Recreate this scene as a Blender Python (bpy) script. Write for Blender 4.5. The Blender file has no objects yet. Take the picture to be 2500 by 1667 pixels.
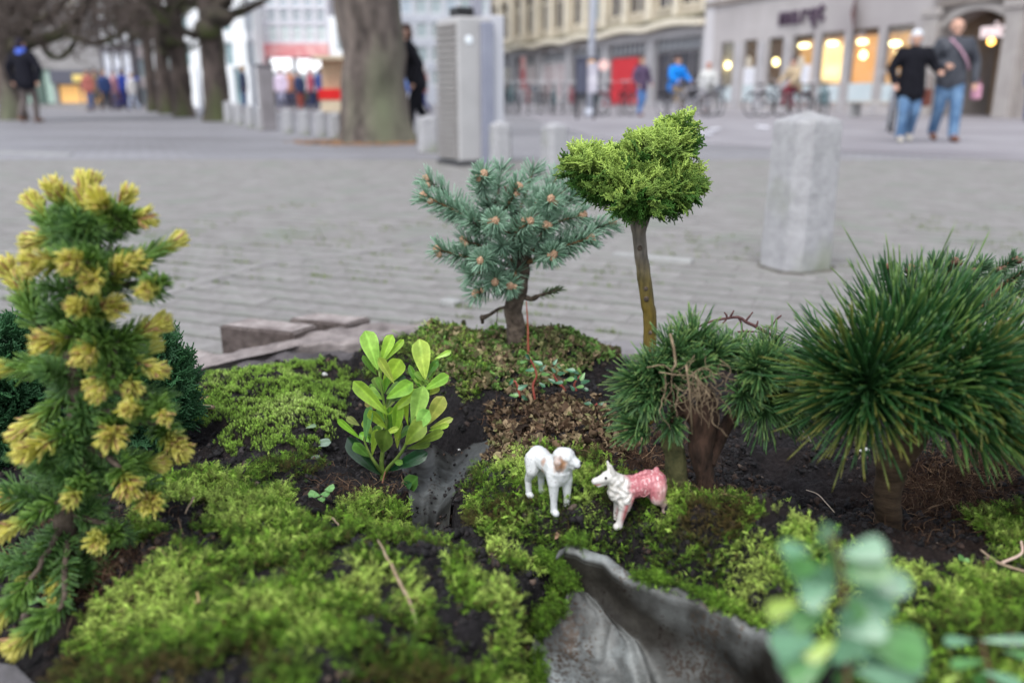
import bpy, bmesh, math, random
import numpy as np
from mathutils import Vector, Matrix, Quaternion, noise

random.seed(7)
RNG = np.random.default_rng(7)
scn = bpy.context.scene
COL = scn.collection
R_ = math.radians

# ------------------------------------------------------------------ camera
CAM_H = 0.70
F_PX = 2083.0                     # focal length in pixels of the 2500 px wide photograph
PITCH = math.atan((833.5 - 228.0) / F_PX)
cam_data = bpy.data.cameras.new('camera')
cam = bpy.data.objects.new('camera', cam_data)
COL.objects.link(cam)
cam.location = (0, 0, CAM_H)
cam.rotation_euler = (math.pi / 2 - PITCH, 0, 0)
cam_data.sensor_width = 36.0
cam_data.lens = 36.0 * F_PX / 2500.0
cam_data.clip_start = 0.02
cam_data.clip_end = 600
cam_data.dof.use_dof = True
cam_data.dof.focus_distance = 1.18
cam_data.dof.aperture_fstop = 2.6
cam_data.dof.aperture_blades = 7
scn.camera = cam

# ------------------------------------------------------------------ light: overcast daylight
SUN_EL, SUN_AZ = 58.0, 205.0      # elevation, compass bearing the light comes from (y = north)
world = bpy.data.worlds.new('World')
scn.world = world
world.use_nodes = True
wn = world.node_tree
wn.nodes.clear()
sky = wn.nodes.new('ShaderNodeTexSky')
sky.sky_type = 'NISHITA'
sky.sun_disc = False
sky.sun_elevation = R_(SUN_EL)
sky.sun_rotation = R_(SUN_AZ)
sky.air_density = 1.0
sky.dust_density = 1.0
sky.ozone_density = 1.0
hs = wn.nodes.new('ShaderNodeHueSaturation')   # cloud cover: nearly grey sky
hs.inputs['Saturation'].default_value = 0.34
bgn = wn.nodes.new('ShaderNodeBackground')
bgn.inputs['Strength'].default_value = 0.15
won = wn.nodes.new('ShaderNodeOutputWorld')
wn.links.new(sky.outputs[0], hs.inputs['Color'])
wn.links.new(hs.outputs[0], bgn.inputs['Color'])
wn.links.new(bgn.outputs[0], won.inputs['Surface'])
sun_d = bpy.data.lights.new('sun', 'SUN')
sun_d.energy = 1.3
sun_d.angle = R_(40)
sun_d.color = (1.0, 0.985, 0.965)
sun = bpy.data.objects.new('sun', sun_d)
COL.objects.link(sun)
_el, _az = R_(SUN_EL), R_(SUN_AZ)
_dir = Vector((math.sin(_az) * math.cos(_el), math.cos(_az) * math.cos(_el), math.sin(_el)))
sun.rotation_euler = _dir.to_track_quat('Z', 'Y').to_euler()
sun.location = (0, 0, 30)
scn.view_settings.view_transform = 'Standard'
scn.view_settings.look = 'None'
scn.view_settings.gamma = 1.0
scn.view_settings.use_curve_mapping = False
scn.view_settings.exposure = 0.95
scn.render.engine = 'CYCLES'
scn.cycles.use_denoising = True
scn.cycles.max_bounces = 6
scn.cycles.diffuse_bounces = 3
scn.cycles.glossy_bounces = 2
scn.cycles.transmission_bounces = 4
scn.cycles.transparent_max_bounces = 6
scn.cycles.sample_clamp_indirect = 4.0

# ------------------------------------------------------------------ pixel <-> place
CP, SP = math.cos(PITCH), math.sin(PITCH)


def ray(u, v):
    a, b = (u - 1250.0) / F_PX, (833.5 - v) / F_PX
    return Vector((a, CP + b * SP, -SP + b * CP))


def at(u, v, d):
    """the point seen at photo pixel (u, v), d metres in front (horizontally)"""
    r = ray(u, v)
    return Vector((0, 0, CAM_H)) + r * (d / r.y)


def on(u, v, z=0.0):
    """the point seen at photo pixel (u, v) on the level z"""
    r = ray(u, v)
    return Vector((0, 0, CAM_H)) + r * ((z - CAM_H) / r.z)


def proj_np(x, y, z):
    zz = z - CAM_H
    dep = y * CP - zz * SP
    up = y * SP + zz * CP
    dep = np.maximum(dep, 1e-3)
    return 1250 + F_PX * x / dep, 833.5 - F_PX * up / dep


# ------------------------------------------------------------------ object helpers
def tag(o, label=None, cat=None, group=None, kind=None):
    if label: o['label'] = label
    if cat: o['category'] = cat
    if group: o['group'] = group
    if kind: o['kind'] = kind
    return o


def empty(name, loc=(0, 0, 0), rz=0.0):
    o = bpy.data.objects.new(name, None)
    o.empty_display_size = 0.05
    o.location = loc
    o.rotation_euler = (0, 0, rz)
    COL.objects.link(o)
    return o


def copy_tree(o, parent=None):
    c = o.copy()
    COL.objects.link(c)
    if parent is not None:
        c.parent = parent
    for ch in [k for k in KIDS.get(o.name, [])]:
        copy_tree(ch, c)
    return c


KIDS = {}


def link_obj(name, me, mat=None, parent=None):
    if mat is not None and len(me.materials) == 0:
        if isinstance(mat, (list, tuple)):
            for m in mat: me.materials.append(m)
        else:
            me.materials.append(mat)
    o = bpy.data.objects.new(name, me)
    COL.objects.link(o)
    if parent is not None:
        o.parent = parent
        KIDS.setdefault(parent.name, []).append(o)
    return o


def np_mesh(name, V, F, mat=None, parent=None, C=None, smooth=True, origin=None):
    """V (n,3), F list of (m,3) / (m,4) index arrays, C optional (n,3) colours"""
    V = np.asarray(V, dtype=np.float32)
    if origin is not None:
        V = V - np.array(origin, dtype=np.float32)
    if not isinstance(F, list): F = [F]
    F = [np.asarray(f, dtype=np.int32) for f in F if len(f)]
    me = bpy.data.meshes.new(name)
    me.vertices.add(len(V))
    me.vertices.foreach_set('co', V.ravel())
    idx = np.concatenate([f.ravel() for f in F])
    tot = np.concatenate([np.full(len(f), f.shape[1], dtype=np.int32) for f in F])
    st = np.concatenate([[0], np.cumsum(tot)[:-1]]).astype(np.int32)
    me.loops.add(len(idx))
    me.loops.foreach_set('vertex_index', idx)
    me.polygons.add(len(tot))
    me.polygons.foreach_set('loop_start', st)
    me.polygons.foreach_set('loop_total', tot)
    me.polygons.foreach_set('use_smooth', np.full(len(tot), bool(smooth)))
    me.update(calc_edges=True)
    if C is not None:
        C = np.asarray(C, dtype=np.float32)
        C4 = np.ones((len(V), 4), dtype=np.float32)
        C4[:, :3] = C
        ca = me.color_attributes.new('Col', 'FLOAT_COLOR', 'POINT')
        ca.data.foreach_set('color', C4.ravel())
    return link_obj(name, me, mat, parent)


class MB:
    """collects shapes, builds ONE mesh object"""

    def __init__(s):
        s.v, s.f, s.c = [], [], []
        s.col = (1, 1, 1)
        s.M = Matrix.Identity(4)

    def add(s, vs, fs):
        b = len(s.v)
        s.v += [tuple(s.M @ Vector(p)) for p in vs]
        s.f += [tuple(b + i for i in f) for f in fs]
        s.c += [s.col] * len(vs)
        return s

    def box(s, x0, y0, z0, x1, y1, z1, bev=0.0):
        if bev > 0:
            b = min(bev, (x1 - x0) / 2.01, (y1 - y0) / 2.01, (z1 - z0) / 2.01)
            vs = []
            for (X, sx) in ((x0, 1), (x1, -1)):
                for (Y, sy) in ((y0, 1), (y1, -1)):
                    for (Z, sz) in ((z0, 1), (z1, -1)):
                        vs += [(X, Y + sy * b, Z + sz * b), (X + sx * b, Y, Z + sz * b), (X + sx * b, Y + sy * b, Z)]
            bm = bmesh.new()
            for p in vs: bm.verts.new(p)
            bmesh.ops.convex_hull(bm, input=bm.verts)
            bmesh.ops.dissolve_limit(bm, angle_limit=0.02, verts=bm.verts, edges=bm.edges)
            bm.verts.index_update()
            s.add([tuple(v.co) for v in bm.verts], [tuple(v.index for v in f.verts) for f in bm.faces])
            bm.free()
            return s
        return s.add([(x0, y0, z0), (x1, y0, z0), (x1, y1, z0), (x0, y1, z0), (x0, y0, z1), (x1, y0, z1), (x1, y1, z1), (x0, y1, z1)],
                     [(0, 3, 2, 1), (4, 5, 6, 7), (0, 1, 5, 4), (1, 2, 6, 5), (2, 3, 7, 6), (3, 0, 4, 7)])

    def tube(s, pts, rad, n=8, cap=True, flat=1.0):
        pts = [Vector(p) for p in pts]
        if not hasattr(rad, '__len__'): rad = [rad] * len(pts)
        vs, fs = [], []
        prev = None
        for i, p in enumerate(pts):
            t = (pts[min(i + 1, len(pts) - 1)] - pts[max(i - 1, 0)])
            if t.length < 1e-9: t = Vector((0, 0, 1))
            t.normalize()
            if prev is None:
                a = t.orthogonal().normalized()
            else:
                a = (prev - t * prev.dot(t))
                a = a.normalized() if a.length > 1e-6 else t.orthogonal().normalized()
            prev = a
            b = t.cross(a)
            for k in range(n):
                w = 2 * math.pi * k / n
                vs.append(p + (a * math.cos(w) + b * math.sin(w) * flat) * rad[i])
        for i in range(len(pts) - 1):
            for k in range(n):
                k2 = (k + 1) % n
                fs.append((i * n + k, i * n + k2, (i + 1) * n + k2, (i + 1) * n + k))
        if cap:
            fs.append(tuple(range(n - 1, -1, -1)))
            o = (len(pts) - 1) * n
            fs.append(tuple(o + k for k in range(n)))
        return s.add(vs, fs)

    def ring(s, c, r, rt, ax='y', n=28, m=6):
        """torus"""
        vs, fs = [], []
        for i in range(n):
            A = 2 * math.pi * i / n
            for k in range(m):
                B = 2 * math.pi * k / m
                rr = r + rt * math.cos(B)
                h = rt * math.sin(B)
                if ax == 'y': vs.append((c[0] + rr * math.cos(A), c[1] + h, c[2] + rr * math.sin(A)))
                elif ax == 'x': vs.append((c[0] + h, c[1] + rr * math.cos(A), c[2] + rr * math.sin(A)))
                else: vs.append((c[0] + rr * math.cos(A), c[1] + rr * math.sin(A), c[2] + h))
                fs.append((i * m + k, ((i + 1) % n) * m + k, ((i + 1) % n) * m + (k + 1) % m, i * m + (k + 1) % m))
        return s.add(vs, fs)

    def ball(s, c, r, n=12, m=8):
        rx, ry, rz = (r, r, r) if not hasattr(r, '__len__') else r
        vs, fs = [(c[0], c[1], c[2] - rz)], []
        for j in range(1, m):
            ph = -math.pi / 2 + math.pi * j / m
            for i in range(n):
                th = 2 * math.pi * i / n
                vs.append((c[0] + rx * math.cos(ph) * math.cos(th), c[1] + ry * math.cos(ph) * math.sin(th), c[2] + rz * math.sin(ph)))
        vs.append((c[0], c[1], c[2] + rz))
        L = len(vs) - 1
        for i in range(n):
            fs.append((0, 1 + (i + 1) % n, 1 + i))
            fs.append((L, 1 + (m - 2) * n + i, 1 + (m - 2) * n + (i + 1) % n))
        for j in range(m - 2):
            for i in range(n):
                a = 1 + j * n
                fs.append((a + i, a + (i + 1) % n, a + n + (i + 1) % n, a + n + i))
        return s.add(vs, fs)

    def prism(s, poly, z0, z1):
        n = len(poly)
        return s.add([(p[0], p[1], z0) for p in poly] + [(p[0], p[1], z1) for p in poly],
                     [tuple(range(n - 1, -1, -1)), tuple(range(n, 2 * n))] + [(i, (i + 1) % n, n + (i + 1) % n, n + i) for i in range(n)])

    def build(s, name, mat=None, parent=None, smooth=False, origin=None, usecol=False):
        me = bpy.data.meshes.new(name)
        vs = s.v if origin is None else [(p[0] - origin[0], p[1] - origin[1], p[2] - origin[2]) for p in s.v]
        me.from_pydata(vs, [], s.f)
        if usecol:
            ca = me.color_attributes.new('Col', 'FLOAT_COLOR', 'POINT')
            ca.data.foreach_set('color', np.array([tuple(c) + (1.0,) for c in s.c], dtype=np.float32).ravel())
        if smooth:
            me.polygons.foreach_set('use_smooth', np.full(len(me.polygons), True))
        me.update()
        return link_obj(name, me, mat, parent)


# ------------------------------------------------------------------ materials
MATS = {}


def mat(name, c1, c2=None, scale=5.0, rough=0.8, bump=0.0, bscale=None, spec=0.28, metal=0.0, detail=5.0, c3=None,
        scale3=None, pos=(0.35, 0.65), use_col=False, colmix='MULTIPLY', sss=0.0, trans=0.0, emit=None, estr=0.0,
        bdist=0.01, rough2=None, alpha=1.0, rnd=0.0, coat=0.0, stretch=None):
    if name in MATS: return MATS[name]
    m = bpy.data.materials.new(name)
    m.use_nodes = True
    nt = m.node_tree
    N, L = nt.nodes, nt.links
    bs = N['Principled BSDF']
    tc = N.new('ShaderNodeTexCoord')
    src = tc.outputs['Object']
    if stretch:
        mp = N.new('ShaderNodeMapping')
        mp.inputs['Scale'].default_value = stretch
        L.new(src, mp.inputs[0])
        src = mp.outputs[0]
    col = None
    if c2 is not None:
        nz = N.new('ShaderNodeTexNoise')
        nz.inputs['Scale'].default_value = scale
        nz.inputs['Detail'].default_value = detail
        nz.inputs['Roughness'].default_value = 0.65
        L.new(src, nz.inputs['Vector'])
        rp = N.new('ShaderNodeValToRGB')
        rp.color_ramp.elements[0].position = pos[0]
        rp.color_ramp.elements[0].color = (*c1, 1)
        rp.color_ramp.elements[1].position = pos[1]
        rp.color_ramp.elements[1].color = (*c2, 1)
        L.new(nz.outputs['Fac'], rp.inputs[0])
        col = rp.outputs[0]
        if c3 is not None:
            n3 = N.new('ShaderNodeTexNoise')
            n3.inputs['Scale'].default_value = scale3 or scale * 0.23
            n3.inputs['Detail'].default_value = 3
            L.new(src, n3.inputs['Vector'])
            r3 = N.new('ShaderNodeMapRange')
            r3.inputs[1].default_value = 0.5
            r3.inputs[2].default_value = 0.68
            L.new(n3.outputs['Fac'], r3.inputs[0])
            mx = N.new('ShaderNodeMixRGB')
            mx.inputs[2].default_value = (*c3, 1)
            L.new(r3.outputs[0], mx.inputs[0])
            L.new(col, mx.inputs[1])
            col = mx.outputs[0]
        if rough2 is not None:
            rr = N.new('ShaderNodeMapRange')
            rr.inputs[1].default_value, rr.inputs[2].default_value = pos
            rr.inputs[3].default_value, rr.inputs[4].default_value = rough, rough2
            L.new(nz.outputs['Fac'], rr.inputs[0])
            L.new(rr.outputs[0], bs.inputs['Roughness'])
    if use_col:
        at_ = N.new('ShaderNodeAttribute')
        at_.attribute_name = 'Col'
        if col is None:
            col = at_.outputs['Color']
        else:
            mx = N.new('ShaderNodeMixRGB')
            mx.blend_type = colmix
            mx.inputs[0].default_value = 1.0
            L.new(col, mx.inputs[1])
            L.new(at_.outputs['Color'], mx.inputs[2])
            col = mx.outputs[0]
    if rnd > 0:
        oi = N.new('ShaderNodeObjectInfo')
        hv = N.new('ShaderNodeHueSaturation')
        mr = N.new('ShaderNodeMapRange')
        mr.inputs[3].default_value = 1 - rnd
        mr.inputs[4].default_value = 1 + rnd
        L.new(oi.outputs['Random'], mr.inputs[0])
        L.new(mr.outputs[0], hv.inputs['Value'])
        if col is None: hv.inputs['Color'].default_value = (*c1, 1)
        else: L.new(col, hv.inputs['Color'])
        col = hv.outputs[0]
    if col is None:
        bs.inputs['Base Color'].default_value = (*c1, 1)
    else:
        L.new(col, bs.inputs['Base Color'])
    if rough2 is None: bs.inputs['Roughness'].default_value = rough
    bs.inputs['Metallic'].default_value = metal
    bs.inputs['Specular IOR Level'].default_value = spec
    if coat: bs.inputs['Coat Weight'].default_value = coat
    if trans: bs.inputs['Transmission Weight'].default_value = trans
    if sss:
        # thin leaf: part of the light goes through
        tr = N.new('ShaderNodeBsdfTranslucent')
        ms = N.new('ShaderNodeMixShader')
        ms.inputs[0].default_value = sss
        if col is None: tr.inputs[0].default_value = (*c1, 1)
        else: L.new(col, tr.inputs[0])
        L.new(bs.outputs[0], ms.inputs[1])
        L.new(tr.outputs[0], ms.inputs[2])
        L.new(ms.outputs[0], N['Material Output'].inputs[0])
    if emit is not None:
        bs.inputs['Emission Color'].default_value = (*emit, 1)
        bs.inputs['Emission Strength'].default_value = estr
    if alpha < 1: bs.inputs['Alpha'].default_value = alpha
    if bump > 0:
        nb = N.new('ShaderNodeTexNoise')
        nb.inputs['Scale'].default_value = bscale or scale * 3
        nb.inputs['Detail'].default_value = 6
        nb.inputs['Roughness'].default_value = 0.7
        L.new(src, nb.inputs['Vector'])
        bp = N.new('ShaderNodeBump')
        bp.inputs['Strength'].default_value = bump
        bp.inputs['Distance'].default_value = bdist
        L.new(nb.outputs['Fac'], bp.inputs['Height'])
        L.new(bp.outputs[0], bs.inputs['Normal'])
    MATS[name] = m
    return m


def vnoise(P, scale, seed=0):
    """cheap smooth value noise on (n,2|3) arrays, 0..1"""
    P = np.asarray(P, dtype=np.float64) * scale + seed * 17.31
    if P.shape[1] == 2: P = np.concatenate([P, np.zeros((len(P), 1))], 1)
    I = np.floor(P).astype(np.int64)
    Fr = P - I
    Fr = Fr * Fr * (3 - 2 * Fr)

    def h(ix, iy, iz):
        n = (ix * 374761393 + iy * 668265263 + iz * 2147483647 + seed * 1274126177) & 0xffffffff
        n = ((n ^ (n >> 13)) * 1274126177) & 0xffffffff
        return ((n ^ (n >> 16)) & 0xffff) / 65535.0
    r = 0
    for dx in (0, 1):
        for dy in (0, 1):
            for dz in (0, 1):
                w = (Fr[:, 0] if dx else 1 - Fr[:, 0]) * (Fr[:, 1] if dy else 1 - Fr[:, 1]) * (Fr[:, 2] if dz else 1 - Fr[:, 2])
                r = r + w * h(I[:, 0] + dx, I[:, 1] + dy, I[:, 2] + dz)
    return r


def fbm(P, scale, oct=4, seed=0, gain=0.5):
    r, a, t = 0, 1.0, 0
    for k in range(oct):
        r = r + a * vnoise(P, scale * 2 ** k, seed + k)
        t += a
        a *= gain
    return r / t


def in_poly(U, Vv, poly):
    inside = np.zeros(len(U), dtype=bool)
    n = len(poly)
    for i in range(n):
        x1, y1 = poly[i]
        x2, y2 = poly[(i + 1) % n]
        c = ((y1 > Vv) != (y2 > Vv)) & (U < (x2 - x1) * (Vv - y1) / ((y2 - y1) + 1e-12) + x1)
        inside ^= c
    return inside
# ================================================================== THE GARDEN GROUND
# control points: photo pixel and height above the street; the soil surface runs through them
CTRL = [
    (-200, 1800, .24), (150, 1700, .2), (600, 1750, .27), (1000, 1750, .265), (1250, 1800, .23),
    (600, 1500, .262), (1000, 1500, .255), (1250, 1500, .235), (350, 1450, .235), (700, 1300, .24), (950, 1330, .232),
    (1150, 1400, .23), (1280, 1400, .21), (420, 1250, .22), (150, 1450, .19), (40, 1620, .16), (-200, 1400, .18), (230, 1330, .19),
    # valley of dark soil behind the front moss
    (500, 1150, .175), (750, 1150, .17), (930, 1190, .19), (400, 1180, .18), (850, 1210, .195),
    # mossy cushion
    (470, 1010, .175), (600, 970, .2), (700, 985, .205), (800, 1020, .19), (640, 1060, .19), (830, 1090, .16), (500, 1090, .165),
    (560, 925, .185), (700, 925, .19),
    (430, 930, .13), (300, 1000, .14), (100, 1000, .14), (-100, 1050, .15), (0, 900, .10), (760, 900, .15), (850, 960, .13),
    # pit behind box sapling, trickle
    (1060, 1090, .125), (1100, 1150, .13), (1050, 1230, .14), (1030, 1320, .155), (1200, 1080, .17), (980, 1060, .13),
    # back mound under the blue spruce
    (960, 830, .235), (1100, 826, .245), (1260, 822, .258), (1400, 830, .245), (1490, 858, .205), (900, 850, .20),
    (1000, 905, .21), (1150, 905, .225), (1300, 905, .23), (1430, 915, .20), (1080, 980, .2), (1250, 985, .21), (1350, 1000, .215),
    (1540, 900, .15), (1600, 960, .15),
    # litter slope and dog knoll
    (1300, 1060, .21), (1450, 1060, .205), (1550, 1080, .2), (1200, 1170, .205), (1330, 1180, .22), (1480, 1180, .225),
    (1250, 1280, .215), (1400, 1280, .23), (1550, 1270, .225), (1150, 1290, .185), (1620, 1180, .2),
    # right: dark soil, bank
    (1750, 1230, .19), (1900, 1250, .19), (1750, 1050, .16), (1950, 1100, .165), (2150, 1150, .175), (2350, 1120, .2), (2600, 1150, .2),
    (1900, 950, .14), (2300, 950, .15), (2700, 950, .15), (2190, 1290, .19), (2450, 1300, .2),
    (1650, 1350, .225), (1850, 1400, .235), (2050, 1450, .245), (2300, 1450, .24), (2550, 1450, .24),
    (1500, 1370, .224), (1700, 1440, .222), (1850, 1520, .228), (1980, 1650, .235), (2200, 1650, .25), (2500, 1700, .26),
    (2800, 1500, .26), (2000, 1850, .24), (2500, 1900, .27),
    # under the lead basin
    (1400, 1480, .15), (1550, 1560, .12), (1700, 1640, .12), (1400, 1640, .14), (1600, 1800, .12), (1350, 1800, .15),
]
_cp = np.array([tuple(on(*c)) for c in CTRL])
# extra plain-height anchors (x, y, z) outside the view
_cp = np.vstack([_cp, [(-1.6, 1.2, .12), (-1.7, 2.0, .08), (1.9, 1.9, .12), (1.9, 1.2, .2), (-.5, .3, .22), (.5, .3, .25), (0, .15, .22),
                       (-1.2, .5, .18), (1.3, .5, .24), (0.3, 2.2, .1), (1.2, 2.2, .1), (-1, .9, .17),
                       (-.25, 1.72, .15), (0, 1.72, .165), (.2, 1.72, .15), (.12, 1.9, .09), (-.2, 1.9, .09), (-.42, 1.72, .11), (.4, 1.8, .10), (.6, 1.7, .12)]])


def _tps(r2):
    return 0.5 * r2 * np.log(r2 + 1e-12)


def _fit(P, Z, lam=2e-4):
    n = len(P)
    d2 = ((P[:, None, :] - P[None, :, :]) ** 2).sum(-1)
    K = _tps(d2) + lam * np.eye(n)
    A = np.zeros((n + 3, n + 3))
    A[:n, :n] = K
    A[:n, n] = 1
    A[:n, n + 1:] = P
    A[n:, :n] = A[:n, n:].T
    return np.linalg.solve(A, np.concatenate([Z, np.zeros(3)]))


_W = _fit(_cp[:, :2], _cp[:, 2])

# edge of the planted bed on the street side (x, y), left to right
RIM = [(-3.0, 1.5), (-1.45, 1.56), (-.80, 1.72), (-.55, 1.84), (-.36, 1.95), (-.24, 2.02), (-.1, 2.04), (.25, 2.02), (.7, 2.0), (1.3, 2.0), (3.0, 2.0)]


def rim_y(x):
    return np.interp(x, [p[0] for p in RIM], [p[1] for p in RIM])


def base_h(x, y):
    x, y = np.atleast_1d(np.asarray(x, dtype=float)), np.atleast_1d(np.asarray(y, dtype=float))
    out = np.empty(len(x))
    for s in range(0, len(x), 20000):
        P = np.stack([x[s:s + 20000], y[s:s + 20000]], 1)
        d2 = ((P[:, None, :] - _cp[None, :, :2]) ** 2).sum(-1)
        out[s:s + 20000] = _tps(d2) @ _W[:len(_cp)] + _W[len(_cp)] + P @ _W[len(_cp) + 1:]
    e = rim_y(x) - y                      # distance inside the bed
    k = np.clip(e / 0.10, 0, 1)
    k = k * k * (3 - 2 * k)
    return out * k + (1 - k) * (0.02 - 0.12 * np.clip(-e / .08, 0, 1))


# --- lead sheet: left edge, right edge (photo pixel, height) from near the viewer upstream
LEAD_A = [((1330, 1900), (2040, 1900), .135, .215), ((1318, 1740), (1960, 1740), .145, .216), ((1305, 1640), (1925, 1632), .158, .217), ((1300, 1570), (1860, 1556), .165, .218),
          ((1330, 1510), (1770, 1508), .172, .220), ((1380, 1462), (1680, 1460), .186, .221), ((1378, 1425), (1570, 1418), .194, .222), ((1350, 1390), (1460, 1374), .202, .223),
          ((1322, 1362), (1375, 1348), .208, .223)]
LEAD_B = [((1005, 1345), (1100, 1340), .160, .168), ((1005, 1315), (1098, 1308), .153, .163), ((1005, 1270), (1098, 1262), .145, .16), ((1000, 1215), (1110, 1205), .142, .16),
          ((988, 1160), (1150, 1150), .142, .165), ((975, 1110), (1200, 1100), .14, .165), ((975, 1070), (1190, 1068), .135, .165)]


def lead_surface(rows, nt, ns, sag, crumple, seed, under=0.0, deep=.035):
    L = [on(a[0], a[1], zl) for a, b, zl, zr in rows]
    Rr = [on(b[0], b[1], zr) for a, b, zl, zr in rows]

    def spl(pts, t):
        n = len(pts) - 1
        x = t * n
        i = min(int(x), n - 1)
        f = x - i
        p0, p1, p2, p3 = pts[max(i - 1, 0)], pts[i], pts[i + 1], pts[min(i + 2, n)]
        return 0.5 * ((2 * p1) + (p2 - p0) * f + (2 * p0 - 5 * p1 + 4 * p2 - p3) * f * f + (3 * p1 - p0 - 3 * p2 + p3) * f ** 3)
    G = np.zeros((ns + 1, nt + 1, 3))
    for i in range(ns + 1):
        a, b = spl(L, i / ns), spl(Rr, i / ns)
        for j in range(nt + 1):
            t = j / nt
            p = a.lerp(b, t)
            G[i, j] = p
    T = np.linspace(0, 1, nt + 1)[None, :]
    wid = np.linalg.norm(G[:, -1] - G[:, 0], axis=1)[:, None]
    prof = sag(T, np.linspace(0, 1, ns + 1)[:, None])
    G[:, :, 2] += prof * np.minimum(deep + wid * .9, .27)
    if under > 0:            # hollow below the lip: the wall leans out under it
        out = G[:, -1] - G[:, 0]
        out[:, 2] = 0
        out /= np.linalg.norm(out, axis=1)[:, None] + 1e-9
        G += out[:, None, :] * (under * np.exp(-((T - .86) / .09) ** 2) * np.clip(wid / .2, 0, 1))[:, :, None]
    P2 = G.reshape(-1, 3)
    n1 = (fbm(P2[:, :2] * [1, .6], 14, 3, seed) - .5).reshape(G.shape[:2])
    n2 = np.abs(fbm(P2[:, :2], 30, 3, seed + 5) - .5).reshape(G.shape[:2])
    G[:, :, 2] += crumple * (n1 * 1.6 - n2 * 1.2)
    return G


def sagA(T, S):
    # gentle left bank, floor with a ridge, then the overhanging right lip
    lip = np.clip((T - .8) / .2, 0, 1)
    return -.30 * np.sin(np.clip(T, 0, 1) ** 1.8 * math.pi) ** .7 + .05 * np.exp(-((T - .42) / .07) ** 2) + .04 * np.exp(-((T - .6) / .05) ** 2)


def sagB(T, S):
    return -.13 * np.sin(T * math.pi) - .05 * np.exp(-((T - .62) / .1) ** 2) + .05 * np.exp(-((T - .4) / .08) ** 2)


GA = lead_surface(LEAD_A, 90, 150, sagA, .016, 3, .046, .060)
GB = lead_surface(LEAD_B, 40, 90, sagB, .012, 9)


def add_lip(G, w, seed):
    """extend the sheet past its right edge: it rolls over the bank as a torn lip"""
    e = G[:, -1]
    inn = G[:, -2]
    es = e.copy()
    for _ in range(60): es[1:-1] = (es[:-2] + es[1:-1] * 2 + es[2:]) / 4
    t = np.gradient(es, axis=0)
    t /= np.linalg.norm(t, axis=1)[:, None] + 1e-9
    out = np.stack([t[:, 1], -t[:, 0], np.zeros(len(t))], 1)
    s = np.sign((out * (e - G[:, 0])).sum(1))[:, None]
    out *= s
    cols = []
    ww = w * (.55 + 1.0 * fbm(es[:, :2], 28, 3, seed))
    for k in range(1, 9):
        f = k / 8
        p = e + out * (ww[:, None] * f * .75)
        p[:, 2] += ww * (.22 * math.sin(f * 3.0)) + (fbm(p[:, :2], 40, 2, seed + 2) - .5) * .006 * f
        cols.append(p)
    return np.concatenate([G] + [c[:, None] for c in cols], axis=1)


GA = add_lip(GA, .021, 5)


def lead_poly(G):
    return [tuple(p[:2]) for p in G[:, 0]] + [tuple(p[:2]) for p in G[::-1, -1]]


_PA, _PB = lead_poly(GA)[::3], lead_poly(GB)[::3]


def dent_under(G, x, y, z, poly, pad=.0075, dp=.019):
    Q = G[::3, ::3].reshape(-1, 3)
    m = (x > Q[:, 0].min() - .02) & (x < Q[:, 0].max() + .02) & (y > Q[:, 1].min() - .02) & (y < Q[:, 1].max() + .02)
    idx = np.nonzero(m)[0]
    if len(idx) == 0: return z
    ins = in_poly(x, y, poly)
    for s in range(0, len(idx), 4000):
        ii = idx[s:s + 4000]
        d = (x[ii, None] - Q[None, :, 0]) ** 2 + (y[ii, None] - Q[None, :, 1]) ** 2
        k_ = np.argmin(d, 1)
        zz = np.minimum(Q[k_, 2], np.where(d < .02 ** 2, Q[None, :, 2], 9).min(1))
        dm = np.sqrt(d[np.arange(len(ii)), k_])
        near = ins[ii] | (dm < pad)
        z[ii] = np.where(near, np.minimum(z[ii], zz - dp), np.where(dm < pad + .009, np.minimum(z[ii], zz - dp + (dm - pad) * 2.2), z[ii]))
    return z


def rough_h(x, y):
    P = np.stack([x, y], 1)
    a = (fbm(P, 9, 3, 1) - .5) * .026 + np.clip(fbm(P, 22, 3, 8) - .5, 0, 1) * .05
    c = np.abs(fbm(P, 34, 4, 2) - .5)
    b = -c * .042 + .006
    d = (fbm(P, 130, 2, 4) - .5) * .009
    fade = np.clip((rim_y(x) - y) / .12, 0.15, 1)
    return (a + b + d) * fade


def ground_h(x, y):
    x, y = np.atleast_1d(np.asarray(x, dtype=float)), np.atleast_1d(np.asarray(y, dtype=float))
    z = base_h(x, y) + rough_h(x, y)
    z = dent_under(GA, x, y, z, _PA)
    z = dent_under(GB, x, y, z, _PB, .0, .006)
    return z


def gz(x, y): return float(ground_h([x], [y])[0])


def on_ground(u, v):
    """the point of the soil surface seen at a photo pixel (marching the view ray)"""
    r = ray(u, v)
    ts = np.linspace(.3, 2.6, 700)
    X = r.x * ts
    Y = r.y * ts
    Z = CAM_H + r.z * ts
    H = base_h(X, Y)
    k = np.nonzero(Z <= H)[0]
    i = k[0] if len(k) else len(ts) - 1
    return Vector((X[i], Y[i], float(ground_h([X[i]], [Y[i]])[0])))


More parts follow.
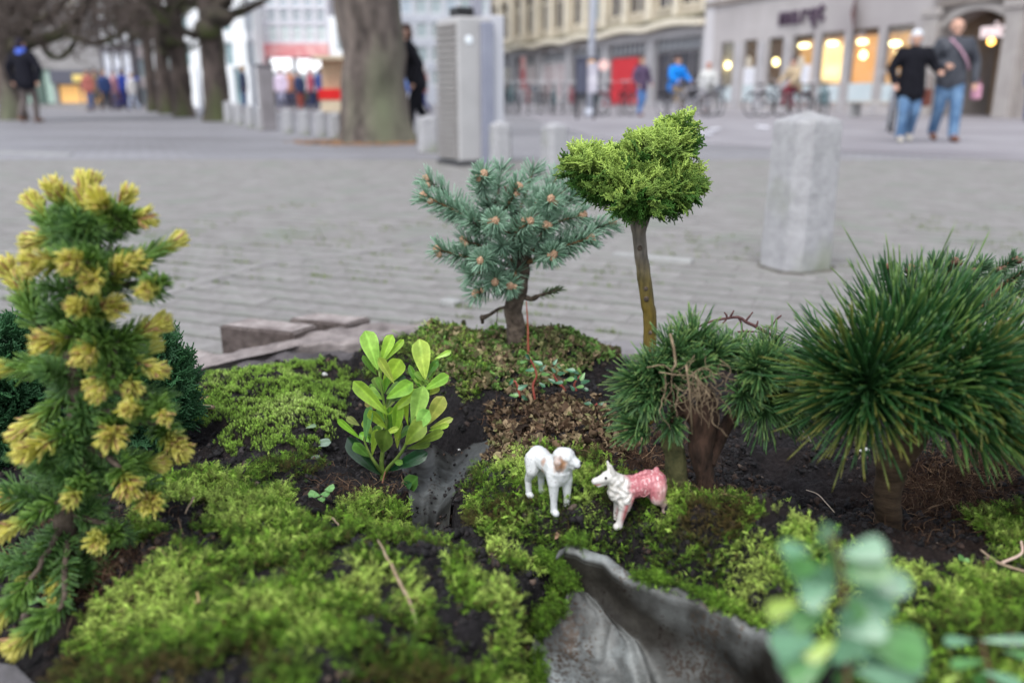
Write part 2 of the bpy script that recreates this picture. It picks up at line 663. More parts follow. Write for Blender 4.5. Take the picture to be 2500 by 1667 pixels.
def build_soil():
    # finer where the camera sees it close
    xs = np.concatenate([np.arange(-2.2, -1.0, .012), np.arange(-1.0, 1.25, .0042), np.arange(1.25, 2.2, .012)])
    ys = np.concatenate([np.arange(.12, .4, .010), np.arange(.4, 1.35, .0042), np.arange(1.35, 2.32, .0065)])
    X, Y = np.meshgrid(xs, ys)
    x, y = X.ravel(), Y.ravel()
    z = ground_h(x, y)
    n, m = len(ys), len(xs)
    # colour: black peat, browner near the rim and under the pines
    P = np.stack([x, y], 1)
    nb = fbm(P, 6, 4, 11)
    u, v = proj_np(x, y, z)
    brown = np.clip((nb - .55) * 5, 0, 1) * .3
    brown = np.maximum(brown, np.exp(-(((u - 2350) / 220) ** 2 + ((v - 1230) / 110) ** 2)) * 1.0)
    brown = np.maximum(brown, np.exp(-(((u - 1560) / 150) ** 2 + ((v - 1150) / 90) ** 2)) * 1.0)
    brown = np.maximum(brown, np.exp(-(((u - 230) / 160) ** 2 + ((v - 1420) / 120) ** 2)) * .9)
    C = np.array([.0165, .015, .0165])[None] * (1 - brown[:, None]) + np.array([.042, .023, .014])[None] * brown[:, None]
    C *= (0.7 + .7 * fbm(P, 60, 2, 21))[:, None]
    i = np.arange(n * m).reshape(n, m)
    F = np.stack([i[:-1, :-1].ravel(), i[:-1, 1:].ravel(), i[1:, 1:].ravel(), i[1:, :-1].ravel()], 1)
    ms = mat('peat_soil', (.7, .7, .7), (1.5, 1.45, 1.4), scale=160, rough=.95, rough2=.55, bump=.9, bscale=420, bdist=.005, use_col=True, spec=.16)
    o = np_mesh('soil', np.stack([x, y, z], 1), F, ms, C=C)
    tag(o, kind='structure')
    return o


build_soil()


def lead_mat(nm='sheet_lead', k_=1.0):
    m = bpy.data.materials.new(nm)
    m.use_nodes = True
    N, L = m.node_tree.nodes, m.node_tree.links
    bs = N['Principled BSDF']
    tc = N.new('ShaderNodeTexCoord')
    a = N.new('ShaderNodeTexNoise'); a.inputs['Scale'].default_value = 7; a.inputs['Detail'].default_value = 8; a.inputs['Roughness'].default_value = .7
    L.new(tc.outputs['Object'], a.inputs[0])
    r = N.new('ShaderNodeValToRGB')
    e = r.color_ramp.elements
    e[0].position = .36; e[0].color = (.035, .034, .03, 1)
    e[1].position = .66; e[1].color = (.30, .325, .32, 1)
    k = e.new(.5); k.color = (.12, .125, .12, 1)
    L.new(a.outputs[0], r.inputs[0])
    # soil specks and brown film
    s = N.new('ShaderNodeTexNoise'); s.inputs['Scale'].default_value = 240; s.inputs['Detail'].default_value = 3
    L.new(tc.outputs['Object'], s.inputs[0])
    g = N.new('ShaderNodeTexNoise'); g.inputs['Scale'].default_value = 11; g.inputs['Detail'].default_value = 5
    mpp = N.new('ShaderNodeMapping'); mpp.inputs['Location'].default_value = (3, 7, 1); mpp.inputs['Scale'].default_value = (2.2, .7, 1)
    L.new(tc.outputs['Object'], mpp.inputs[0]); L.new(mpp.outputs[0], g.inputs[0])
    ad = N.new('ShaderNodeMath'); ad.operation = 'ADD'
    L.new(s.outputs[0], ad.inputs[0]); L.new(g.outputs[0], ad.inputs[1])
    mr = N.new('ShaderNodeMapRange'); mr.inputs[1].default_value = 1.1; mr.inputs[2].default_value = 1.24
    L.new(ad.outputs[0], mr.inputs[0])
    mx = N.new('ShaderNodeMixRGB'); mx.inputs[2].default_value = (.055, .038, .026, 1)
    L.new(mr.outputs[0], mx.inputs[0]); L.new(r.outputs[0], mx.inputs[1])
    hk = N.new('ShaderNodeHueSaturation'); hk.inputs['Value'].default_value = k_
    mc = N.new('ShaderNodeAttribute'); mc.attribute_name = 'Col'
    mm = N.new('ShaderNodeMixRGB'); mm.blend_type = 'MULTIPLY'; mm.inputs[0].default_value = 1
    L.new(mx.outputs[0], mm.inputs[1]); L.new(mc.outputs['Color'], mm.inputs[2]); L.new(mm.outputs[0], hk.inputs['Color']); L.new(hk.outputs[0], bs.inputs['Base Color'])
    bs.inputs['Roughness'].default_value = .5
    bs.inputs['Metallic'].default_value = .25
    rr = N.new('ShaderNodeMapRange'); rr.inputs[3].default_value = .38; rr.inputs[4].default_value = .75
    L.new(a.outputs[0], rr.inputs[0]); L.new(rr.outputs[0], bs.inputs['Roughness'])
    b = N.new('ShaderNodeBump'); b.inputs['Strength'].default_value = .5; b.inputs['Distance'].default_value = .003
    b2 = N.new('ShaderNodeTexNoise'); b2.inputs['Scale'].default_value = 60; b2.inputs['Detail'].default_value = 6
    L.new(tc.outputs['Object'], b2.inputs[0]); L.new(b2.outputs[0], b.inputs['Height'])
    L.new(b.outputs[0], bs.inputs['Normal'])
    return m


def build_lead(G, name, label, mt=None):
    ns, nt = G.shape[0], G.shape[1]
    # turn the right edge up and outward into a ragged folded lip
    e = [G]
    V = G.reshape(-1, 3).copy()
    nz_ = fbm(V[:, :2], 18, 4, 77)
    if mt is None:       # shade under the lip and upstream painted in, mixed with muddy patches
        Tt = np.tile(np.linspace(0, 1.09, nt), ns); Ss = np.repeat(np.linspace(0, 1, ns), nt)
        mud_shade = np.clip(np.exp(-((Tt - .80) / .20) ** 2) * 1.0 + np.clip((Ss - .55) * 1.6, 0, .7) + (nz_ - .5) * 2.2, 0, 1) * (Tt < 1.0)
    else:
        mud_shade = np.clip(.35 + (nz_ - .5) * 3, 0, 1)
    MC = (np.array([1, 1, 1.])[None] * (1 - mud_shade[:, None]) + np.array([.16, .135, .11])[None] * mud_shade[:, None])
    up = V.copy()
    i = np.arange(ns * nt).reshape(ns, nt)
    F = np.stack([i[:-1, :-1].ravel(), i[:-1, 1:].ravel(), i[1:, 1:].ravel(), i[1:, :-1].ravel()], 1)
    # thickness 2.5 mm: second skin below plus edge strips
    th = .0025
    V2 = V.copy()
    V2[:, 2] -= th
    n = len(V)
    F2 = F[:, ::-1] + n
    S = []
    for edge in (i[0, :], i[:, -1], i[-1, ::-1], i[::-1, 0]):
        S.append(np.stack([edge[:-1], edge[:-1] + n, edge[1:] + n, edge[1:]], 1))
    o = np_mesh(name, np.vstack([V, V2]), [np.vstack([F, F2] + S)], mt or LEADM, None, np.vstack([MC, MC]))
    tag(o, label, 'lead sheet')
    return o


LEADM = lead_mat('sheet_lead', 1.25)
LEADD = lead_mat('dirty_lead', .7)


build_lead(GA, 'lead_basin', 'wide crumpled grey lead trough with a torn lip in front of the pink dog')
build_lead(GB, 'lead_channel', 'narrow grey lead channel between the box sapling and the white dog', LEADD)
# ================================================================== STREET
def bb_mat():
    """big square: worn lavender-grey paving in soft bands"""
    m = bpy.data.materials.new('square_paving')
    m.use_nodes = True
    N, L = m.node_tree.nodes, m.node_tree.links
    bs = N['Principled BSDF']
    tc = N.new('ShaderNodeTexCoord')
    mp = N.new('ShaderNodeMapping'); mp.inputs['Rotation'].default_value = (0, 0, R_(-20)); mp.inputs['Scale'].default_value = (.35, 1, 1)
    L.new(tc.outputs['Object'], mp.inputs[0])
    a = N.new('ShaderNodeTexNoise'); a.inputs['Scale'].default_value = .55; a.inputs['Detail'].default_value = 9; a.inputs['Roughness'].default_value = .62
    L.new(mp.outputs[0], a.inputs[0])
    r = N.new('ShaderNodeValToRGB')
    e = r.color_ramp.elements
    e[0].position = .34; e[0].color = (.18, .173, .182, 1)
    e[1].position = .66; e[1].color = (.305, .298, .318, 1)
    k = e.new(.5); k.color = (.245, .238, .255, 1)
    L.new(a.outputs[0], r.inputs[0])
    br = N.new('ShaderNodeTexBrick')
    br.inputs['Scale'].default_value = 1.0
    br.inputs['Brick Width'].default_value = .21; br.inputs['Row Height'].default_value = .105; br.inputs['Mortar Size'].default_value = .008
    br.inputs['Color1'].default_value = (1, 1, 1, 1); br.inputs['Color2'].default_value = (.86, .84, .86, 1); br.inputs['Mortar'].default_value = (.5, .52, .45, 1)
    mp2 = N.new('ShaderNodeMapping'); mp2.inputs['Rotation'].default_value = (0, 0, R_(22))
    L.new(tc.outputs['Object'], mp2.inputs[0]); L.new(mp2.outputs[0], br.inputs[0])
    mx = N.new('ShaderNodeMixRGB'); mx.blend_type = 'MULTIPLY'; mx.inputs[0].default_value = 1
    L.new(r.outputs[0], mx.inputs[1]); L.new(br.outputs[0], mx.inputs[2])
    L.new(mx.outputs[0], bs.inputs['Base Color'])
    bs.inputs['Roughness'].default_value = .62
    return m


g = MB()
g.add([(-260, -20, -.05), (260, -20, -.05), (260, 300, -.05), (-260, 300, -.05)], [(0, 1, 2, 3)])
tag(g.build('ground', mat('sub_ground', (.1, .1, .1))), kind='structure')
g = MB()
g.add([(-260, 9.55, 0), (260, 9.55, 0), (260, 300, 0), (-260, 300, 0), (-260, 9.55, -.04), (260, 9.55, -.04)], [(0, 1, 2, 3), (4, 5, 1, 0)])
tag(g.build('square_surface', bb_mat()), kind='structure')

# --- brick paving next to the bed: the bricks nearest to the camera singly, the rest joined
BR_ANG = R_(22.0)                 # direction of the courses (turned from the x axis, far end left)
bd = Vector((math.cos(BR_ANG), -math.sin(BR_ANG), 0))     # along a course, to the right and nearer
bn = Vector((math.sin(BR_ANG), math.cos(BR_ANG), 0))      # across the courses, away from the camera
brick_mat = mat('paving_brick', (.19, .18, .172), (.272, .260, .252), scale=18, rough=.8, bump=.4, bscale=70, bdist=.004, rnd=.07, c3=(.2, .21, .185), scale3=3)
joint_mat = mat('joint_moss', (.014, .015, .012), (.075, .13, .03), scale=1.6, rough=1, bump=.5, bscale=50, pos=(.42, .56))
BW, BL = .125, .21
paving = empty('paving', (0, 0, 0))
tag(paving, kind='structure')
jb = MB()
jb.add([(-9, 1.0, -.014), (9, 1.0, -.014), (9, 9.6, -.014), (-9, 9.6, -.014)], [(0, 1, 2, 3)])
jb.build('joint', joint_mat, paving)
bm_proto = []
for k in range(4):
    q = MB()
    j = .0028 + .0010 * random.random()
    q.box(-BL / 2 + j * .0, -BW / 2 + j * 3.8, -.06, BL / 2 - j * .0, BW / 2 - j * 3.8, 0, .0025)
    bo = q.build('brick', brick_mat, paving)
    bm_proto.append(bo.data)
    KIDS['paving'].remove(bo)
    bpy.data.objects.remove(bo)
cand = []
for r in range(-40, 130):
    for c in range(-70, 60):
        p = bn * (r * BW) + bd * (c * BL + (r % 2) * BL / 2 + .02 * math.sin(r * 7.1))
        if p.y < 1.4 or p.y > 9.6: continue
        if p.y < float(rim_y(p.x)) + .06: continue
        dep = p.y * CP + CAM_H * SP
        uu = 1250 + F_PX * p.x / dep
        vv = 833.5 - F_PX * (p.y * SP - CAM_H * CP) / dep
        if uu < -1500 or uu > 4000: continue
        hid = uu < -100 or uu > 2600 or (uu > 880 and vv > 850) or (uu > 1900 and vv > 760) or (uu < 420 and vv > 960)
        cand.append((p.y, p.copy(), hid))
cand.sort(key=lambda t: t[0])
n_single = 0
stv, stf, stc = [], [], []
for y_, p, hid in cand:
    tilt = (random.uniform(-.012, .012), random.uniform(-.006, .006))
    z = random.uniform(-.0015, .0015)
    rz = -BR_ANG + random.uniform(-.02, .02)
    if n_single < 290 and not hid:
        o = bpy.data.objects.new('brick', random.choice(bm_proto))
        o.location = (p.x, p.y, z)
        o.rotation_euler = (tilt[0], tilt[1], rz)
        o.parent = paving
        COL.objects.link(o)
        n_single += 1
    else:
        me = random.choice(bm_proto)
        M = Matrix.Translation((p.x, p.y, z)) @ Matrix.Rotation(rz, 4, 'Z') @ Matrix.Rotation(tilt[1], 4, 'Y')
        b = len(stv)
        stv += [tuple(M @ v.co) for v in me.vertices]
        stf += [tuple(b + i for i in f.vertices) for f in me.polygons]
me = bpy.data.meshes.new('brick_field')
me.from_pydata(stv, [], stf)
bf_mat = mat('paving_brick_far', (.19, .18, .172), (.272, .260, .252), scale=6, rough=.8, c3=(.2, .21, .185), scale3=3)
tag(link_obj('brick_field', me, bf_mat, paving), kind='stuff')

# pale band of flat stones crossing the courses
band_mat = mat('band_stone', (.20, .19, .185), (.27, .26, .25), scale=9, rough=.8, bump=.3, rnd=.1)
band = empty('stone_band', (0, 0, 0))
tag(band, 'pale curved band of flat kerb stones crossing the brick courses', 'kerb')
bp = [on(u, v, 0) for u, v in ((330, 735), (470, 695), (620, 650), (760, 628), (860, 618), (960, 600), (1080, 572))]
for i in range(len(bp) - 1):
    a, b = bp[i], bp[i + 1]
    n = max(1, int((b - a).length / .5))
    for k in range(n):
        p, q = a.lerp(b, k / n), a.lerp(b, (k + 1) / n)
        d = q - p
        s = MB()
        L_ = d.length
        s.box(-L_ / 2 + .004, -.035, -.05, L_ / 2 - .004, .035, .0045, .003)
        o = s.build('kerb_stone', band_mat, band)
        o.location = (p + q) / 2
        o.rotation_euler = (0, 0, math.atan2(d.y, d.x))

# grass tufts in joints (stuff) – short blades
gv, gf, gc = [], [], []
for _ in range(2600):
    r = random.randint(14, 50)
    s_ = random.uniform(-3.5, 3.5)
    p = bn * (r * BW + BW / 2) + bd * s_
    if p.y < rim_y(p.x) + .1 or p.y > 6: continue
    if vnoise([[p.x, p.y]], 2.1, 3)[0] < .55: continue
    for b in range(7):
        q = p + bd * random.gauss(0, .02) + bn * random.gauss(0, .006)
        h = random.uniform(.004, .018)
        a = random.uniform(0, 6.28)
        w = .003
        k = len(gv)
        gv += [(q.x - w * math.cos(a), q.y - w * math.sin(a), -.004), (q.x + w * math.cos(a), q.y + w * math.sin(a), -.004), (q.x + random.gauss(0, .006), q.y + random.gauss(0, .006), h)]
        gf.append((k, k + 1, k + 2))
        gc.append(1)
me = bpy.data.meshes.new('joint_grass')
me.from_pydata(gv, [], gf)
tag(link_obj('joint_grass', me, mat('joint_grass_green', (.10, .16, .04), (.18, .22, .07), scale=20, rough=.9)), kind='stuff')

# --- rim of the bed: broken mortar slab and loose bricks
stone_m = mat('rim_stone', (.17, .145, .14), (.36, .315, .30), scale=16, rough=.85, bump=1.0, bscale=55, bdist=.006, c3=(.085, .07, .065), scale3=7, detail=8)
brick2_m = mat('rim_brick', (.23, .195, .185), (.40, .355, .34), scale=30, rough=.85, bump=.9, bscale=120, bdist=.003, c3=(.15, .12, .115), scale3=9)


def slab(name, top, zlow, mt, label, cat, res=26, nz=.006, seed=1, bev=.012):
    """irregular stone slab: top outline as points, skirt down to zlow"""
    c = sum(top, Vector()) / len(top)
    ring = []
    n = len(top)
    for i in range(n):
        a, b = top[i], top[(i + 1) % n]
        m = max(2, int((b - a).length / .02))
        for k in range(m):
            ring.append(a.lerp(b, k / m))
    V, F = [], []
    rings = [0.0, .25, .5, .75, .9, .97, 1.0]
    for s in rings:
        for p in ring:
            q = c.lerp(p, s)
            V.append(Vector((q.x, q.y, q.z - (bev * .35 if s == 1.0 else 0) + nz * (noise.fractal(Vector((q.x, q.y, seed)) * 16, 1, 2, 4)))))
    m = len(ring)
    for p in ring:
        q = c.lerp(p, 1.012)
        V.append(Vector((q.x + nz * .6 * noise.noise(q * 30), q.y, p.z - bev)))
    for p in ring:
        q = c.lerp(p, 1.0)
        V.append(Vector((q.x + nz * noise.noise(q * 22), q.y + nz * noise.noise(q * 25 + Vector((5, 0, 0))), zlow)))
    for k in range(len(rings) + 1):
        for i in range(m):
            j = (i + 1) % m
            F.append((k * m + i, k * m + j, (k + 1) * m + j, (k + 1) * m + i))
    me = bpy.data.meshes.new(name)
    me.from_pydata([tuple(v - c) for v in V], [], [f[::-1] for f in F])
    me.polygons.foreach_set('use_smooth', np.full(len(me.polygons), True))
    me.update()
    bm = bmesh.new(); bm.from_mesh(me); bmesh.ops.remove_doubles(bm, verts=bm.verts, dist=1e-5); bmesh.ops.recalc_face_normals(bm, faces=bm.faces); bm.to_mesh(me); bm.free()
    o = link_obj(name, me, mt)
    o.location = c
    if label: tag(o, label, cat)
    return o


slab('rim_slab', [on(395, 925, .095), on(560, 880, .10), on(700, 845, .11), on(905, 835, .12), on(1050, 815, .13), on(1080, 795, .13), on(960, 786, .12), on(850, 796, .12), on(720, 824, .11), on(560, 862, .10), on(425, 885, .095)],
     -.02, stone_m, 'long cracked pinkish stone slab along the edge of the bed behind the box sapling', 'stone slab', nz=.010)
slab('rim_footing', [on(380, 1000, .085), on(560, 945, .09), on(740, 905, .10), on(900, 900, .11), on(900, 850, .11), on(700, 862, .10), on(560, 895, .095), on(380, 935, .09)],
     -.02, mat('dirty_mortar', (.045, .04, .042), (.13, .115, .118), scale=14, rough=.9, bump=1.0, bscale=60, bdist=.005), 'dark grey soil-stained mortar ledge below the cracked pinkish slab', 'mortar ledge', nz=.012, seed=4)


SOIL_SHADE = mat('soiled_shaded_brick_side', (.065, .05, .045), (.15, .12, .11), scale=26, rough=.9, bump=.9, bscale=120, bdist=.003)  # soil brown, darkened further to paint in the shade on upright faces


def rim_brick(corners, z0, z1, label, seed):
    """corners: 4 ground pixels of the top face (at height z1)"""
    P = [on(u, v, z1) for u, v in corners]
    c = sum(P, Vector()) / 4
    bm = bmesh.new()
    vs = [bm.verts.new(p - c) for p in P] + [bm.verts.new((p.x - c.x, p.y - c.y, z0 - c.z)) for p in P]
    bm.faces.new(vs[:4]); bm.faces.new(vs[4:][::-1])
    for i in range(4):
        j = (i + 1) % 4
        bm.faces.new((vs[j], vs[i], vs[4 + i], vs[4 + j]))
    bmesh.ops.recalc_face_normals(bm, faces=bm.faces)
    bmesh.ops.bevel(bm, geom=bm.edges[:], offset=.005, segments=2, affect='EDGES')
    bmesh.ops.subdivide_edges(bm, edges=[e for e in bm.edges if e.calc_length() > .02], cuts=5, use_grid_fill=True)
    for v in bm.verts:
        v.co += Vector((noise.noise(v.co * 40 + Vector((seed, 0, 0))), noise.noise(v.co * 40 + Vector((0, seed, 0))), noise.noise(v.co * 40 + Vector((0, 0, seed))))) * .0025
    me = bpy.data.meshes.new('rim_brick')
    bm.to_mesh(me); bm.free()
    o = link_obj('rim_brick', me, [brick2_m, SOIL_SHADE])
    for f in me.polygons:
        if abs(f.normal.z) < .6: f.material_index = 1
    o.location = c
    tag(o, label, 'brick', group='loose bricks on the rim of the bed')
    return o


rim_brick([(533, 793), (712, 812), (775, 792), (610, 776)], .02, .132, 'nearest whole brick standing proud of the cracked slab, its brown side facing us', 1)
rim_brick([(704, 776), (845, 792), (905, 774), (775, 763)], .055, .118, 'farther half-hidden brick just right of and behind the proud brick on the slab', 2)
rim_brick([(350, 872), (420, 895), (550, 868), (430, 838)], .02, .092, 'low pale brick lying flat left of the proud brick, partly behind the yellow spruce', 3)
# corner stone low left
slab('corner_stone', [on(-120, 1760, .20), on(130, 1760, .20), on(112, 1690, .20), on(40, 1622, .20), on(-120, 1590, .20)], .05, mat('corner_stone_grey', (.10, .095, .1), (.18, .17, .18), scale=20, rough=.8, bump=.6), 'smooth dark grey stone corner at the lower left edge below the yellow spruce', 'stone', nz=.004, seed=8)
# straight kerb behind the pines
kb = empty('garden_kerb', (0, 0, 0))
tag(kb, 'straight grey kerb closing the bed behind the lollipop cypress and the pines', 'kerb')
x = .16
while x < 2.6:
    L_ = .62
    s = MB()
    s.box(-L_ / 2 + .004, -.05, -.05, L_ / 2 - .004, .05, .098, .01)
    o = s.build('kerb_stone', mat('kerb_grey', (.17, .16, .165), (.27, .255, .26), scale=14, rough=.85, bump=.5), kb)
    o.location = (x + L_ / 2, 2.04, 0)
    x += L_
# white paint dashes / pale tiles on the street
for (u0, v0, u1, v1, w, lb) in ((-20, 372, 175, 378, .10, 'long pale stripe on the paving far left, beyond the yellow spruce'), (1500, 622, 1690, 640, .05, 'short pale tile strip on the bricks right of the lollipop cypress trunk'),
                                (1085, 735, 1120, 742, .05, 'small white tile in the bricks behind the blue spruce')):
    a, b = on(u0, v0, .006), on(u1, v1, .006)
    d = (b - a)
    s = MB()
    s.box(-d.length / 2, -w / 2, -.01, d.length / 2, w / 2, .011, .002)
    o = s.build('pale_stripe', mat('pale_stripe', (.28, .28, .275), (.36, .36, .35), scale=9, rough=.8))
    o.location = (a + b) / 2
    o.rotation_euler = (0, 0, math.atan2(d.y, d.x))
    tag(o, lb, 'paving stripe')
# ================================================================== FOLIAGE TOOLS
def unit(v):
    return v / (np.linalg.norm(v, axis=-1, keepdims=True) + 1e-12)


def needle_arrays(B, D, L, R, bend, C0, C1, C2, prof=((0, .75), (.4, 1.0), (.85, .8)), n=3):
    """many tapered needles: base, direction, length, radius, bend (added * t^2), colours base / middle / tip"""
    N = len(B)
    D = unit(D)
    A = unit(np.cross(D, RNG.normal(size=(N, 3))))
    Bn = np.cross(D, A)
    ts = [p[0] for p in prof]
    V, C = [], []
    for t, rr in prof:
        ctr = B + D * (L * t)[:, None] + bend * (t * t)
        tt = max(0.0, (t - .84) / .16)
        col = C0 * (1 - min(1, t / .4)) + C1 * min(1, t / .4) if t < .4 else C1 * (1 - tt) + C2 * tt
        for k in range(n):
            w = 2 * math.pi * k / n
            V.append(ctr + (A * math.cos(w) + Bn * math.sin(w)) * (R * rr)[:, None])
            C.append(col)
    V.append(B + D * L[:, None] + bend)
    C.append(C2)
    per = len(prof) * n + 1
    V = np.stack(V, 1).reshape(-1, 3)
    C = np.stack(C, 1).reshape(-1, 3)
    f = []
    for i in range(len(prof) - 1):
        for k in range(n):
            k2 = (k + 1) % n
            f += [(i * n + k, i * n + k2, (i + 1) * n + k2), (i * n + k, (i + 1) * n + k2, (i + 1) * n + k)]
    o = (len(prof) - 1) * n
    for k in range(n):
        f.append((o + k, o + (k + 1) % n, per - 1))
    f = np.array(f)
    F = (f[None] + (np.arange(N) * per)[:, None, None]).reshape(-1, 3)
    return V, F, C


class Acc:
    def __init__(s): s.V, s.F, s.C, s.n = [], [], [], 0

    def add(s, V, F, C):
        s.V.append(V); s.F.append(F + s.n); s.C.append(C); s.n += len(V)

    def build(s, name, mt, parent=None, origin=None, smooth=True):
        return np_mesh(name, np.concatenate(s.V), [np.concatenate(s.F)], mt, parent, np.concatenate(s.C), smooth, origin)


def shoot(parent, tip, inner, nl, n, R, cols, ang=(70, 35), droop=.0, mt=None, name='shoot', origin=None, curve=.1, twig=None, jitter=.15, tipfrac=0.0, cover=1.0, lenvar=.2):
    """one conifer shoot: twig from inner to tip carrying needles; returns its object"""
    tip, inner = np.array(tip, dtype=float), np.array(inner, dtype=float)
    ax = tip - inner
    Ln = np.linalg.norm(ax)
    ax /= Ln
    s = 1 - (1 - RNG.random(n)) * cover
    s = np.where(RNG.random(n) < tipfrac, 1 - RNG.random(n) * .06, s)
    A = unit(np.cross(ax, [.3, .2, 1.0]))
    Bv = np.cross(ax, A)
    ph = RNG.random(n) * 2 * math.pi
    rad = A[None] * np.cos(ph)[:, None] + Bv[None] * np.sin(ph)[:, None]
    th = np.radians(ang[0] + (ang[1] - ang[0]) * s + RNG.normal(size=n) * 8)
    D = ax[None] * np.cos(th)[:, None] + rad * np.sin(th)[:, None] + RNG.normal(size=(n, 3)) * jitter * .4
    B = inner[None] + ax[None] * (s * Ln)[:, None]
    L = nl * (1 - lenvar / 2 + lenvar * RNG.random(n))
    bend = ax[None] * (L * curve)[:, None] + np.array([0, 0, -1.0])[None] * (L * droop)[:, None]
    c0, c1, c2 = cols(s, n)
    V, F, C = needle_arrays(B, D, L, np.full(n, R) * (.85 + .3 * RNG.random(n)), bend, c0, c1, c2)
    acc = Acc()
    acc.add(V, F, C)
    o = acc.build(name, mt, parent, origin)
    return o


def bark_mat(name, c1, c2, scale=60, **k):
    return mat(name, c1, c2, scale=scale, rough=.9, bump=k.pop('bump', 1.0), bscale=scale * 2.2, bdist=.004, detail=8, **k)


def crooked(pts, k=6, amp=.002, seed=0):
    """smooth a polyline and make it slightly irregular"""
    P = [Vector(p) for p in pts]
    out = []
    n = len(P) - 1
    for i in range(n):
        p0, p1, p2, p3 = P[max(i - 1, 0)], P[i], P[i + 1], P[min(i + 2, n)]
        for j in range(k):
            f = j / k
            q = 0.5 * ((2 * p1) + (p2 - p0) * f + (2 * p0 - 5 * p1 + 4 * p2 - p3) * f * f + (3 * p1 - p0 - 3 * p2 + p3) * f ** 3)
            out.append(q + Vector((noise.noise(q * 60 + Vector((seed, 0, 0))), noise.noise(q * 60 + Vector((0, seed, 0))), 0)) * amp)
    out.append(P[-1])
    return out


def interp(vals, n):
    return list(np.interp(np.linspace(0, 1, n), np.linspace(0, 1, len(vals)), vals))


NEEDLE = mat('conifer_needle', (1, 1, 1), rough=.36, spec=.5, use_col=True, sss=.12)
NEEDLE_W = mat('glaucous_needle', (1, 1, 1), rough=.6, spec=.3, use_col=True, sss=.1)
SCALE_M = mat('cypress_scale', (1, 1, 1), rough=.5, spec=.35, use_col=True, sss=.18)

# ------------------------------------------------------------------ (a) blue spruce
base = on_ground(1262, 836)
D0 = base.y
bs_root = empty('blue_spruce', base)
tag(bs_root, 'small blue-green spruce with round tan buds on the mound in the middle', 'dwarf spruce')
bark1 = bark_mat('spruce_bark', (.045, .032, .024), (.17, .13, .10), 70)
tw_m = mat('tan_twig', (.16, .085, .04), (.30, .18, .09), scale=150, rough=.8, bump=.6)
bud_m = mat('tan_bud', (.36, .20, .12), (.56, .38, .26), scale=300, rough=.75, bump=.5, bscale=700, bdist=.002)


def P_(u, v, dd=0.0, d0=None): return at(u, v, (D0 if d0 is None else d0) + dd)


tk = [base + Vector((0, 0, -.03)), P_(1258, 800), P_(1252, 750), P_(1268, 700), P_(1276, 650), P_(1280, 600), P_(1268, 555), P_(1250, 500), P_(1235, 455)]
tp = crooked(tk, 6, .003, 2)
q = MB()
q.tube(tp, interp([.021, .0175, .0165, .0165, .013, .011, .009, .007, .004], len(tp)), 14)
q.build('trunk', bark1, bs_root, True, base)


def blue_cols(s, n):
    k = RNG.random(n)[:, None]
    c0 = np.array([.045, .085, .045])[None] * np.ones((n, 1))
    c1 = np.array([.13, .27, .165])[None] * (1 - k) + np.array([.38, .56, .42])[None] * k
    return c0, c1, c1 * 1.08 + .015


BS = [  # tip u, v, depth; direction of the shoot in px (du, dv) and towards us; length px; needles; buds
    (1181, 428, -.06, 6, -42, -.045, 80, 190, 3), (1262, 460, -.04, 25, -55, -.03, 95, 150, 3), (1040, 480, -.02, -105, -55, -.02, 120, 170, 2), (1045, 440, .05, -90, -70, .01, 120, 130, 2),
    (1210, 540, -.09, 2, -22, -.06, 70, 180, 2), (1291, 543, -.07, 35, -40, -.045, 80, 130, 2), (1344, 488, -.07, 12, -35, -.055, 80, 180, 2), (1331, 553, -.06, 18, -50, -.045, 80, 130, 2),
    (1436, 582, -.05, 95, -40, -.03, 110, 170, 2), (1490, 546, 0, 110, -40, .0, 125, 170, 1), (1420, 462, .04, 80, -70, .01, 115, 150, 1), (1349, 620, -.07, 25, -12, -.05, 75, 170, 3),
    (1176, 636, -.08, -25, -10, -.06, 80, 190, 1), (1073, 610, -.03, -95, -35, -.03, 110, 160, 2), (1136, 588, .0, -60, -25, -.02, 80, 120, 2), (1210, 686, -.06, -8, 10, -.045, 60, 120, 1),
    (1244, 698, -.05, 5, -12, -.045, 62, 120, 2), (1166, 714, -.03, -45, 12, -.03, 70, 110, 2), (1222, 415, .06, 8, -80, .02, 110, 120, 0), (1302, 415, .07, 30, -90, .02, 115, 120, 0),
    (1360, 432, .06, 50, -80, .02, 110, 120, 0), (1390, 452, .03, 60, -70, .0, 105, 120, 0), (1150, 672, -.02, -50, 8, -.02, 70, 110, 0), (1418, 526, -.01, 75, -25, -.01, 90, 110, 1),
    (1277, 590, -.04, 12, -25, -.04, 70, 110, 0), (1105, 515, .0, -70, -30, -.02, 90, 120, 0), (1225, 600, -.05, -15, -20, -.04, 70, 130, 0), (1150, 540, -.02, -40, -35, -.03, 80, 120, 0),
    (1385, 600, -.02, 60, -15, -.02, 85, 120, 0), (1270, 640, .03, 10, -10, .04, 70, 100, 0), (1190, 500, .0, -10, -60, -.02, 80, 100, 0), (1315, 480, .02, 25, -60, .0, 90, 100, 0),
]
pxm = D0 * 1.04 / F_PX
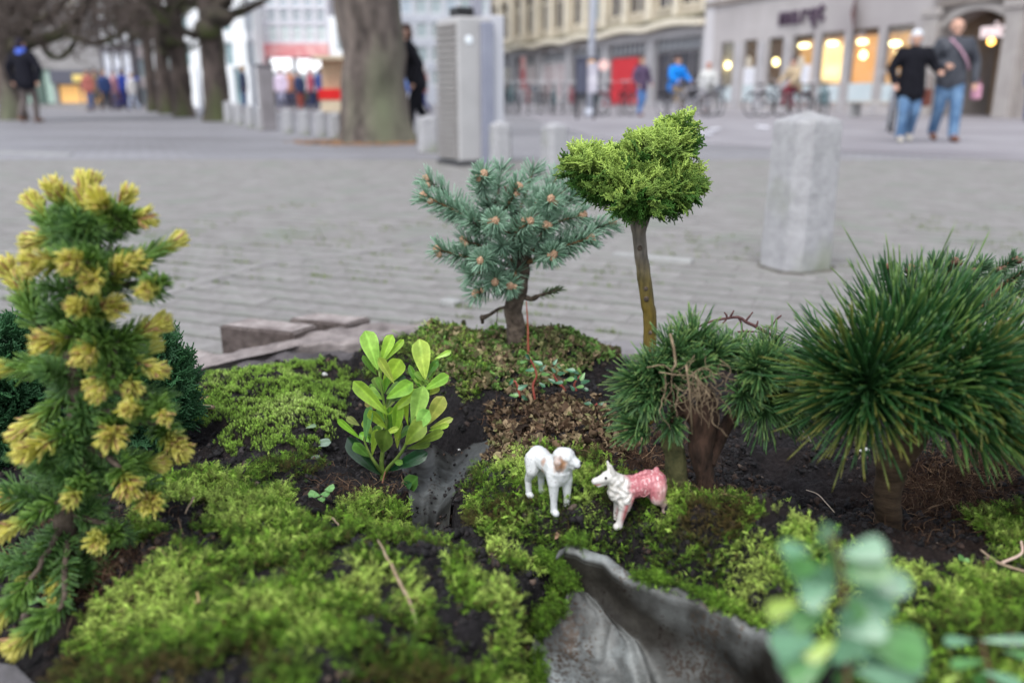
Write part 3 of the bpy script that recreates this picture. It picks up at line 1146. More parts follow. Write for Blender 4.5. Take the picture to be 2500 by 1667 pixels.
for i, (u, v, dd, du, dv, dn, Lp, n, nb) in enumerate(BS):
    tip = P_(u, v, dd)
    dr = Vector((du * pxm, 0, -dv * pxm)) + Vector((0, dn, 0))
    dr.normalize()
    inn = tip - dr * (Lp * pxm)
    # branch back to the trunk
    j = min(range(len(tp)), key=lambda k: abs((tp[k].z) - (inn.z - .02)))
    br = crooked([tp[j], tp[j].lerp(inn, .55) + Vector((0, 0, -.006)), inn, tip], 4, .002, i)
    q = MB()
    q.tube(br, interp([.0055, .004, .003, .0018], len(br)), 6)
    q.build('branch', bark1 if i % 3 == 0 else tw_m, bs_root, True, base)
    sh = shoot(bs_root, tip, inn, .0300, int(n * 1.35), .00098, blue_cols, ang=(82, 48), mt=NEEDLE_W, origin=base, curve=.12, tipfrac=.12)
    for b in range(nb):
        q = MB()
        if b == 0: c, r = tip + dr * .004, .0072
        else:
            sd = Vector((random.uniform(-1, 1), -.4, random.uniform(-.6, .6))).normalized()
            c, r = tip + sd * .0105 - dr * .002, .0052
        # scaly round bud
        q.ball(c, (r, r, r * 1.05), 12, 8)
        for s_ in range(14):
            a = s_ * 2.4
            w = Vector((math.cos(a) * (s_ / 14) ** .5, math.sin(a) * (s_ / 14) ** .5, 0))
            ax = dr.orthogonal().normalized()
            pq = c + (dr * math.sqrt(max(0, 1 - w.length_squared)) + ax * w.x + dr.cross(ax) * w.y) * r * .93
            q.ball(pq, r * .27, 5, 4)
        q.build('bud', bud_m, sh, True, base)
# side stubs at the foot: right twig with green tip and left bare twig
tip = P_(1366, 706, -.02); inn = P_(1316, 722, -.01)
q = MB(); q.tube(crooked([tp[16], P_(1296, 730), inn, tip], 4, .002, 5), [.006] * 4 + [.005] * 4 + [.003] * 5, 6); q.build('branch', bark1, bs_root, True, base)
shoot(bs_root, tip, inn, .013, 90, .0007, lambda s, n: (np.tile([.05, .09, .03], (n, 1)), np.tile([.10, .17, .06], (n, 1)), np.tile([.16, .24, .09], (n, 1))), ang=(60, 30), mt=NEEDLE, origin=base)
q = MB(); q.tube(crooked([tp[12], P_(1222, 752), P_(1195, 768), P_(1176, 775)], 5, .003, 7), interp([.005, .003, .0035, .006], 16), 6)
q.tube([P_(1215, 755), P_(1212, 790)], [.0015, .0008], 4); q.tube([P_(1176, 772), P_(1178, 790)], [.005, .003], 5)
q.build('branch', bark1, bs_root, True, base)

# ------------------------------------------------------------------ (b) lollipop cypress
D1 = 1.30
cb = at(1590, 850, D1)
cb.z = gz(cb.x, cb.y)
cy = empty('lollipop_cypress', cb)
tag(cy, 'little bare-stemmed cypress with a bright green fanned crown, like a lollipop', 'dwarf cypress')
m_tr = bpy.data.materials.new('olive_stem')
m_tr.use_nodes = True
_N, _L = m_tr.node_tree.nodes, m_tr.node_tree.links
_at = _N.new('ShaderNodeAttribute'); _at.attribute_name = 'Col'
_nz = _N.new('ShaderNodeTexNoise'); _nz.inputs['Scale'].default_value = 130; _nz.inputs['Detail'].default_value = 8
_mp = _N.new('ShaderNodeMapping'); _mp.inputs['Scale'].default_value = (1, 1, .3)
_tc = _N.new('ShaderNodeTexCoord'); _L.new(_tc.outputs['Object'], _mp.inputs[0]); _L.new(_mp.outputs[0], _nz.inputs[0])
_mr = _N.new('ShaderNodeMapRange'); _mr.inputs[1].default_value = .3; _mr.inputs[2].default_value = .7; _mr.inputs[3].default_value = .45; _mr.inputs[4].default_value = 1.4
_L.new(_nz.outputs[0], _mr.inputs[0])
_mx = _N.new('ShaderNodeMixRGB'); _mx.blend_type = 'MULTIPLY'; _mx.inputs[0].default_value = 1
_L.new(_at.outputs['Color'], _mx.inputs[1]); _L.new(_mr.outputs[0], _mx.inputs[2]); _L.new(_mx.outputs[0], _N['Principled BSDF'].inputs['Base Color'])
_bp = _N.new('ShaderNodeBump'); _bp.inputs['Strength'].default_value = .8; _bp.inputs['Distance'].default_value = .003
_L.new(_nz.outputs[0], _bp.inputs['Height']); _L.new(_bp.outputs[0], _N['Principled BSDF'].inputs['Normal'])
_N['Principled BSDF'].inputs['Roughness'].default_value = .6


def stem_col(name, pts, rad, cols, mt, parent, origin, n=14, k=6, amp=.0012, seed=0):
    p = crooked(pts, k, amp, seed)
    q = MB(); q.tube(p, interp(rad, len(p)), n)
    cc = [tuple(np.array([np.interp(i / (len(p) - 1), np.linspace(0, 1, len(cols)), [c[j] for c in cols]) for j in range(3)])) for i in range(len(p))]
    q.c = [cc[i // n] for i in range(len(p) * n)]
    q.c += [cc[-1]] * (len(q.v) - len(q.c))
    return q.build(name, mt, parent, True, origin, usecol=True), p


_ol, _gr = (.13, .09, .012), (.15, .125, .10)
_, cp_ = stem_col('trunk', [cb + Vector((0, 0, -.03)), at(1587, 800, D1), at(1581, 740, D1), at(1573, 680, D1), at(1565, 620, D1), at(1560, 570, D1), at(1561, 525, D1), at(1566, 490, D1)],
                  [.0105, .0105, .0105, .0108, .0102, .0104, .0175, .02], [_ol, _ol, _ol, (.14, .105, .03), _gr, _gr, _gr, (.08, .05, .035)], m_tr, cy, cb)
for (u, v, r) in ((1577, 705, .0035), (1578, 730, .0042), (1588, 812, .003), (1562, 606, .004)):
    q = MB(); q.ball(at(u, v, D1 - .010), (r, r * .6, r * 1.1), 8, 6); q.build('knot', bark1, cy, True, cb)
q = MB()
for e in ((1600, 505, -.01), (1640, 490, 0), (1540, 480, -.02), (1500, 470, .0), (1560, 440, .02), (1620, 420, 0), (1660, 360, .01), (1450, 430, 0)):
    b_ = crooked([cp_[-3], cp_[-1].lerp(at(e[0], e[1], D1 + e[2]), .5), at(e[0], e[1], D1 + e[2])], 5, .004, e[0])
    q.tube(b_, interp([.009, .006, .003], len(b_)), 7)
q.build('branch', bark_mat('red_bark', (.05, .025, .018), (.13, .07, .05), 90), cy, True, cb)

# bead used for scale leaves
_bv = []
for k in range(3):
    for j in range(4):
        w = j * math.pi / 2
        t, r = ((.12, .62), (.5, 1.0), (.88, .72))[k]
        _bv.append((r * math.cos(w), r * math.sin(w), t))
_bv = [(0, 0, 0)] + _bv + [(0, 0, 1.0)]
_bf = [(0, 1 + (j + 1) % 4, 1 + j) for j in range(4)]
for k in range(2):
    for j in range(4):
        a, b = 1 + k * 4 + j, 1 + k * 4 + (j + 1) % 4
        _bf += [(a, b, b + 4), (a, b + 4, a + 4)]
_bf += [(9 + j, 9 + (j + 1) % 4, 13) for j in range(4)]
BEADV, BEADF = np.array(_bv, dtype=float), np.array(_bf)


def beads(P, D, L, R, C):
    """little scale-leaf beads from P along D"""
    n = len(P)
    D = unit(D)
    A = unit(np.cross(D, RNG.normal(size=(n, 3))))
    Bn = np.cross(D, A)
    V = P[:, None] + (A[:, None] * BEADV[None, :, 0:1] + Bn[:, None] * BEADV[None, :, 1:2]) * R[:, None, None] + D[:, None] * (BEADV[None, :, 2:3] * L[:, None, None])
    F = (BEADF[None] + (np.arange(n) * len(BEADV))[:, None, None]).reshape(-1, 3)
    Cc = np.repeat(C, len(BEADV), axis=0).reshape(n, -1, 3)
    Cc = Cc * (.85 + .3 * BEADV[None, :, 2:3])
    return V.reshape(-1, 3), F, Cc.reshape(-1, 3)


def spray(o, ax, nrm, L, cdark, clight, bead=.0034, rad=.0014, depth=2, droop=0.0):
    """flat fan of scale twigs; returns bead lists"""
    P, D, Ls, Rs, Cs = [], [], [], [], []

    def run(p, d, length, lev, s0):
        nb = max(2, int(length / (bead * .8)))
        side = np.cross(nrm, d)
        side /= np.linalg.norm(side) + 1e-9
        for i in range(nb):
            f = i / nb
            tot = s0 + (1 - s0) * f
            d = d + RNG.normal(size=3) * .07 - np.array([0, 0, droop * .02])
            d /= np.linalg.norm(d)
            P.append(p.copy()); D.append(d.copy()); Ls.append(bead * 1.15); Rs.append(rad * (1.15 - .35 * f))
            Cs.append(cdark * (1 - tot) + clight * tot)
            p = p + d * bead * .8
            if lev < depth and i >= 1:
                sg = 1 if i % 2 else -1
                dd = d * .72 + side * sg * .69 + RNG.normal(size=3) * .1
                run(p.copy(), dd / np.linalg.norm(dd), length * (.5 - .3 * f) * (1 if lev else 1.1), lev + 1, min(1, tot + .12))
    run(o, ax, L, 0, .1)
    return P, D, Ls, Rs, Cs


def spray_proto(nvar, L, depth=2, bead=.0034, rad=.0014, twist=.25):
    out = []
    for k in range(nvar):
        P, D, Ls, Rs, Cs = spray(np.zeros(3), np.array([0, 0, 1.0]), np.array([0, 1.0, 0]), L, np.zeros(3), np.ones(3), bead, rad, depth)
        V, F, C = beads(np.array(P), np.array(D), np.array(Ls), np.array(Rs), np.array(Cs))
        V[:, 1] += twist * (V[:, 2] ** 2 + V[:, 0] ** 2) / L      # curl
        out.append((V, F, C[:, 0].clip(0, 1)))
    return out


def place_sprays(acc, protos, pos, dirs, nrms, scale, cd, cl):
    for i in range(len(pos)):
        V, F, t = protos[i % len(protos)]
        z = dirs[i] / np.linalg.norm(dirs[i])
        y = nrms[i] - z * np.dot(nrms[i], z)
        y /= np.linalg.norm(y) + 1e-9
        x = np.cross(y, z)
        W = (V[:, 0:1] * x + V[:, 1:2] * y + V[:, 2:3] * z) * scale[i] + pos[i]
        acc.add(W, F, cd[i] * (1 - t[:, None]) + cl[i] * t[:, None])


SP1 = spray_proto(7, .034)


def crown_sprays(ells, n, protos, d0, cdark, clight, shadec, nm, parent, origin, mt, seed, updir=.55, sc=(.8, 1.2), inner=.35, skip=None):
    rg = np.random.default_rng(seed)
    wts = np.array([e[6] for e in ells], dtype=float); wts /= wts.sum()
    acc = Acc()
    pos, dirs, nrms, scl, cd, cl = [], [], [], [], [], []
    px = d0 * 1.04 / F_PX
    for i in range(n):
        e = ells[rg.choice(len(ells), p=wts)]
        c = np.array(at(e[0], e[1], d0 + e[5]))
        w = rg.normal(size=3); w /= np.linalg.norm(w)
        if w[1] > .5 and rg.random() < .6: w[1] *= -1
        r = np.array([e[2] * px, e[4], e[3] * px])
        k = (rg.random() ** inner)
        out = unit((w / r)[None])[0]
        p = c + w * r * k * .86
        d = out * (1 - updir) + np.array([0, -.1, 1.0]) * updir + rg.normal(size=3) * .28
        pos.append(p); dirs.append(d)
        nr = np.cross(d, rg.normal(size=3))
        nrms.append(nr if rg.random() < .5 else out * .8 + nr * .4)
        scl.append(sc[0] + (sc[1] - sc[0]) * rg.random())
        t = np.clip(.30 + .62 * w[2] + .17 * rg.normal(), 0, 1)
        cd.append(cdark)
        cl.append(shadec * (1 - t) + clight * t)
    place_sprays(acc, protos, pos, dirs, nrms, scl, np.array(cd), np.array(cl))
    return acc.build(nm, mt, parent, origin)


EL1 = [(1540, 440, 122, 42, .080, 0, 5), (1470, 422, 64, 34, .055, -.01, 2.2), (1622, 455, 66, 46, .06, -.01, 2.6), (1640, 362, 26, 46, .04, .01, 1.5), (1555, 478, 84, 26, .07, -.03, 1.8),
       (1575, 385, 62, 38, .06, .0, 1.9), (1612, 372, 36, 34, .05, .0, 1.2), (1425, 405, 32, 20, .04, 0, .8), (1672, 455, 26, 26, .04, 0, .8), (1662, 325, 10, 26, .02, .01, .5), (1640, 488, 34, 18, .04, -.02, .6)]
for part, (a, b) in enumerate(((0, 2), (2, 5), (5, 11))):
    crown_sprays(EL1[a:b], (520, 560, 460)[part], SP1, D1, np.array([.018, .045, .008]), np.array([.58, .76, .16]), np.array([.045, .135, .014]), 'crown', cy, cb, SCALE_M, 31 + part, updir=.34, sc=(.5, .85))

# ------------------------------------------------------------------ (h) dark cypress at the left
D2 = 1.22
hb = at(300, 1120, D2); hb.z = gz(hb.x, hb.y)
hc = empty('dark_cypress', hb)
tag(hc, 'dense dark green cypress bush half hidden behind the yellow spruce', 'dwarf cypress')
q = MB()
q.tube(crooked([hb + Vector((0, 0, -.02)), at(290, 1050, D2), at(270, 980, D2)], 4, .004), [.014] * 4 + [.01] * 5, 8)
for e in ((60, 960), (30, 880), (380, 900), (430, 1000), (200, 900), (330, 850)):
    q.tube(crooked([at(280, 1040, D2), at((280 + e[0]) / 2, (1000 + e[1]) / 2, D2), at(e[0], e[1], D2)], 4, .004), interp([.007, .005, .003], 9), 6)
q.build('trunk', bark1, hc, True, hb)
SP2 = spray_proto(5, .030)
EL2 = [(30, 930, 70, 110, .08, 0, 3), (-20, 1040, 110, 110, .09, -.02, 3), (60, 1100, 70, 60, .06, -.02, 1.5), (400, 940, 60, 70, .06, 0, 2), (350, 1000, 90, 90, .07, 0, 2), (390, 850, 34, 34, .04, 0, .6), (410, 1010, 50, 60, .05, -.01, 1.2), (200, 980, 120, 100, .07, .02, 1.5), (50, 830, 40, 50, .04, 0, .8)]
for a, b in ((0, 3), (3, 9)):
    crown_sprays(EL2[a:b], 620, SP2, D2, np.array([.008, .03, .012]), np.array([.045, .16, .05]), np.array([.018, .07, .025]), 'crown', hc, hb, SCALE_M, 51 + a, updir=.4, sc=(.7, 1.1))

# ------------------------------------------------------------------ (g) golden spruce, left foreground
D3 = .80
yb = at(150, 1400, D3); yb.z = gz(yb.x, yb.y)
ys = empty('golden_spruce', yb)
tag(ys, 'tall narrow spruce with bright yellow shoot tips at the left edge', 'dwarf spruce')
px3 = D3 * 1.06 / F_PX
tk = crooked([yb + Vector((0, 0, -.03)), at(160, 1300, D3), at(185, 1150, D3 + .01), at(190, 1000, D3), at(180, 850, D3), at(185, 700, D3), at(200, 600, D3), at(212, 500, D3)], 6, .004)
q = MB(); q.tube(tk, interp([.012, .012, .011, .009, .008, .006, .005, .003], len(tk)), 10); q.build('trunk', bark1, ys, True, yb)


YT = [.4]


def gold_cols(s, n):
    k = RNG.random(n)[:, None]
    t = np.clip((s[:, None] - YT[0]) / .3, 0, 1)
    green = np.array([.07, .16, .025])[None] * (1 - k) + np.array([.19, .34, .06])[None] * k
    yel = np.array([.55, .52, .06])[None] * (1 - k) + np.array([.80, .72, .20])[None] * k
    pink = np.array([.46, .24, .13])[None]
    m = (RNG.random(n) < .18)[:, None]
    c1 = green * (1 - t) + yel * t
    c1 = np.where(m & (t > .7), pink, c1)
    c2 = (green * 1.4 + .01) * (1 - t) + (yel * 1.15) * t
    c0 = green * .7 * (1 - t) + (yel * np.array([.6, .5, .5])) * t
    return c0, c1, c2


def green_cols(s, n):
    k = RNG.random(n)[:, None]
    g = np.array([.05, .13, .035])[None] * (1 - k) + np.array([.15, .29, .07])[None] * k
    return g * .7, g, g * 1.35 + .008


GS = [(145, 478, -10, -60, 0), (90, 505, -45, -50, .0), (213, 470, 4, -70, 0), (300, 490, 45, -45, 0), (340, 533, 60, -20, -.01), (250, 500, 15, -50, -.04), (103, 585, -60, -12, 0), (410, 600, 60, -40, 0),
      (320, 640, 50, -10, -.02), (105, 640, -35, -15, -.05), (190, 640, -5, -15, -.06), (225, 680, 20, 10, -.06), (290, 655, 30, -40, -.03), (30, 668, -18, -50, -.0), (55, 705, -15, -55, 0), (365, 705, 40, -25, -.05), (195, 752, 0, -25, -.06),
      (368, 800, 60, -22, 0), (372, 898, 60, 5, -.01), (215, 862, -4, 0, -.06), (238, 925, 12, 45, -.05), (22, 900, -60, 5, -.01), (262, 750, 40, -10, -.03), (130, 830, -35, -10, -.05),
      (320, 935, 55, 10, -.03), (245, 948, 15, 25, -.06), (318, 1000, 20, -8, -.06), (396, 1010, 35, 5, -.05), (275, 1058, 8, 12, -.06), (432, 1090, 55, 10, -.02), (85, 1092, -35, 12, -.05), (60, 1045, -60, 15, -.02),
      (180, 1205, 5, 22, -.06), (365, 1225, 45, 12, -.03), (310, 1180, 35, 5, -.04), (250, 1315, 22, 35, -.05), (25, 1290, -25, 20, -.06), (140, 1440, 45, 25, -.06), (58, 1560, -2, 60, -.135), (15, 1490, -25, 45, -.10), (70, 1410, 10, 40, -.05), (365, 1130, 50, 8, -.0), (345, 860, 40, -10, .03),
      (-20, 1230, -50, 10, -.01), (-30, 1420, -30, 40, -.02)]
for i, (u, v, du, dv, dn) in enumerate(GS):
    tip = at(u, v, D3 + dn * 1.0)
    dr = Vector((du * px3, max(dn, -.06) * .8, -dv * px3)); dr.normalize()
    dr = (dr + Vector((random.gauss(0, .22), random.gauss(0, .25), random.gauss(0, .22)))).normalized()
    Lp = random.uniform(75, 135)
    inn = tip - dr * (Lp * px3)
    jz = min(range(len(tk)), key=lambda k: abs(tk[k].z - (inn.z - .012 + (.03 if dv > 0 else 0))) + .4 * (tk[k] - inn).length)
    br = crooked([tk[jz], tk[jz].lerp(inn, .5), inn, tip], 3, .003, i)
    q = MB(); q.tube(br, interp([.004, .003, .0024, .0012], len(br)), 6); q.build('branch', bark1, ys, True, yb)
    YT[0] = random.uniform(.38, .74)
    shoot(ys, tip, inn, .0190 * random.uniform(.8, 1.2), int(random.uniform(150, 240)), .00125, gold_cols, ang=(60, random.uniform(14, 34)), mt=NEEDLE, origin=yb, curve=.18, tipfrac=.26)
    # older green shoot behind it
    if (tk[jz] - inn).length > .02:
        o_in = tk[jz].lerp(inn, .1)
        o_tip = inn + Vector((random.uniform(-.01, .01), random.uniform(.0, .02), random.uniform(-.01, .01)))
        shoot(ys, o_tip, o_in, .0185, 130, .0008, green_cols, ang=(72, 45), mt=NEEDLE, origin=yb, curve=.1)
for i in range(56):
    f = random.uniform(.02, .95) if i < 34 else random.uniform(.0, .30)
    p = tk[int(f * (len(tk) - 1))]
    a = random.uniform(0, 6.28)
    Lk = random.uniform(.025, .045) * (1.15 - f * .6) * (1.4 if i >= 34 else 1)
    tip = p + Vector((math.cos(a), math.sin(a) * .8, random.uniform(-.1, .6))) * Lk
    shoot(ys, tip, p, .018, 120, .0008, green_cols, ang=(75, 40), mt=NEEDLE, origin=yb, curve=.1)

# ------------------------------------------------------------------ (c) short-needled pine in the middle right
D4 = 1.06
pb = on_ground(1722, 1222)
D4 = pb.y
mp = empty('short_needled_pine', pb)
tag(mp, 'low two-stemmed pine with short curled needles and pale dead roots hanging from it', 'dwarf pine')
bark2 = bark_mat('pine_bark', (.012, .007, .005), (.085, .047, .032), 70, stretch=(1, 1, .35))
px4 = D4 * 1.09 / F_PX
q = MB()
t1 = crooked([pb + Vector((0, 0, -.03)), at(1722, 1170, D4), at(1715, 1120, D4), at(1712, 1060, D4), at(1730, 1000, D4), at(1700, 930, D4 + .02)], 5, .003)
q.tube(t1, interp([.010, .0105, .013, .016, .013, .009], len(t1)), 12)
t2 = crooked([at(1728, 1130, D4), at(1752, 1080, D4 + .01), at(1790, 1010, D4 + .01), at(1840, 950, D4)], 5, .002)
q.tube(t2, interp([.010, .008, .008, .006], len(t2)), 10)
t3 = crooked([at(1712, 1040, D4), at(1670, 990, D4), at(1620, 950, D4), at(1580, 930, D4)], 5, .002)
q.tube(t3, interp([.012, .009, .007, .005], len(t3)), 8)
q.build('trunk', bark2, mp, True, pb)
q = MB()
t4 = crooked([at(1655, 1190, D4 + .01) + Vector((0, 0, -.02)), at(1650, 1120, D4 + .01), at(1640, 1060, D4 + .02), at(1650, 990, D4 + .02)], 5, .003)
q.tube(t4, interp([.015, .013, .012, .008], len(t4)), 10)
q.build('trunk', bark_mat('mossy_bark', (.035, .04, .015), (.13, .12, .05), 60), mp, True, pb)


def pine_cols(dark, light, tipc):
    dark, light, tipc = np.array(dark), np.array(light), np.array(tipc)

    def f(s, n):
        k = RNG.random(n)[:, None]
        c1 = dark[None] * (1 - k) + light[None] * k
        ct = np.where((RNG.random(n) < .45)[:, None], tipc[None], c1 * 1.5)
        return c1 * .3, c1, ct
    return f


def tuft(parent, c, d, n, nl, R, cols, spread, origin, curve=.2, droop=0.0, core=.012, name='needle_tuft', lenvar=.35, fl=1.0):
    """pine tuft: needles fan out from a short candle"""
    c, d = np.array(c, dtype=float), np.array(d, dtype=float)
    d /= np.linalg.norm(d)
    w = RNG.normal(size=(n, 3)); w = unit(w)
    th = np.radians(spread) * np.sqrt(RNG.random(n))
    A = unit(np.cross(d, [.2, .3, 1.0])); Bv = np.cross(d, A)
    ph = RNG.random(n) * 2 * math.pi
    rad = A[None] * np.cos(ph)[:, None] + Bv[None] * np.sin(ph)[:, None]
    Dn = d[None] * np.cos(th)[:, None] + rad * np.sin(th)[:, None]
    # pairs of needles start together
    h = RNG.random(n)
    B = c[None] + d[None] * ((h - .5) * core * 2.4)[:, None] + rad * .002
    L = nl * (1 - lenvar * RNG.random(n)) * (1 - .15 * (th / np.radians(spread)))
    bend = (d[None] * curve + np.array([0, 0, -droop])[None] + RNG.normal(size=(n, 3)) * .11) * L[:, None]
    c0, c1, c2 = cols(h, n)
    V, F, C = needle_arrays(B, Dn, L, np.full(n, R), bend, c0, c1, c2, prof=((0, .8), (.3, 1.0), (.6, 1.0), (.93, .85)))
    acc = Acc(); acc.add(V, F, C)
    return acc.build(name, NEEDLE, parent, origin)


pcol = pine_cols((.03, .085, .028), (.09, .20, .06), (.26, .38, .10))
MT = [  # u, v, depth, dir(du,dv,dd), n, spread, len px
    (1645, 870, 0, -10, -60, -.02, 150, 75, 85), (1600, 900, -.01, -40, -40, -.02, 150, 75, 80), (1570, 930, -.01, -60, -15, -.02, 150, 75, 78), (1590, 970, -.02, -50, 15, -.02, 120, 70, 75),
    (1568, 1042, -.01, -40, -8, -.02, 120, 65, 68), (1640, 1030, -.01, -10, 10, -.03, 80, 65, 58), (1690, 850, .01, 0, -60, 0, 150, 70, 90), (1740, 870, 0, 15, -50, -.01, 140, 75, 80), (1700, 895, -.02, 0, -30, -.04, 110, 80, 65),
    (1775, 870, .02, 20, -60, 0, 110, 70, 80), (1850, 900, -.01, 10, -30, -.04, 230, 88, 92), (1865, 915, .01, 30, -40, 0, 150, 80, 95), (1900, 950, .01, 45, 0, -.01, 160, 80, 100), (1860, 985, .0, 20, 35, -.02, 150, 80, 95),
    (1930, 990, .02, 60, 20, 0, 150, 70, 100), (1810, 960, -.01, 0, 10, -.04, 110, 85, 70), (1800, 890, .02, 10, -50, .02, 110, 70, 85), (1640, 930, .0, -20, -30, -.03, 110, 80, 70), (1560, 985, 0, -50, 10, -.0, 90, 70, 70), (1880, 870, .03, 30, -60, .02, 120, 75, 90)]
for i, (u, v, dd, du, dv, dn, n, sp, lp) in enumerate(MT):
    c = at(u, v, D4 + dd)
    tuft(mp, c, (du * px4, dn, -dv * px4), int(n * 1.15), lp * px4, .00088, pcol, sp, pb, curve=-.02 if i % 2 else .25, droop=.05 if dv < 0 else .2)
    q = MB()
    j = min(t1[-6:] + t2 + t3, key=lambda p: (p - c).length)
    b_ = crooked([j, j.lerp(c, .5) + Vector((0, 0, -.004)), c], 3, .002, i)
    q.tube(b_, interp([.006, .004, .003], len(b_)), 6)
    q.build('branch', bark2, mp, True, pb)
# pale dead roots hanging in the crown
q = MB()
rr = random.Random(4)
for k in range(55):
    p = at(1700 + rr.gauss(10, 34), 935 + rr.gauss(0, 28), D4 - .05 + rr.gauss(0, .012))
    pts = [p]
    d = Vector((rr.gauss(0, .6), -.1, -1)).normalized()
    for s_ in range(rr.randint(4, 9)):
        d = (d + Vector((rr.gauss(0, .5), rr.gauss(0, .3), rr.gauss(-.1, .3)))).normalized()
        p = p + d * .0048
        pts.append(p)
    q.tube(pts, interp([.0005, .00025], len(pts)), 4, cap=False)
for k in range(5):        # longer strands
    p = at(1580 + k * 24 + rr.gauss(0, 6), 915 + rr.gauss(0, 14), D4 - .055)
    pts = [p]
    d = Vector((rr.gauss(.6, .3), 0, rr.gauss(-.3, .4))).normalized()
    for s_ in range(12):
        d = (d + Vector((rr.gauss(.05, .4), rr.gauss(0, .2), rr.gauss(-.15, .35)))).normalized()
        p = p + d * .006
        pts.append(p)
    q.tube(pts, interp([.0007, .0004], len(pts)), 5, cap=False)
q.tube([at(1675, 890, D4 - .06), at(1684, 960, D4 - .06), at(1690, 1060, D4 - .06)], .0011, 5)
q.tube([at(1636, 815, D4 - .06), at(1645, 850, D4 - .06), at(1650, 890, D4 - .06), at(1640, 905, D4 - .06)], .0015, 5)
q.build('dead_roots', mat('dry_root', (.13, .09, .055), (.33, .25, .16), scale=90, rough=.9), mp, True, pb)

# ------------------------------------------------------------------ (d) big long-needled pine
gb = on_ground(2172, 1294)
D5 = gb.y
gp = empty('long_needled_pine', gb)
tag(gp, 'big dark green pine with long stiff needles on a stout brown trunk at the right', 'dwarf pine')
px5 = D5 * 1.08 / F_PX
t1 = crooked([gb + Vector((0, 0, -.03)), at(2170, 1255, D5), at(2168, 1200, D5), at(2182, 1130, D5), at(2215, 1070, D5 + .01), at(2240, 1000, D5 + .02), at(2250, 930, D5 + .03)], 6, .004)
q = MB()
q.tube(t1, interp([.015, .015, .0155, .018, .021, .019, .014], len(t1)), 16)
for e in ((2120, 960, -.03), (2320, 960, 0), (2420, 950, .02), (2200, 900, 0), (2300, 880, .03), (2480, 1000, .02), (2380, 1060, -.01)):
    b_ = crooked([t1[-8], t1[-6].lerp(at(e[0], e[1], D5 + e[2]), .5), at(e[0], e[1], D5 + e[2])], 4, .004, e[0])
    q.tube(b_, interp([.014, .009, .006], len(b_)), 8)
q.build('trunk', bark_mat('ringed_bark', (.028, .017, .010), (.10, .066, .038), 55, stretch=(.35, .35, 1.6)), gp, True, gb)
gcol = pine_cols((.012, .050, .014), (.040, .125, .032), (.20, .33, .07))
gcol2 = pine_cols((.012, .045, .014), (.034, .11, .028), (.26, .24, .04))
GT = [(2112, 945, -.06, -62, -42, -.05, 360, 66, 250), (2105, 940, -.03, -75, -22, -.02, 110, 30, 235), (2112, 955, -.05, -25, -15, -.08, 90, 80, 150), (2150, 930, -.04, -40, -60, -.02, 260, 55, 250), (2200, 880, -.02, -5, -70, 0, 240, 45, 250), (2260, 880, 0, 15, -70, 0, 240, 45, 250),
      (2345, 905, -.07, 18, -42, -.07, 260, 68, 200), (2400, 905, .0, 45, -55, 0, 230, 50, 225), (2470, 930, .02, 62, -42, 0, 230, 52, 220), (2300, 960, -.05, 35, -35, -.06, 220, 65, 220), (2380, 980, -.04, 55, -15, -.05, 240, 60, 230),
      (2450, 990, -.02, 60, 5, -.03, 220, 60, 230), (2350, 975, -.05, 60, -14, -.05, 180, 42, 215), (2420, 1010, -.02, 65, -4, -.03, 150, 38, 205), (2200, 960, -.06, 25, -25, -.05, 110, 62, 170), (2230, 940, -.06, 5, -50, -.05, 200, 52, 220),
      (2530, 985, .0, 60, -25, 0, 160, 58, 210), (2560, 1040, .0, 60, 0, 0, 120, 55, 210), (2290, 985, -.03, 50, -12, -.04, 80, 45, 180), (2060, 900, .0, -60, -20, .03, 120, 50, 180)]
for i, (u, v, dd, du, dv, dn, n, sp, lp) in enumerate(GT):
    c = at(u, v, D5 + dd)
    tuft(gp, c, (du * px5, dn, -dv * px5), n, lp * px5, .00105, gcol if i % 6 else gcol2, sp, gb, curve=.16, droop=.04, core=.02)
q = MB(); q.ball(at(2112, 960, D5 - .075), (.006, .006, .008), 8, 6); q.build('bud', mat('dark_bud', (.09, .03, .02), rough=.6), gp, True, gb)

# ------------------------------------------------------------------ (e) low fir behind it
D6 = 1.42
fb = at(2330, 900, D6); fb.z = gz(fb.x, fb.y)
fr = empty('grey_green_fir', fb)
tag(fr, 'grey-green fir with small brown buds showing above the big pine at the right edge', 'dwarf fir')
px6 = D6 * 1.04 / F_PX
q = MB(); t6 = crooked([fb + Vector((0, 0, -.03)), at(2330, 820, D6), at(2330, 740, D6)], 4, .003); q.tube(t6, interp([.014, .01, .006], len(t6)), 8)
q.build('trunk', bark1, fr, True, fb)
fcol = lambda s, n: ((lambda k: (np.tile([.03, .07, .03], (n, 1)), np.array([.06, .14, .06])[None] * (1 - k) + np.array([.14, .24, .13])[None] * k, np.array([.12, .22, .11])[None] * (1 - k) + np.array([.25, .34, .2])[None] * k))(RNG.random(n)[:, None]))
FS = [(2165, 655, -25, -40, 2), (2225, 658, -10, -50, 3), (2330, 640, 0, -50, 3), (2368, 668, 5, -40, 3), (2435, 662, 10, -40, 2), (2474, 636, 25, -45, 2), (2283, 640, -5, -60, 0), (2400, 645, 10, -60, 0), (2510, 705, 50, -30, 2), (2200, 700, -40, -30, 0), (2300, 690, 0, -30, 1),
      (2400, 700, 15, -30, 0), (2470, 690, 30, -30, 1), (2250, 720, -20, -30, 0), (2350, 730, 0, -30, 0), (2450, 740, 30, -20, 0), (2530, 650, 40, -40, 1), (2555, 760, 60, -5, 0)]
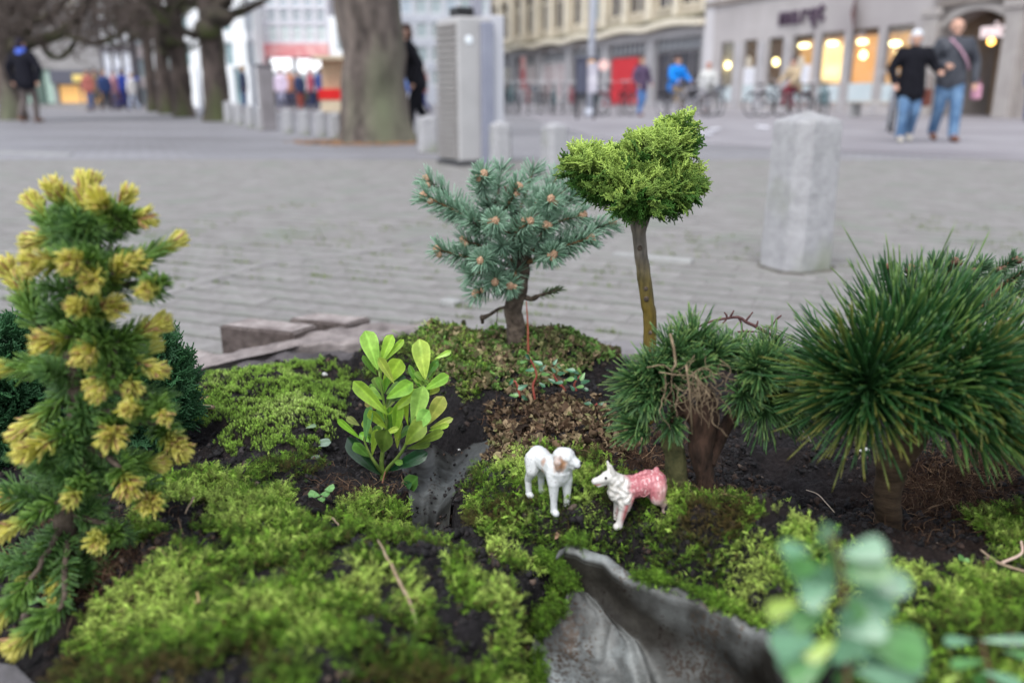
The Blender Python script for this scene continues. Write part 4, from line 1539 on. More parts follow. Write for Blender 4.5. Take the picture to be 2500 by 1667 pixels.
for i, (u, v, du, dv, nb) in enumerate(FS):
    tip = at(u, v, D6 + random.uniform(-.05, .03))
    dr = Vector((du * px6, -.02, -dv * px6)).normalized()
    inn = tip - dr * 75 * px6
    q = MB(); b_ = crooked([t6[min(len(t6) - 1, 3 + i % 5)], inn, tip], 3, .002, i); q.tube(b_, interp([.004, .003, .0015], len(b_)), 5); q.build('branch', tw_m, fr, True, fb)
    sh = shoot(fr, tip, inn, .022, 150, .00095, fcol, ang=(75, 40), mt=NEEDLE_W, origin=fb, tipfrac=.1)
    for b in range(nb):
        c = tip + dr * .004 + Vector((random.uniform(-1, 1), -.5, random.uniform(-.5, .5))) * (.007 if b else 0)
        q = MB(); q.ball(c, .0058, 8, 6); q.build('bud', mat('brown_bud', (.16, .07, .05), (.30, .16, .12), scale=200, rough=.7), sh, True, fb)

# ------------------------------------------------------------------ (f) bare red-brown twig behind the pines
tb = empty('bare_twig', at(1830, 830, 1.3))
tag(tb, 'bare forking reddish-brown twig rising between the two pines', 'twig')
og = at(1830, 830, 1.3)
q = MB()
main = [at(u, v, 1.3) for u, v in ((1665, 815), (1700, 800), (1735, 785), (1770, 778), (1800, 775), (1830, 790), (1860, 805), (1885, 818), (1905, 830), (1900, 900))]
q.tube(crooked(main, 3, .003), interp([.0012, .0022, .003, .002], 28), 6)
for a, b in (((1800, 775), (1812, 805)), ((1812, 805), (1822, 822)), ((1775, 778), (1768, 762)), ((1780, 778), (1792, 758)), ((1820, 785), (1838, 762)), ((1846, 797), (1850, 783)), ((1870, 810), (1895, 780)), ((1895, 780), (1908, 770)), ((1800, 810), (1860, 812)), ((1773, 778), (1764, 790))):
    q.tube(crooked([at(*a, 1.3), at((a[0] + b[0]) / 2 + 2, (a[1] + b[1]) / 2 - 2, 1.3), at(*b, 1.3)], 3, .002), [.0017] * 4 + [.0012] * 3, 5)
q.build('twig', mat('red_twig', (.06, .025, .025), (.14, .07, .065), scale=80, rough=.8), tb, True, og)

# ------------------------------------------------------------------ leaves
LEAF = mat('leaf_blade', (.6, .68, .6), (1.25, 1.2, 1.3), scale=38, rough=.3, spec=.5, use_col=True, sss=.28, bump=.25, bscale=220, bdist=.001)
LEAF_D = mat('dark_leaf_blade', (.75, .75, .75), (1.2, 1.2, 1.2), scale=60, rough=.25, spec=.6, use_col=True, sss=.08, bump=.3, bscale=160, bdist=.001)


def leaf_mesh(name, a, b, w, face, col, edge, mt, parent, origin, fold=.25, curl=.15, wmax=.62, pet=.08, nt=12, nc=8, cup=0.0, obo=True):
    """leaf from its stalk a to its tip b, width w, upper side towards 'face'"""
    a, b = Vector(a), Vector(b)
    ax = b - a
    L = ax.length
    ax.normalize()
    f = Vector(face)
    f = (f - ax * f.dot(ax)).normalized()
    sd = ax.cross(f)
    V, C, F = [], [], []
    for i in range(nt + 1):
        t = i / nt
        # obovate outline
        s = t ** (1.0 / max(.2, wmax)) if False else t
        wd = w * .5 * min(1.0, (.06 + t ** .85 * 1.02 * (1 - t ** 5) ** .5 / .80)) if obo else w * .5 * (math.sin(math.pi * t) ** .75)
        if i == 0: wd = w * .03
        if i == nt: wd = w * .06
        for j in range(nc + 1):
            c = j / nc * 2 - 1
            h = fold * wd * abs(c) - curl * L * t * t + cup * w * c * c * (1 - t) + .02 * w * noise.noise(Vector((t * 4 + a.x * 50, c * 2, a.z * 40)))
            p = a + ax * (L * t) + sd * (wd * c) + f * h
            V.append(p - Vector(origin))
            mid = math.exp(-(c / .10) ** 2) * .45 - .10 * abs(math.sin(t * 14 + abs(c) * 3.2))
            e = max(0, abs(c) - .8) / .2
            cc = [col[k] * (1 + mid * .8) * (1 - e * .6) + edge[k] * e * .6 for k in range(3)]
            C.append(cc)
    for i in range(nt):
        for j in range(nc):
            k = i * (nc + 1) + j
            F.append((k, k + 1, k + nc + 2, k + nc + 1))
    return np_mesh(name, np.array([tuple(p) for p in V]), [np.array(F)], mt, parent, np.array(C), True)


# (i) box sapling
def S(X, Y): return (400 + X / 3.016, 740 + Y / 3.016)


sb = on_ground(935, 1190)
D7 = sb.y
sp = empty('box_sapling', sb)
tag(sp, 'young lime-green box sapling with rounded leaves left of the lead channel', 'sapling')
px7 = D7 * 1.08 / F_PX
stem_m = mat('green_stem', (.10, .17, .03), (.20, .28, .06), scale=50, rough=.5)
q = MB()


def SS(pts, r):
    p = crooked([at(*S(x, y), D7 + d) for x, y, d in pts], 4, .001)
    q.tube(p, interp(r, len(p)), 7)


SS([(1612, 1370, 0), (1612, 1330, 0), (1608, 1180, 0), (1612, 1060, 0), (1640, 900, 0), (1625, 760, 0), (1590, 560, 0), (1570, 430, .01)], [.0040, .0040, .0036, .003, .0026, .0022, .0018, .001])
SS([(1612, 1280, 0), (1650, 1215, -.005), (1740, 1110, -.01), (1800, 1000, -.01), (1850, 850, -.01), (1900, 640, 0), (1910, 520, 0)], [.003, .003, .0026, .0024, .002, .0018, .001])
SS([(1608, 1260, 0), (1560, 1180, -.01), (1500, 1080, -.01), (1470, 980, -.01)], [.003, .0026, .002, .001])
q.build('stem', stem_m, sp, True, sb)
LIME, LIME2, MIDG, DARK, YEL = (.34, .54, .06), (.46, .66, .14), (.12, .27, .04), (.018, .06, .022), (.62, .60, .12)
LV = [((1575, 490), (1490, 210), 165, .0, LIME2, 0), ((1600, 440), (1680, 235), 110, .01, LIME, 0), ((1620, 430), (1765, 268), 62, .01, LIME, 20), ((1570, 530), (1462, 392), 62, 0, MIDG, -40), ((1695, 590), (1578, 400), 85, -.015, LIME2, 45), ((1610, 620), (1745, 415), 165, .01, LIME, 0),
      ((1690, 590), (1780, 540), 60, .02, (.05, .14, .06), 0), ((1650, 820), (1398, 578), 130, -.02, LIME, -35), ((1640, 700), (1825, 590), 140, -.02, LIME, 10), ((1650, 820), (1862, 650), 95, -.01, LIME, 40), ((1925, 560), (1885, 285), 165, 0, LIME2, 0), ((1925, 550), (2015, 425), 70, .012, MIDG, 20),
      ((1995, 410), (2110, 352), 50, .015, LIME, 20), ((1900, 640), (1795, 472), 62, .01, MIDG, -30), ((1915, 640), (2100, 535), 110, .0, LIME, -10), ((1920, 680), (2015, 600), 110, .01, LIME, 0), ((1835, 915), (1905, 625), 160, -.015, LIME2, 0), ((1930, 900), (2050, 705), 140, -.01, LIME2, 0),
      ((1800, 900), (1768, 700), 85, 0, LIME, -30), ((1860, 930), (1950, 790), 140, -.025, LIME2, 10), ((1960, 920), (2112, 850), 62, -.01, LIME, 10), ((1950, 940), (2095, 895), 50, -.01, LIME, -10), ((1700, 975), (1735, 765), 110, -.01, LIME, -10), ((1640, 920), (1515, 785), 105, -.015, LIME, -20),
      ((1485, 1020), (1500, 775), 105, -.015, (.16, .36, .08), -30), ((1450, 1000), (1280, 855), 66, -.01, LIME, -20), ((1440, 900), (1352, 845), 75, -.01, (.45, .52, .14), 0), ((1612, 1095), (1640, 935), 185, -.035, (.14, .23, .035), 0), ((1780, 1040), (1890, 890), 185, -.025, (.20, .36, .05), 0), ((1850, 1040), (2060, 945), 95, -.015, (.17, .33, .05), 10),
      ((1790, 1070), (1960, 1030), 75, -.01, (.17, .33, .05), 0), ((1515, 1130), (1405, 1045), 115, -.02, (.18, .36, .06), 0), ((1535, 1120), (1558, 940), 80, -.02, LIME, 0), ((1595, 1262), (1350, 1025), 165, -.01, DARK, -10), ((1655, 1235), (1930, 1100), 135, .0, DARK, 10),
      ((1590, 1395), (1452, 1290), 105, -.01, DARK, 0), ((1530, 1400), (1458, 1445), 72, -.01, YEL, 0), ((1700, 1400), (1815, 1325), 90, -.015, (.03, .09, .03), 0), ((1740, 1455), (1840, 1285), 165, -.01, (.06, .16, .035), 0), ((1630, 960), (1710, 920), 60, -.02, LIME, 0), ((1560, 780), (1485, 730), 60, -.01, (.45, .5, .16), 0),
      ((1690, 1160), (1755, 1180), 60, -.015, (.17, .33, .05), 0), ((1600, 560), (1580, 360), 90, .015, LIME, -20), ((1640, 770), (1700, 620), 100, .015, MIDG, 0), ((1850, 800), (1900, 700), 90, .02, MIDG, 0), ((1600, 1020), (1560, 900), 80, .02, MIDG, 0)]
_rl = random.Random(11)
for _n in range(32):
    cx_, cy_ = _rl.choice([(1620, 700), (1640, 900), (1560, 1000), (1880, 760), (1880, 960), (1720, 1000), (1930, 600)])
    bx_, by_ = cx_ + _rl.gauss(0, 25), cy_ + _rl.gauss(0, 40)
    an_ = _rl.uniform(-2.6, -.5)
    LV.append(((bx_, by_), (bx_ + math.cos(an_) * 130, by_ + math.sin(an_) * 130), _rl.uniform(60, 95), _rl.uniform(.0, .03), (LIME, MIDG, (.16, .34, .05))[_n % 3], _rl.uniform(-50, 50)))
for (a, b, w, dd, col, yaw) in LV:
    A = at(*S(*a), D7 + dd * .5)
    B = at(*S(*b), D7 + dd - .006)
    w = w * .86
    yaw += _rl.gauss(0, 16)
    col = tuple(c * _rl.uniform(.78, 1.18) for c in col)
    f = Vector((math.sin(R_(yaw)), -math.cos(R_(yaw)), _rl.uniform(.1, .9)))
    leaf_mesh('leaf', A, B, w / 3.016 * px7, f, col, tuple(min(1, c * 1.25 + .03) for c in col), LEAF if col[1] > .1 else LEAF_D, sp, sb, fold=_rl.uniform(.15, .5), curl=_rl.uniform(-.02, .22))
q = MB()
for k in range(90):
    p = at(*S(1680 + rr.gauss(0, 60), 1390 + rr.gauss(0, 35)), D7 - .01 + rr.gauss(0, .008))
    pts = [p]
    d = Vector((rr.gauss(0, 1), rr.gauss(0, 1), rr.gauss(0, .6))).normalized()
    for s_ in range(6):
        d = (d + Vector((rr.gauss(0, .6), rr.gauss(0, .6), rr.gauss(0, .5)))).normalized(); p = p + d * .004; pts.append(p)
    q.tube(pts, .0004, 3, cap=False)
q.build('root_fibres', mat('fibre', (.24, .17, .10), (.42, .32, .2), scale=60, rough=.95), sp, True, sb)

# (j) blurred sprig right in front of the lens, and its neighbour at the right edge
def T_(X, Y): return (1700 + X / 2.351, 1000 + Y / 2.351)


def sprig(label, name, D, stem, leaves, scale_x):
    fb_ = at(*T_(*stem[0]), D)
    fb_.z = gz(fb_.x, fb_.y)
    r = empty(name, fb_)
    tag(r, label, 'sprig')
    q = MB(); p = crooked([fb_ + Vector((0, 0, -.01))] + [at(*T_(*s), D) for s in stem], 5, .001); q.tube(p, interp([.0014, .0012, .0008], len(p)), 8)
    q.build('stem', mat('red_stem', (.12, .06, .04), (.20, .11, .07), scale=60, rough=.6), r, True, fb_)
    px = D * 1.2 / F_PX
    for (X, Y, lx, ly, col, ang) in leaves:
        c = at(*T_(X, Y), D + random.uniform(-.012, .012))
        h = Vector((math.cos(R_(ang)), -.25, math.sin(R_(ang)))) * (lx / 2.351 * px / 2)
        leaf_mesh('leaf', c - h, c + h, ly / 2.351 * px, Vector((random.uniform(-.3, .3), -1, .9)), col, tuple(k * 1.3 for k in col), LEAF_D, r, fb_, fold=.1, curl=.05)
    return r


BG, YG, MG = (.12, .26, .145), (.26, .38, .05), (.08, .22, .06)
sprig('out-of-focus sprig of rounded blue-green leaves on a red stem, close up at the lower right', 'round_leaved_sprig', .35, [(860, 1620), (850, 1300), (840, 1000), (800, 800), (750, 700)],
      [(740, 720, 140, 90, BG, 70), (960, 810, 220, 150, BG, 20), (570, 800, 180, 95, BG, 165), (665, 960, 230, 210, BG, 150), (700, 1060, 200, 150, BG, 200), (1060, 1000, 300, 150, BG, 10), (500, 1130, 190, 110, YG, 195), (560, 1330, 280, 200, BG, 170), (1110, 1340, 400, 250, MG, -8), (1000, 1430, 240, 160, BG, -30),
       (720, 1370, 220, 120, YG, 200), (860, 1200, 160, 110, BG, 80), (900, 1170, 150, 130, MG, 60), (640, 1500, 240, 160, MG, 200), (1080, 1540, 300, 160, BG, -10), (780, 850, 150, 110, MG, 100), (620, 900, 230, 150, MG, 170), (980, 930, 240, 150, MG, 25), (1000, 1100, 260, 160, BG, 0), (640, 1200, 230, 150, MG, 190), (950, 1250, 260, 170, BG, 15), (600, 1420, 280, 180, BG, 190), (860, 1380, 240, 180, BG, 60), (1180, 1440, 260, 170, BG, -15), (760, 960, 190, 140, BG, 120), (900, 900, 130, 100, MG, 40), (860, 1540, 160, 200, MG, 90)], 1)
sprig('second out-of-focus sprig with narrower leaves at the lower right corner', 'narrow_leaved_sprig', .43, [(1690, 1700), (1680, 1500), (1650, 1380), (1640, 1320)],
      [(1510, 1325, 190, 60, BG, 170), (1560, 1450, 220, 60, MG, 175), (1770, 1320, 260, 60, BG, 10), (1850, 1400, 160, 50, MG, -5), (1640, 1560, 120, 120, MG, 90), (1760, 1540, 220, 70, BG, -15), (1470, 1540, 120, 40, YG, 200)], 1)

# (k) little evergreen with red stems on the slope
kb_ = on_ground(1330, 960)
kr = empty('red_stemmed_creeper', kb_)
tag(kr, 'tiny glossy-leaved creeper with red stems below the blue spruce', 'creeper')
Dk = kb_.y - .02


def K_(X, Y): return (1050 + X / 3.92, 750 + Y / 3.92)


for pts in ([(1010, 900), (985, 750), (1020, 650), (970, 520), (930, 440)], [(860, 860), (820, 720), (760, 700)], [(1260, 760), (1200, 680), (1180, 640)], [(1400, 800), (1380, 740), (1440, 650)], [(1250, 740), (1300, 800)], [(1560, 960), (1600, 920)]):
    q = MB(); p = crooked([at(*K_(*s), Dk - .01) for s in pts], 4, .001); q.tube(p, interp([.0022, .0012], len(p)), 6)
    q.build('stem', mat('bright_red_stem', (.30, .05, .045), (.42, .12, .08), scale=40, rough=.5), kr, True, kb_)
for k, (X, Y, s_) in enumerate([(940, 480, 90), (1030, 530, 90), (900, 520, 70), (1080, 580, 80), (950, 600, 90), (1110, 640, 90), (770, 720, 90), (890, 760, 100), (800, 840, 90), (910, 870, 90), (1200, 520, 70), (1240, 570, 80), (1260, 630, 80), (1340, 600, 90), (1330, 690, 100), (1400, 620, 90), (1400, 680, 80), (1460, 660, 90),
                                (1490, 710, 90), (1230, 720, 80), (1290, 730, 70), (1160, 700, 80), (1070, 740, 70), (1430, 760, 80), (1360, 770, 70), (1500, 920, 80), (1560, 950, 90), (1630, 930, 90), (1600, 990, 90), (1660, 1010, 70), (1480, 780, 70), (1180, 600, 60)]):
    c = at(*K_(X, Y), Dk - .02 + random.uniform(-.01, .01))
    a = random.uniform(-1.2, 4.2)
    h = Vector((math.cos(a), -.5, math.sin(a) * .8)) * (s_ / 3.92 * .5 * Dk * 1.04 / F_PX)
    leaf_mesh('leaf', c - h, c + h, s_ * .62 / 3.92 * Dk / F_PX, Vector((0, -1, 1)), [(.03, .11, .05), (.05, .16, .08), (.10, .22, .05)][k % 3], (.1, .2, .1), LEAF_D, kr, kb_, nt=6, nc=4)
rt = at(1288, 800, D0 - .03)
ro = MB(); ro.tube([at(1290, 870, D0 - .05), at(1289, 800, D0 - .05), at(1285, 735, D0 - .05)], [.0024, .0018, .0008], 6)
tag(ro.build('red_stick', mat('bright_red_stem2', (.28, .07, .04), (.36, .12, .07), scale=40, rough=.6)), 'thin upright orange-red stick beside the trunk of the blue spruce', 'stick')
# ================================================================== MOSS, LITTER, CRUMBS (stuff, scattered with geometry nodes)
def leaflets(base, axis, n, L, w, ang, taper=.6, jit=.25):
    """pointed leaflets spiralling up an axis: returns V, F, t"""
    V, F, T = [], [], []
    axis = np.array(axis, float); base = np.array(base, float)
    Ln = np.linalg.norm(axis); d = axis / Ln
    a = unit(np.cross(d, [.31, .2, .9])); b = np.cross(d, a)
    for i in range(n):
        t = (i + .5) / n
        ph = i * 2.4 + RNG.normal() * .3
        r = a * math.cos(ph) + b * math.sin(ph)
        th = math.radians(ang * (1 - .45 * t)) + RNG.normal() * jit
        dd = d * math.cos(th) + r * math.sin(th)
        s = np.cross(dd, r); s = s / (np.linalg.norm(s) + 1e-9)
        if np.linalg.norm(s) < .1: s = np.cross(d, r)
        l = L * (1 - (1 - taper) * t) * (.75 + .5 * RNG.random())
        ww = w * (1 - .4 * t)
        p = base + axis * t
        k = len(V)
        up = np.cross(s, dd) * ww * .35
        V += [p, p + dd * l * .45 + s * ww * .5 + up, p + dd * l, p + dd * l * .45 - s * ww * .5 + up]
        F += [(k, k + 1, k + 2), (k, k + 2, k + 3)]
        T += [t * .75, t * .85 + .05, t * .85 + .15, t * .85 + .05]
    return V, F, T


def frond(L, seed, nb=6, w=.00085, ll=.0021, lean=.8, bl=.5):
    rg = np.random.default_rng(seed)
    V, F, T = [], [], []
    p = np.zeros(3); d = np.array([0, 0, 1.0]) + rg.normal(size=3) * .15
    seg = 5
    yaw = np.array([math.cos(seed), math.sin(seed), 0])
    for i in range(seg):
        d = unit((d + yaw * lean * .28 + rg.normal(size=3) * .12)[None])[0]
        v, f, t = leaflets(p, d * L / seg, 9, ll, w, 58)
        k = len(V); V += v; F += [tuple(k + q for q in x) for x in f]; T += [(i + q) / seg for q in t]
        if i >= 1:
            for sgn in (-1, 1):
                if len(T) > 0 and rg.random() < nb / 8:
                    sd = np.cross(d, [0, 0, 1.0]) * sgn + d * .7 + rg.normal(size=3) * .15
                    bb = unit(sd[None])[0] * L * bl * (1 - .12 * i) * (.6 + .6 * rg.random())
                    v, f, t = leaflets(p, bb, 9, ll * .8, w * .85, 58)
                    k = len(V); V += v; F += [tuple(k + q for q in x) for x in f]; T += [min(1, (i + .6) / seg * .8 + q * .35) for q in t]
        p = p + d * L / seg
    return np.array(V), np.array(F), np.clip(np.array(T), 0, 1)


def proto_mesh(name, V, F, T, mt, smooth=True):
    C = np.repeat(np.asarray(T, float)[:, None], 3, axis=1)
    o = np_mesh(name, V, [F], mt, None, C, smooth)
    COL.objects.unlink(o)
    return o


def scatter(name, protos, pos, rot, scl, tint, label=None, parent=None):
    pc = bpy.data.collections.new(name + '_shapes')
    for i, p in enumerate(protos):
        p.name = '%s_shape_%02d' % (name, i)
        pc.objects.link(p)
    me = bpy.data.meshes.new(name)
    n = len(pos)
    me.vertices.add(n)
    me.vertices.foreach_set('co', np.asarray(pos, np.float32).ravel())
    for an, ty, arr in (('rot', 'FLOAT_VECTOR', rot), ('scl', 'FLOAT', scl), ('tint', 'FLOAT', tint)):
        a = me.attributes.new(an, ty, 'POINT')
        a.data.foreach_set('vector' if ty == 'FLOAT_VECTOR' else 'value', np.asarray(arr, np.float32).ravel())
    a = me.attributes.new('idx', 'INT', 'POINT')
    a.data.foreach_set('value', RNG.integers(0, len(protos), n).astype(np.int32))
    me.update()
    o = link_obj(name, me, None, parent)
    ng = bpy.data.node_groups.new(name + '_nodes', 'GeometryNodeTree')
    ng.interface.new_socket('Geometry', in_out='INPUT', socket_type='NodeSocketGeometry')
    ng.interface.new_socket('Geometry', in_out='OUTPUT', socket_type='NodeSocketGeometry')
    N, L = ng.nodes, ng.links
    gi, go = N.new('NodeGroupInput'), N.new('NodeGroupOutput')
    ci = N.new('GeometryNodeCollectionInfo')
    ci.inputs['Collection'].default_value = pc
    ci.inputs['Separate Children'].default_value = True
    ci.inputs['Reset Children'].default_value = True
    ip = N.new('GeometryNodeInstanceOnPoints')
    ip.inputs['Pick Instance'].default_value = True

    def attr(nm, ty):
        q = N.new('GeometryNodeInputNamedAttribute'); q.data_type = ty; q.inputs[0].default_value = nm
        return q.outputs[0]
    L.new(gi.outputs[0], ip.inputs['Points'])
    L.new(ci.outputs[0], ip.inputs['Instance'])
    L.new(attr('idx', 'INT'), ip.inputs['Instance Index'])
    er = N.new('FunctionNodeEulerToRotation')
    L.new(attr('rot', 'FLOAT_VECTOR'), er.inputs[0])
    L.new(er.outputs[0], ip.inputs['Rotation'])
    L.new(attr('scl', 'FLOAT'), ip.inputs['Scale'])
    L.new(ip.outputs[0], go.inputs[0])
    md = o.modifiers.new('scatter', 'NODES')
    md.node_group = ng
    tag(o, label, kind='stuff')
    return o


def scat_mat(name, base, stops, rough=.6, sss=.25, spec=.3, tipgain=1.0):
    """colour from leaf position (Col) and from the instance's tint"""
    m = bpy.data.materials.new(name)
    m.use_nodes = True
    N, L = m.node_tree.nodes, m.node_tree.links
    bs = N['Principled BSDF']
    ac = N.new('ShaderNodeAttribute'); ac.attribute_name = 'Col'
    ai = N.new('ShaderNodeAttribute'); ai.attribute_type = 'INSTANCER'; ai.attribute_name = 'tint'
    r = N.new('ShaderNodeValToRGB')
    e = r.color_ramp.elements
    e[0].position = stops[0][0]; e[0].color = (*stops[0][1], 1)
    e[1].position = stops[-1][0]; e[1].color = (*stops[-1][1], 1)
    for p, c in stops[1:-1]:
        k = e.new(p); k.color = (*c, 1)
    L.new(ai.outputs['Fac'], r.inputs[0])
    g = N.new('ShaderNodeMapRange'); g.inputs[1].default_value = .05; g.inputs[2].default_value = .75
    L.new(ac.outputs['Fac'], g.inputs[0])
    mx = N.new('ShaderNodeMixRGB'); mx.inputs[1].default_value = (*base, 1)
    L.new(g.outputs[0], mx.inputs[0]); L.new(r.outputs[0], mx.inputs[2])
    oi = N.new('ShaderNodeObjectInfo')
    hv = N.new('ShaderNodeHueSaturation')
    mr = N.new('ShaderNodeMapRange'); mr.inputs[3].default_value = .45; mr.inputs[4].default_value = 1.9
    L.new(oi.outputs['Random'], mr.inputs[0]); L.new(mr.outputs[0], hv.inputs['Value']); L.new(mx.outputs[0], hv.inputs['Color'])
    L.new(hv.outputs[0], bs.inputs['Base Color'])
    bs.inputs['Roughness'].default_value = rough
    bs.inputs['Specular IOR Level'].default_value = spec
    if sss:
        tr = N.new('ShaderNodeBsdfTranslucent'); ms = N.new('ShaderNodeMixShader'); ms.inputs[0].default_value = sss
        L.new(hv.outputs[0], tr.inputs[0]); L.new(bs.outputs[0], ms.inputs[1]); L.new(tr.outputs[0], ms.inputs[2]); L.new(ms.outputs[0], N['Material Output'].inputs[0])
    return m


MOSS_M = scat_mat('feather_moss', (.012, .014, .005), [(0, (.09, .065, .02)), (.25, (.065, .085, .014)), (.5, (.085, .18, .018)), (.75, (.19, .34, .035)), (1, (.44, .56, .13))], rough=.55)
CUSH_M = scat_mat('cushion_moss', (.05, .07, .015), [(0, (.14, .18, .035)), (.4, (.20, .36, .05)), (.75, (.32, .50, .08)), (1, (.50, .62, .2))], rough=.6)
LIT_M = scat_mat('liverwort_litter', (.05, .035, .02), [(0, (.025, .015, .010)), (.25, (.10, .06, .035)), (.5, (.27, .20, .12)), (.75, (.15, .16, .06)), (1, (.11, .22, .045))], rough=.75, sss=.15)
CRUMB_M = scat_mat('peat_crumb', (.010, .009, .009), [(0, (.008, .0075, .009)), (.7, (.022, .018, .018)), (.93, (.055, .032, .022)), (1, (.12, .09, .07))], rough=.75, sss=0, spec=.3)
FIB_M = scat_mat('root_fibre', (.05, .03, .018), [(0, (.045, .022, .013)), (.5, (.11, .06, .035)), (1, (.30, .20, .12))], rough=.9, sss=0)

frondA = [proto_mesh('f', *frond(.0135 + .004 * (k % 3), 10 + k, nb=4 + k % 5), MOSS_M) for k in range(9)]


def star(k, L=.0052):
    V, F, T = leaflets((0, 0, 0), (RNG.normal() * .0008, RNG.normal() * .0008, L), 16, .0021, .0008, 55, .8)
    return np.array(V), np.array(F), np.array(T)


starA = [proto_mesh('s', *star(k, .004 + .001 * (k % 3)), CUSH_M) for k in range(5)]


def lit_leaf(k):
    """small lobed curled thallus"""
    rg = np.random.default_rng(k)
    n = 14
    V, F, T = [(0, 0, 0)], [], [.3]
    for ring_ in (1, 2):
        for i in range(n):
            a = i / n * 6.283
            r = ring_ / 2 * .0040 * (1 + .35 * math.sin(a * (2 + k % 4) + k)) * (1 + .2 * rg.normal())
            V.append((r * math.cos(a), r * math.sin(a), ring_ ** 2 * .0007 * (math.sin(a * 2 + k) + .8 + .3 * rg.normal())))
            T.append(.45 + .3 * ring_ * rg.random())
    for i in range(n):
        j = (i + 1) % n
        F.append((0, 1 + i, 1 + j))
        F.append((1 + i, 1 + n + i, 1 + n + j)); F.append((1 + i, 1 + n + j, 1 + j))
    return np.array(V), np.array(F), np.clip(np.array(T), 0, 1)


litA = [proto_mesh('l', *lit_leaf(k), LIT_M) for k in range(8)]


def crumb(k):
    bm = bmesh.new()
    bmesh.ops.create_icosphere(bm, subdivisions=2, radius=.0022)
    for v in bm.verts:
        q = v.co * 450 + Vector((k * 7, 0, 0))
        v.co *= 1 + .55 * noise.noise(q) + .3 * noise.noise(q * 2.3)
        v.co.z *= .75
    V = np.array([tuple(v.co) for v in bm.verts]); F = np.array([[q.index for q in f.verts] for f in bm.faces])
    bm.free()
    return V, F, np.clip(.5 + RNG.normal(size=len(V)) * .3, 0, 1)


crumbA = [proto_mesh('c', *crumb(k), CRUMB_M, k % 2 == 0) for k in range(7)]


def fibre(k):
    q = MB()
    rg = random.Random(k)
    p = Vector((0, 0, 0)); d = Vector((rg.gauss(0, 1), rg.gauss(0, 1), .5)).normalized(); pts = [p]
    for i in range(9):
        d = (d + Vector((rg.gauss(0, .35), rg.gauss(0, .35), rg.gauss(-.06, .25)))).normalized(); p = p + d * .0024; pts.append(p)
    q.tube(pts, interp([.00035, .00018], len(pts)), 3, cap=False)
    F = [f for f in q.f]
    tri = []
    for f in F: tri += [(f[0], f[1], f[2]), (f[0], f[2], f[3])]
    return np.array(q.v), np.array(tri), np.full(len(q.v), .8)


fibA = [proto_mesh('r', *fibre(k), FIB_M) for k in range(8)]

# moss areas in the photograph's pixels (tested on real ground points)
PA = [(330, 1190), (420, 1165), (560, 1160), (640, 1185), (720, 1235), (800, 1262), (880, 1225), (990, 1235), (1020, 1300), (1060, 1345), (1180, 1345), (1300, 1352), (1372, 1430), (1385, 1475), (1330, 1530), (1300, 1570), (1300, 1700), (1330, 1960), (-50, 1960), (130, 1690), (180, 1560), (265, 1480), (330, 1380)]
PB = [(420, 1060), (400, 1010), (455, 965), (520, 925), (620, 905), (720, 915), (800, 950), (860, 1000), (860, 1065), (740, 1095), (640, 1100), (560, 1115), (520, 1095), (590, 1040), (480, 1050)]
PB2 = [(690, 900), (740, 870), (820, 880), (860, 920), (850, 965), (780, 945)]
PB3 = [(600, 1130), (700, 1105), (770, 1110), (800, 1150), (760, 1185), (680, 1170), (640, 1190)]
PC = [(1125, 1200), (1170, 1160), (1290, 1105), (1440, 1100), (1470, 1150), (1640, 1215), (1790, 1215), (1930, 1275), (2050, 1335), (2200, 1390), (2360, 1395), (2500, 1440), (2900, 1500), (2900, 1960), (2040, 1960), (1960, 1740), (1885, 1632), (1815, 1572), (1730, 1500), (1640, 1452), (1550, 1412), (1440, 1370), (1330, 1335), (1210, 1335), (1140, 1290)]
PC2 = [(2330, 1260), (2440, 1240), (2700, 1260), (2700, 1420), (2500, 1400), (2400, 1330)]
PD = [(870, 790), (960, 745), (1080, 720), (1240, 730), (1200, 900), (1230, 960), (1130, 1000), (1060, 990), (1000, 940), (860, 930)]
PE = [(1060, 735), (1260, 720), (1470, 745), (1530, 850), (1480, 900), (1300, 960), (1130, 960), (1000, 880)]
PL = [(1190, 1000), (1260, 960), (1400, 975), (1550, 1040), (1560, 1110), (1460, 1110), (1300, 1115), (1240, 1150), (1180, 1120)]


def inner_poly(G, a, b):
    n = G.shape[1]
    return ([tuple(p[:2]) for p in G[:, int(n * a)]] + [tuple(p[:2]) for p in G[::-1, int(n * b) - 1]])[::3]


_PA2, _PB2 = inner_poly(GA, .05, .97), inner_poly(GB, .13, .85)


def candidates(n, x0, x1, y0, y1):
    x = RNG.uniform(x0, x1, n)
    y = RNG.uniform(y0, y1, n)
    z = ground_h(x, y)
    u, v = proj_np(x, y, z)
    return x, y, z, u, v


def rots(n, tilt=.5):
    return np.stack([RNG.normal(size=n) * tilt, RNG.normal(size=n) * tilt, RNG.random(n) * 6.283], 1)


x, y, z, u, v = candidates(520000, -.95, 1.25, .38, 1.75)
P2 = np.stack([x, y], 1)
edge = (fbm(P2, 28, 3, 41) - .5) * 70
n1 = fbm(P2, 13, 4, 42)
n2 = fbm(P2, 32, 3, 43)
inL = in_poly(x, y, _PA2) | in_poly(x, y, _PB2)
vis = (u > -150) & (u < 2650) & (v < 1850)
mA = in_poly(u, v + edge, PA) & (n2 > .40 - .06 * (v < 1300)) & (n1 > .33)
mC = in_poly(u, v + edge * .7, PC) & (n2 > .28)
mC |= in_poly(u, v, [(1290, 1110), (1650, 1200), (1660, 1340), (1450, 1365), (1320, 1330), (1240, 1250)]) & (n2 > .2)
mC2 = in_poly(u, v + edge, PC2) & (n2 > .5)
mD = in_poly(u, v + edge * .5, PD) & (n2 > .42)
mB3 = (in_poly(u, v + edge, PB3)) & (n2 > .45)
hole = (n1 < .40) & (n2 < .48)
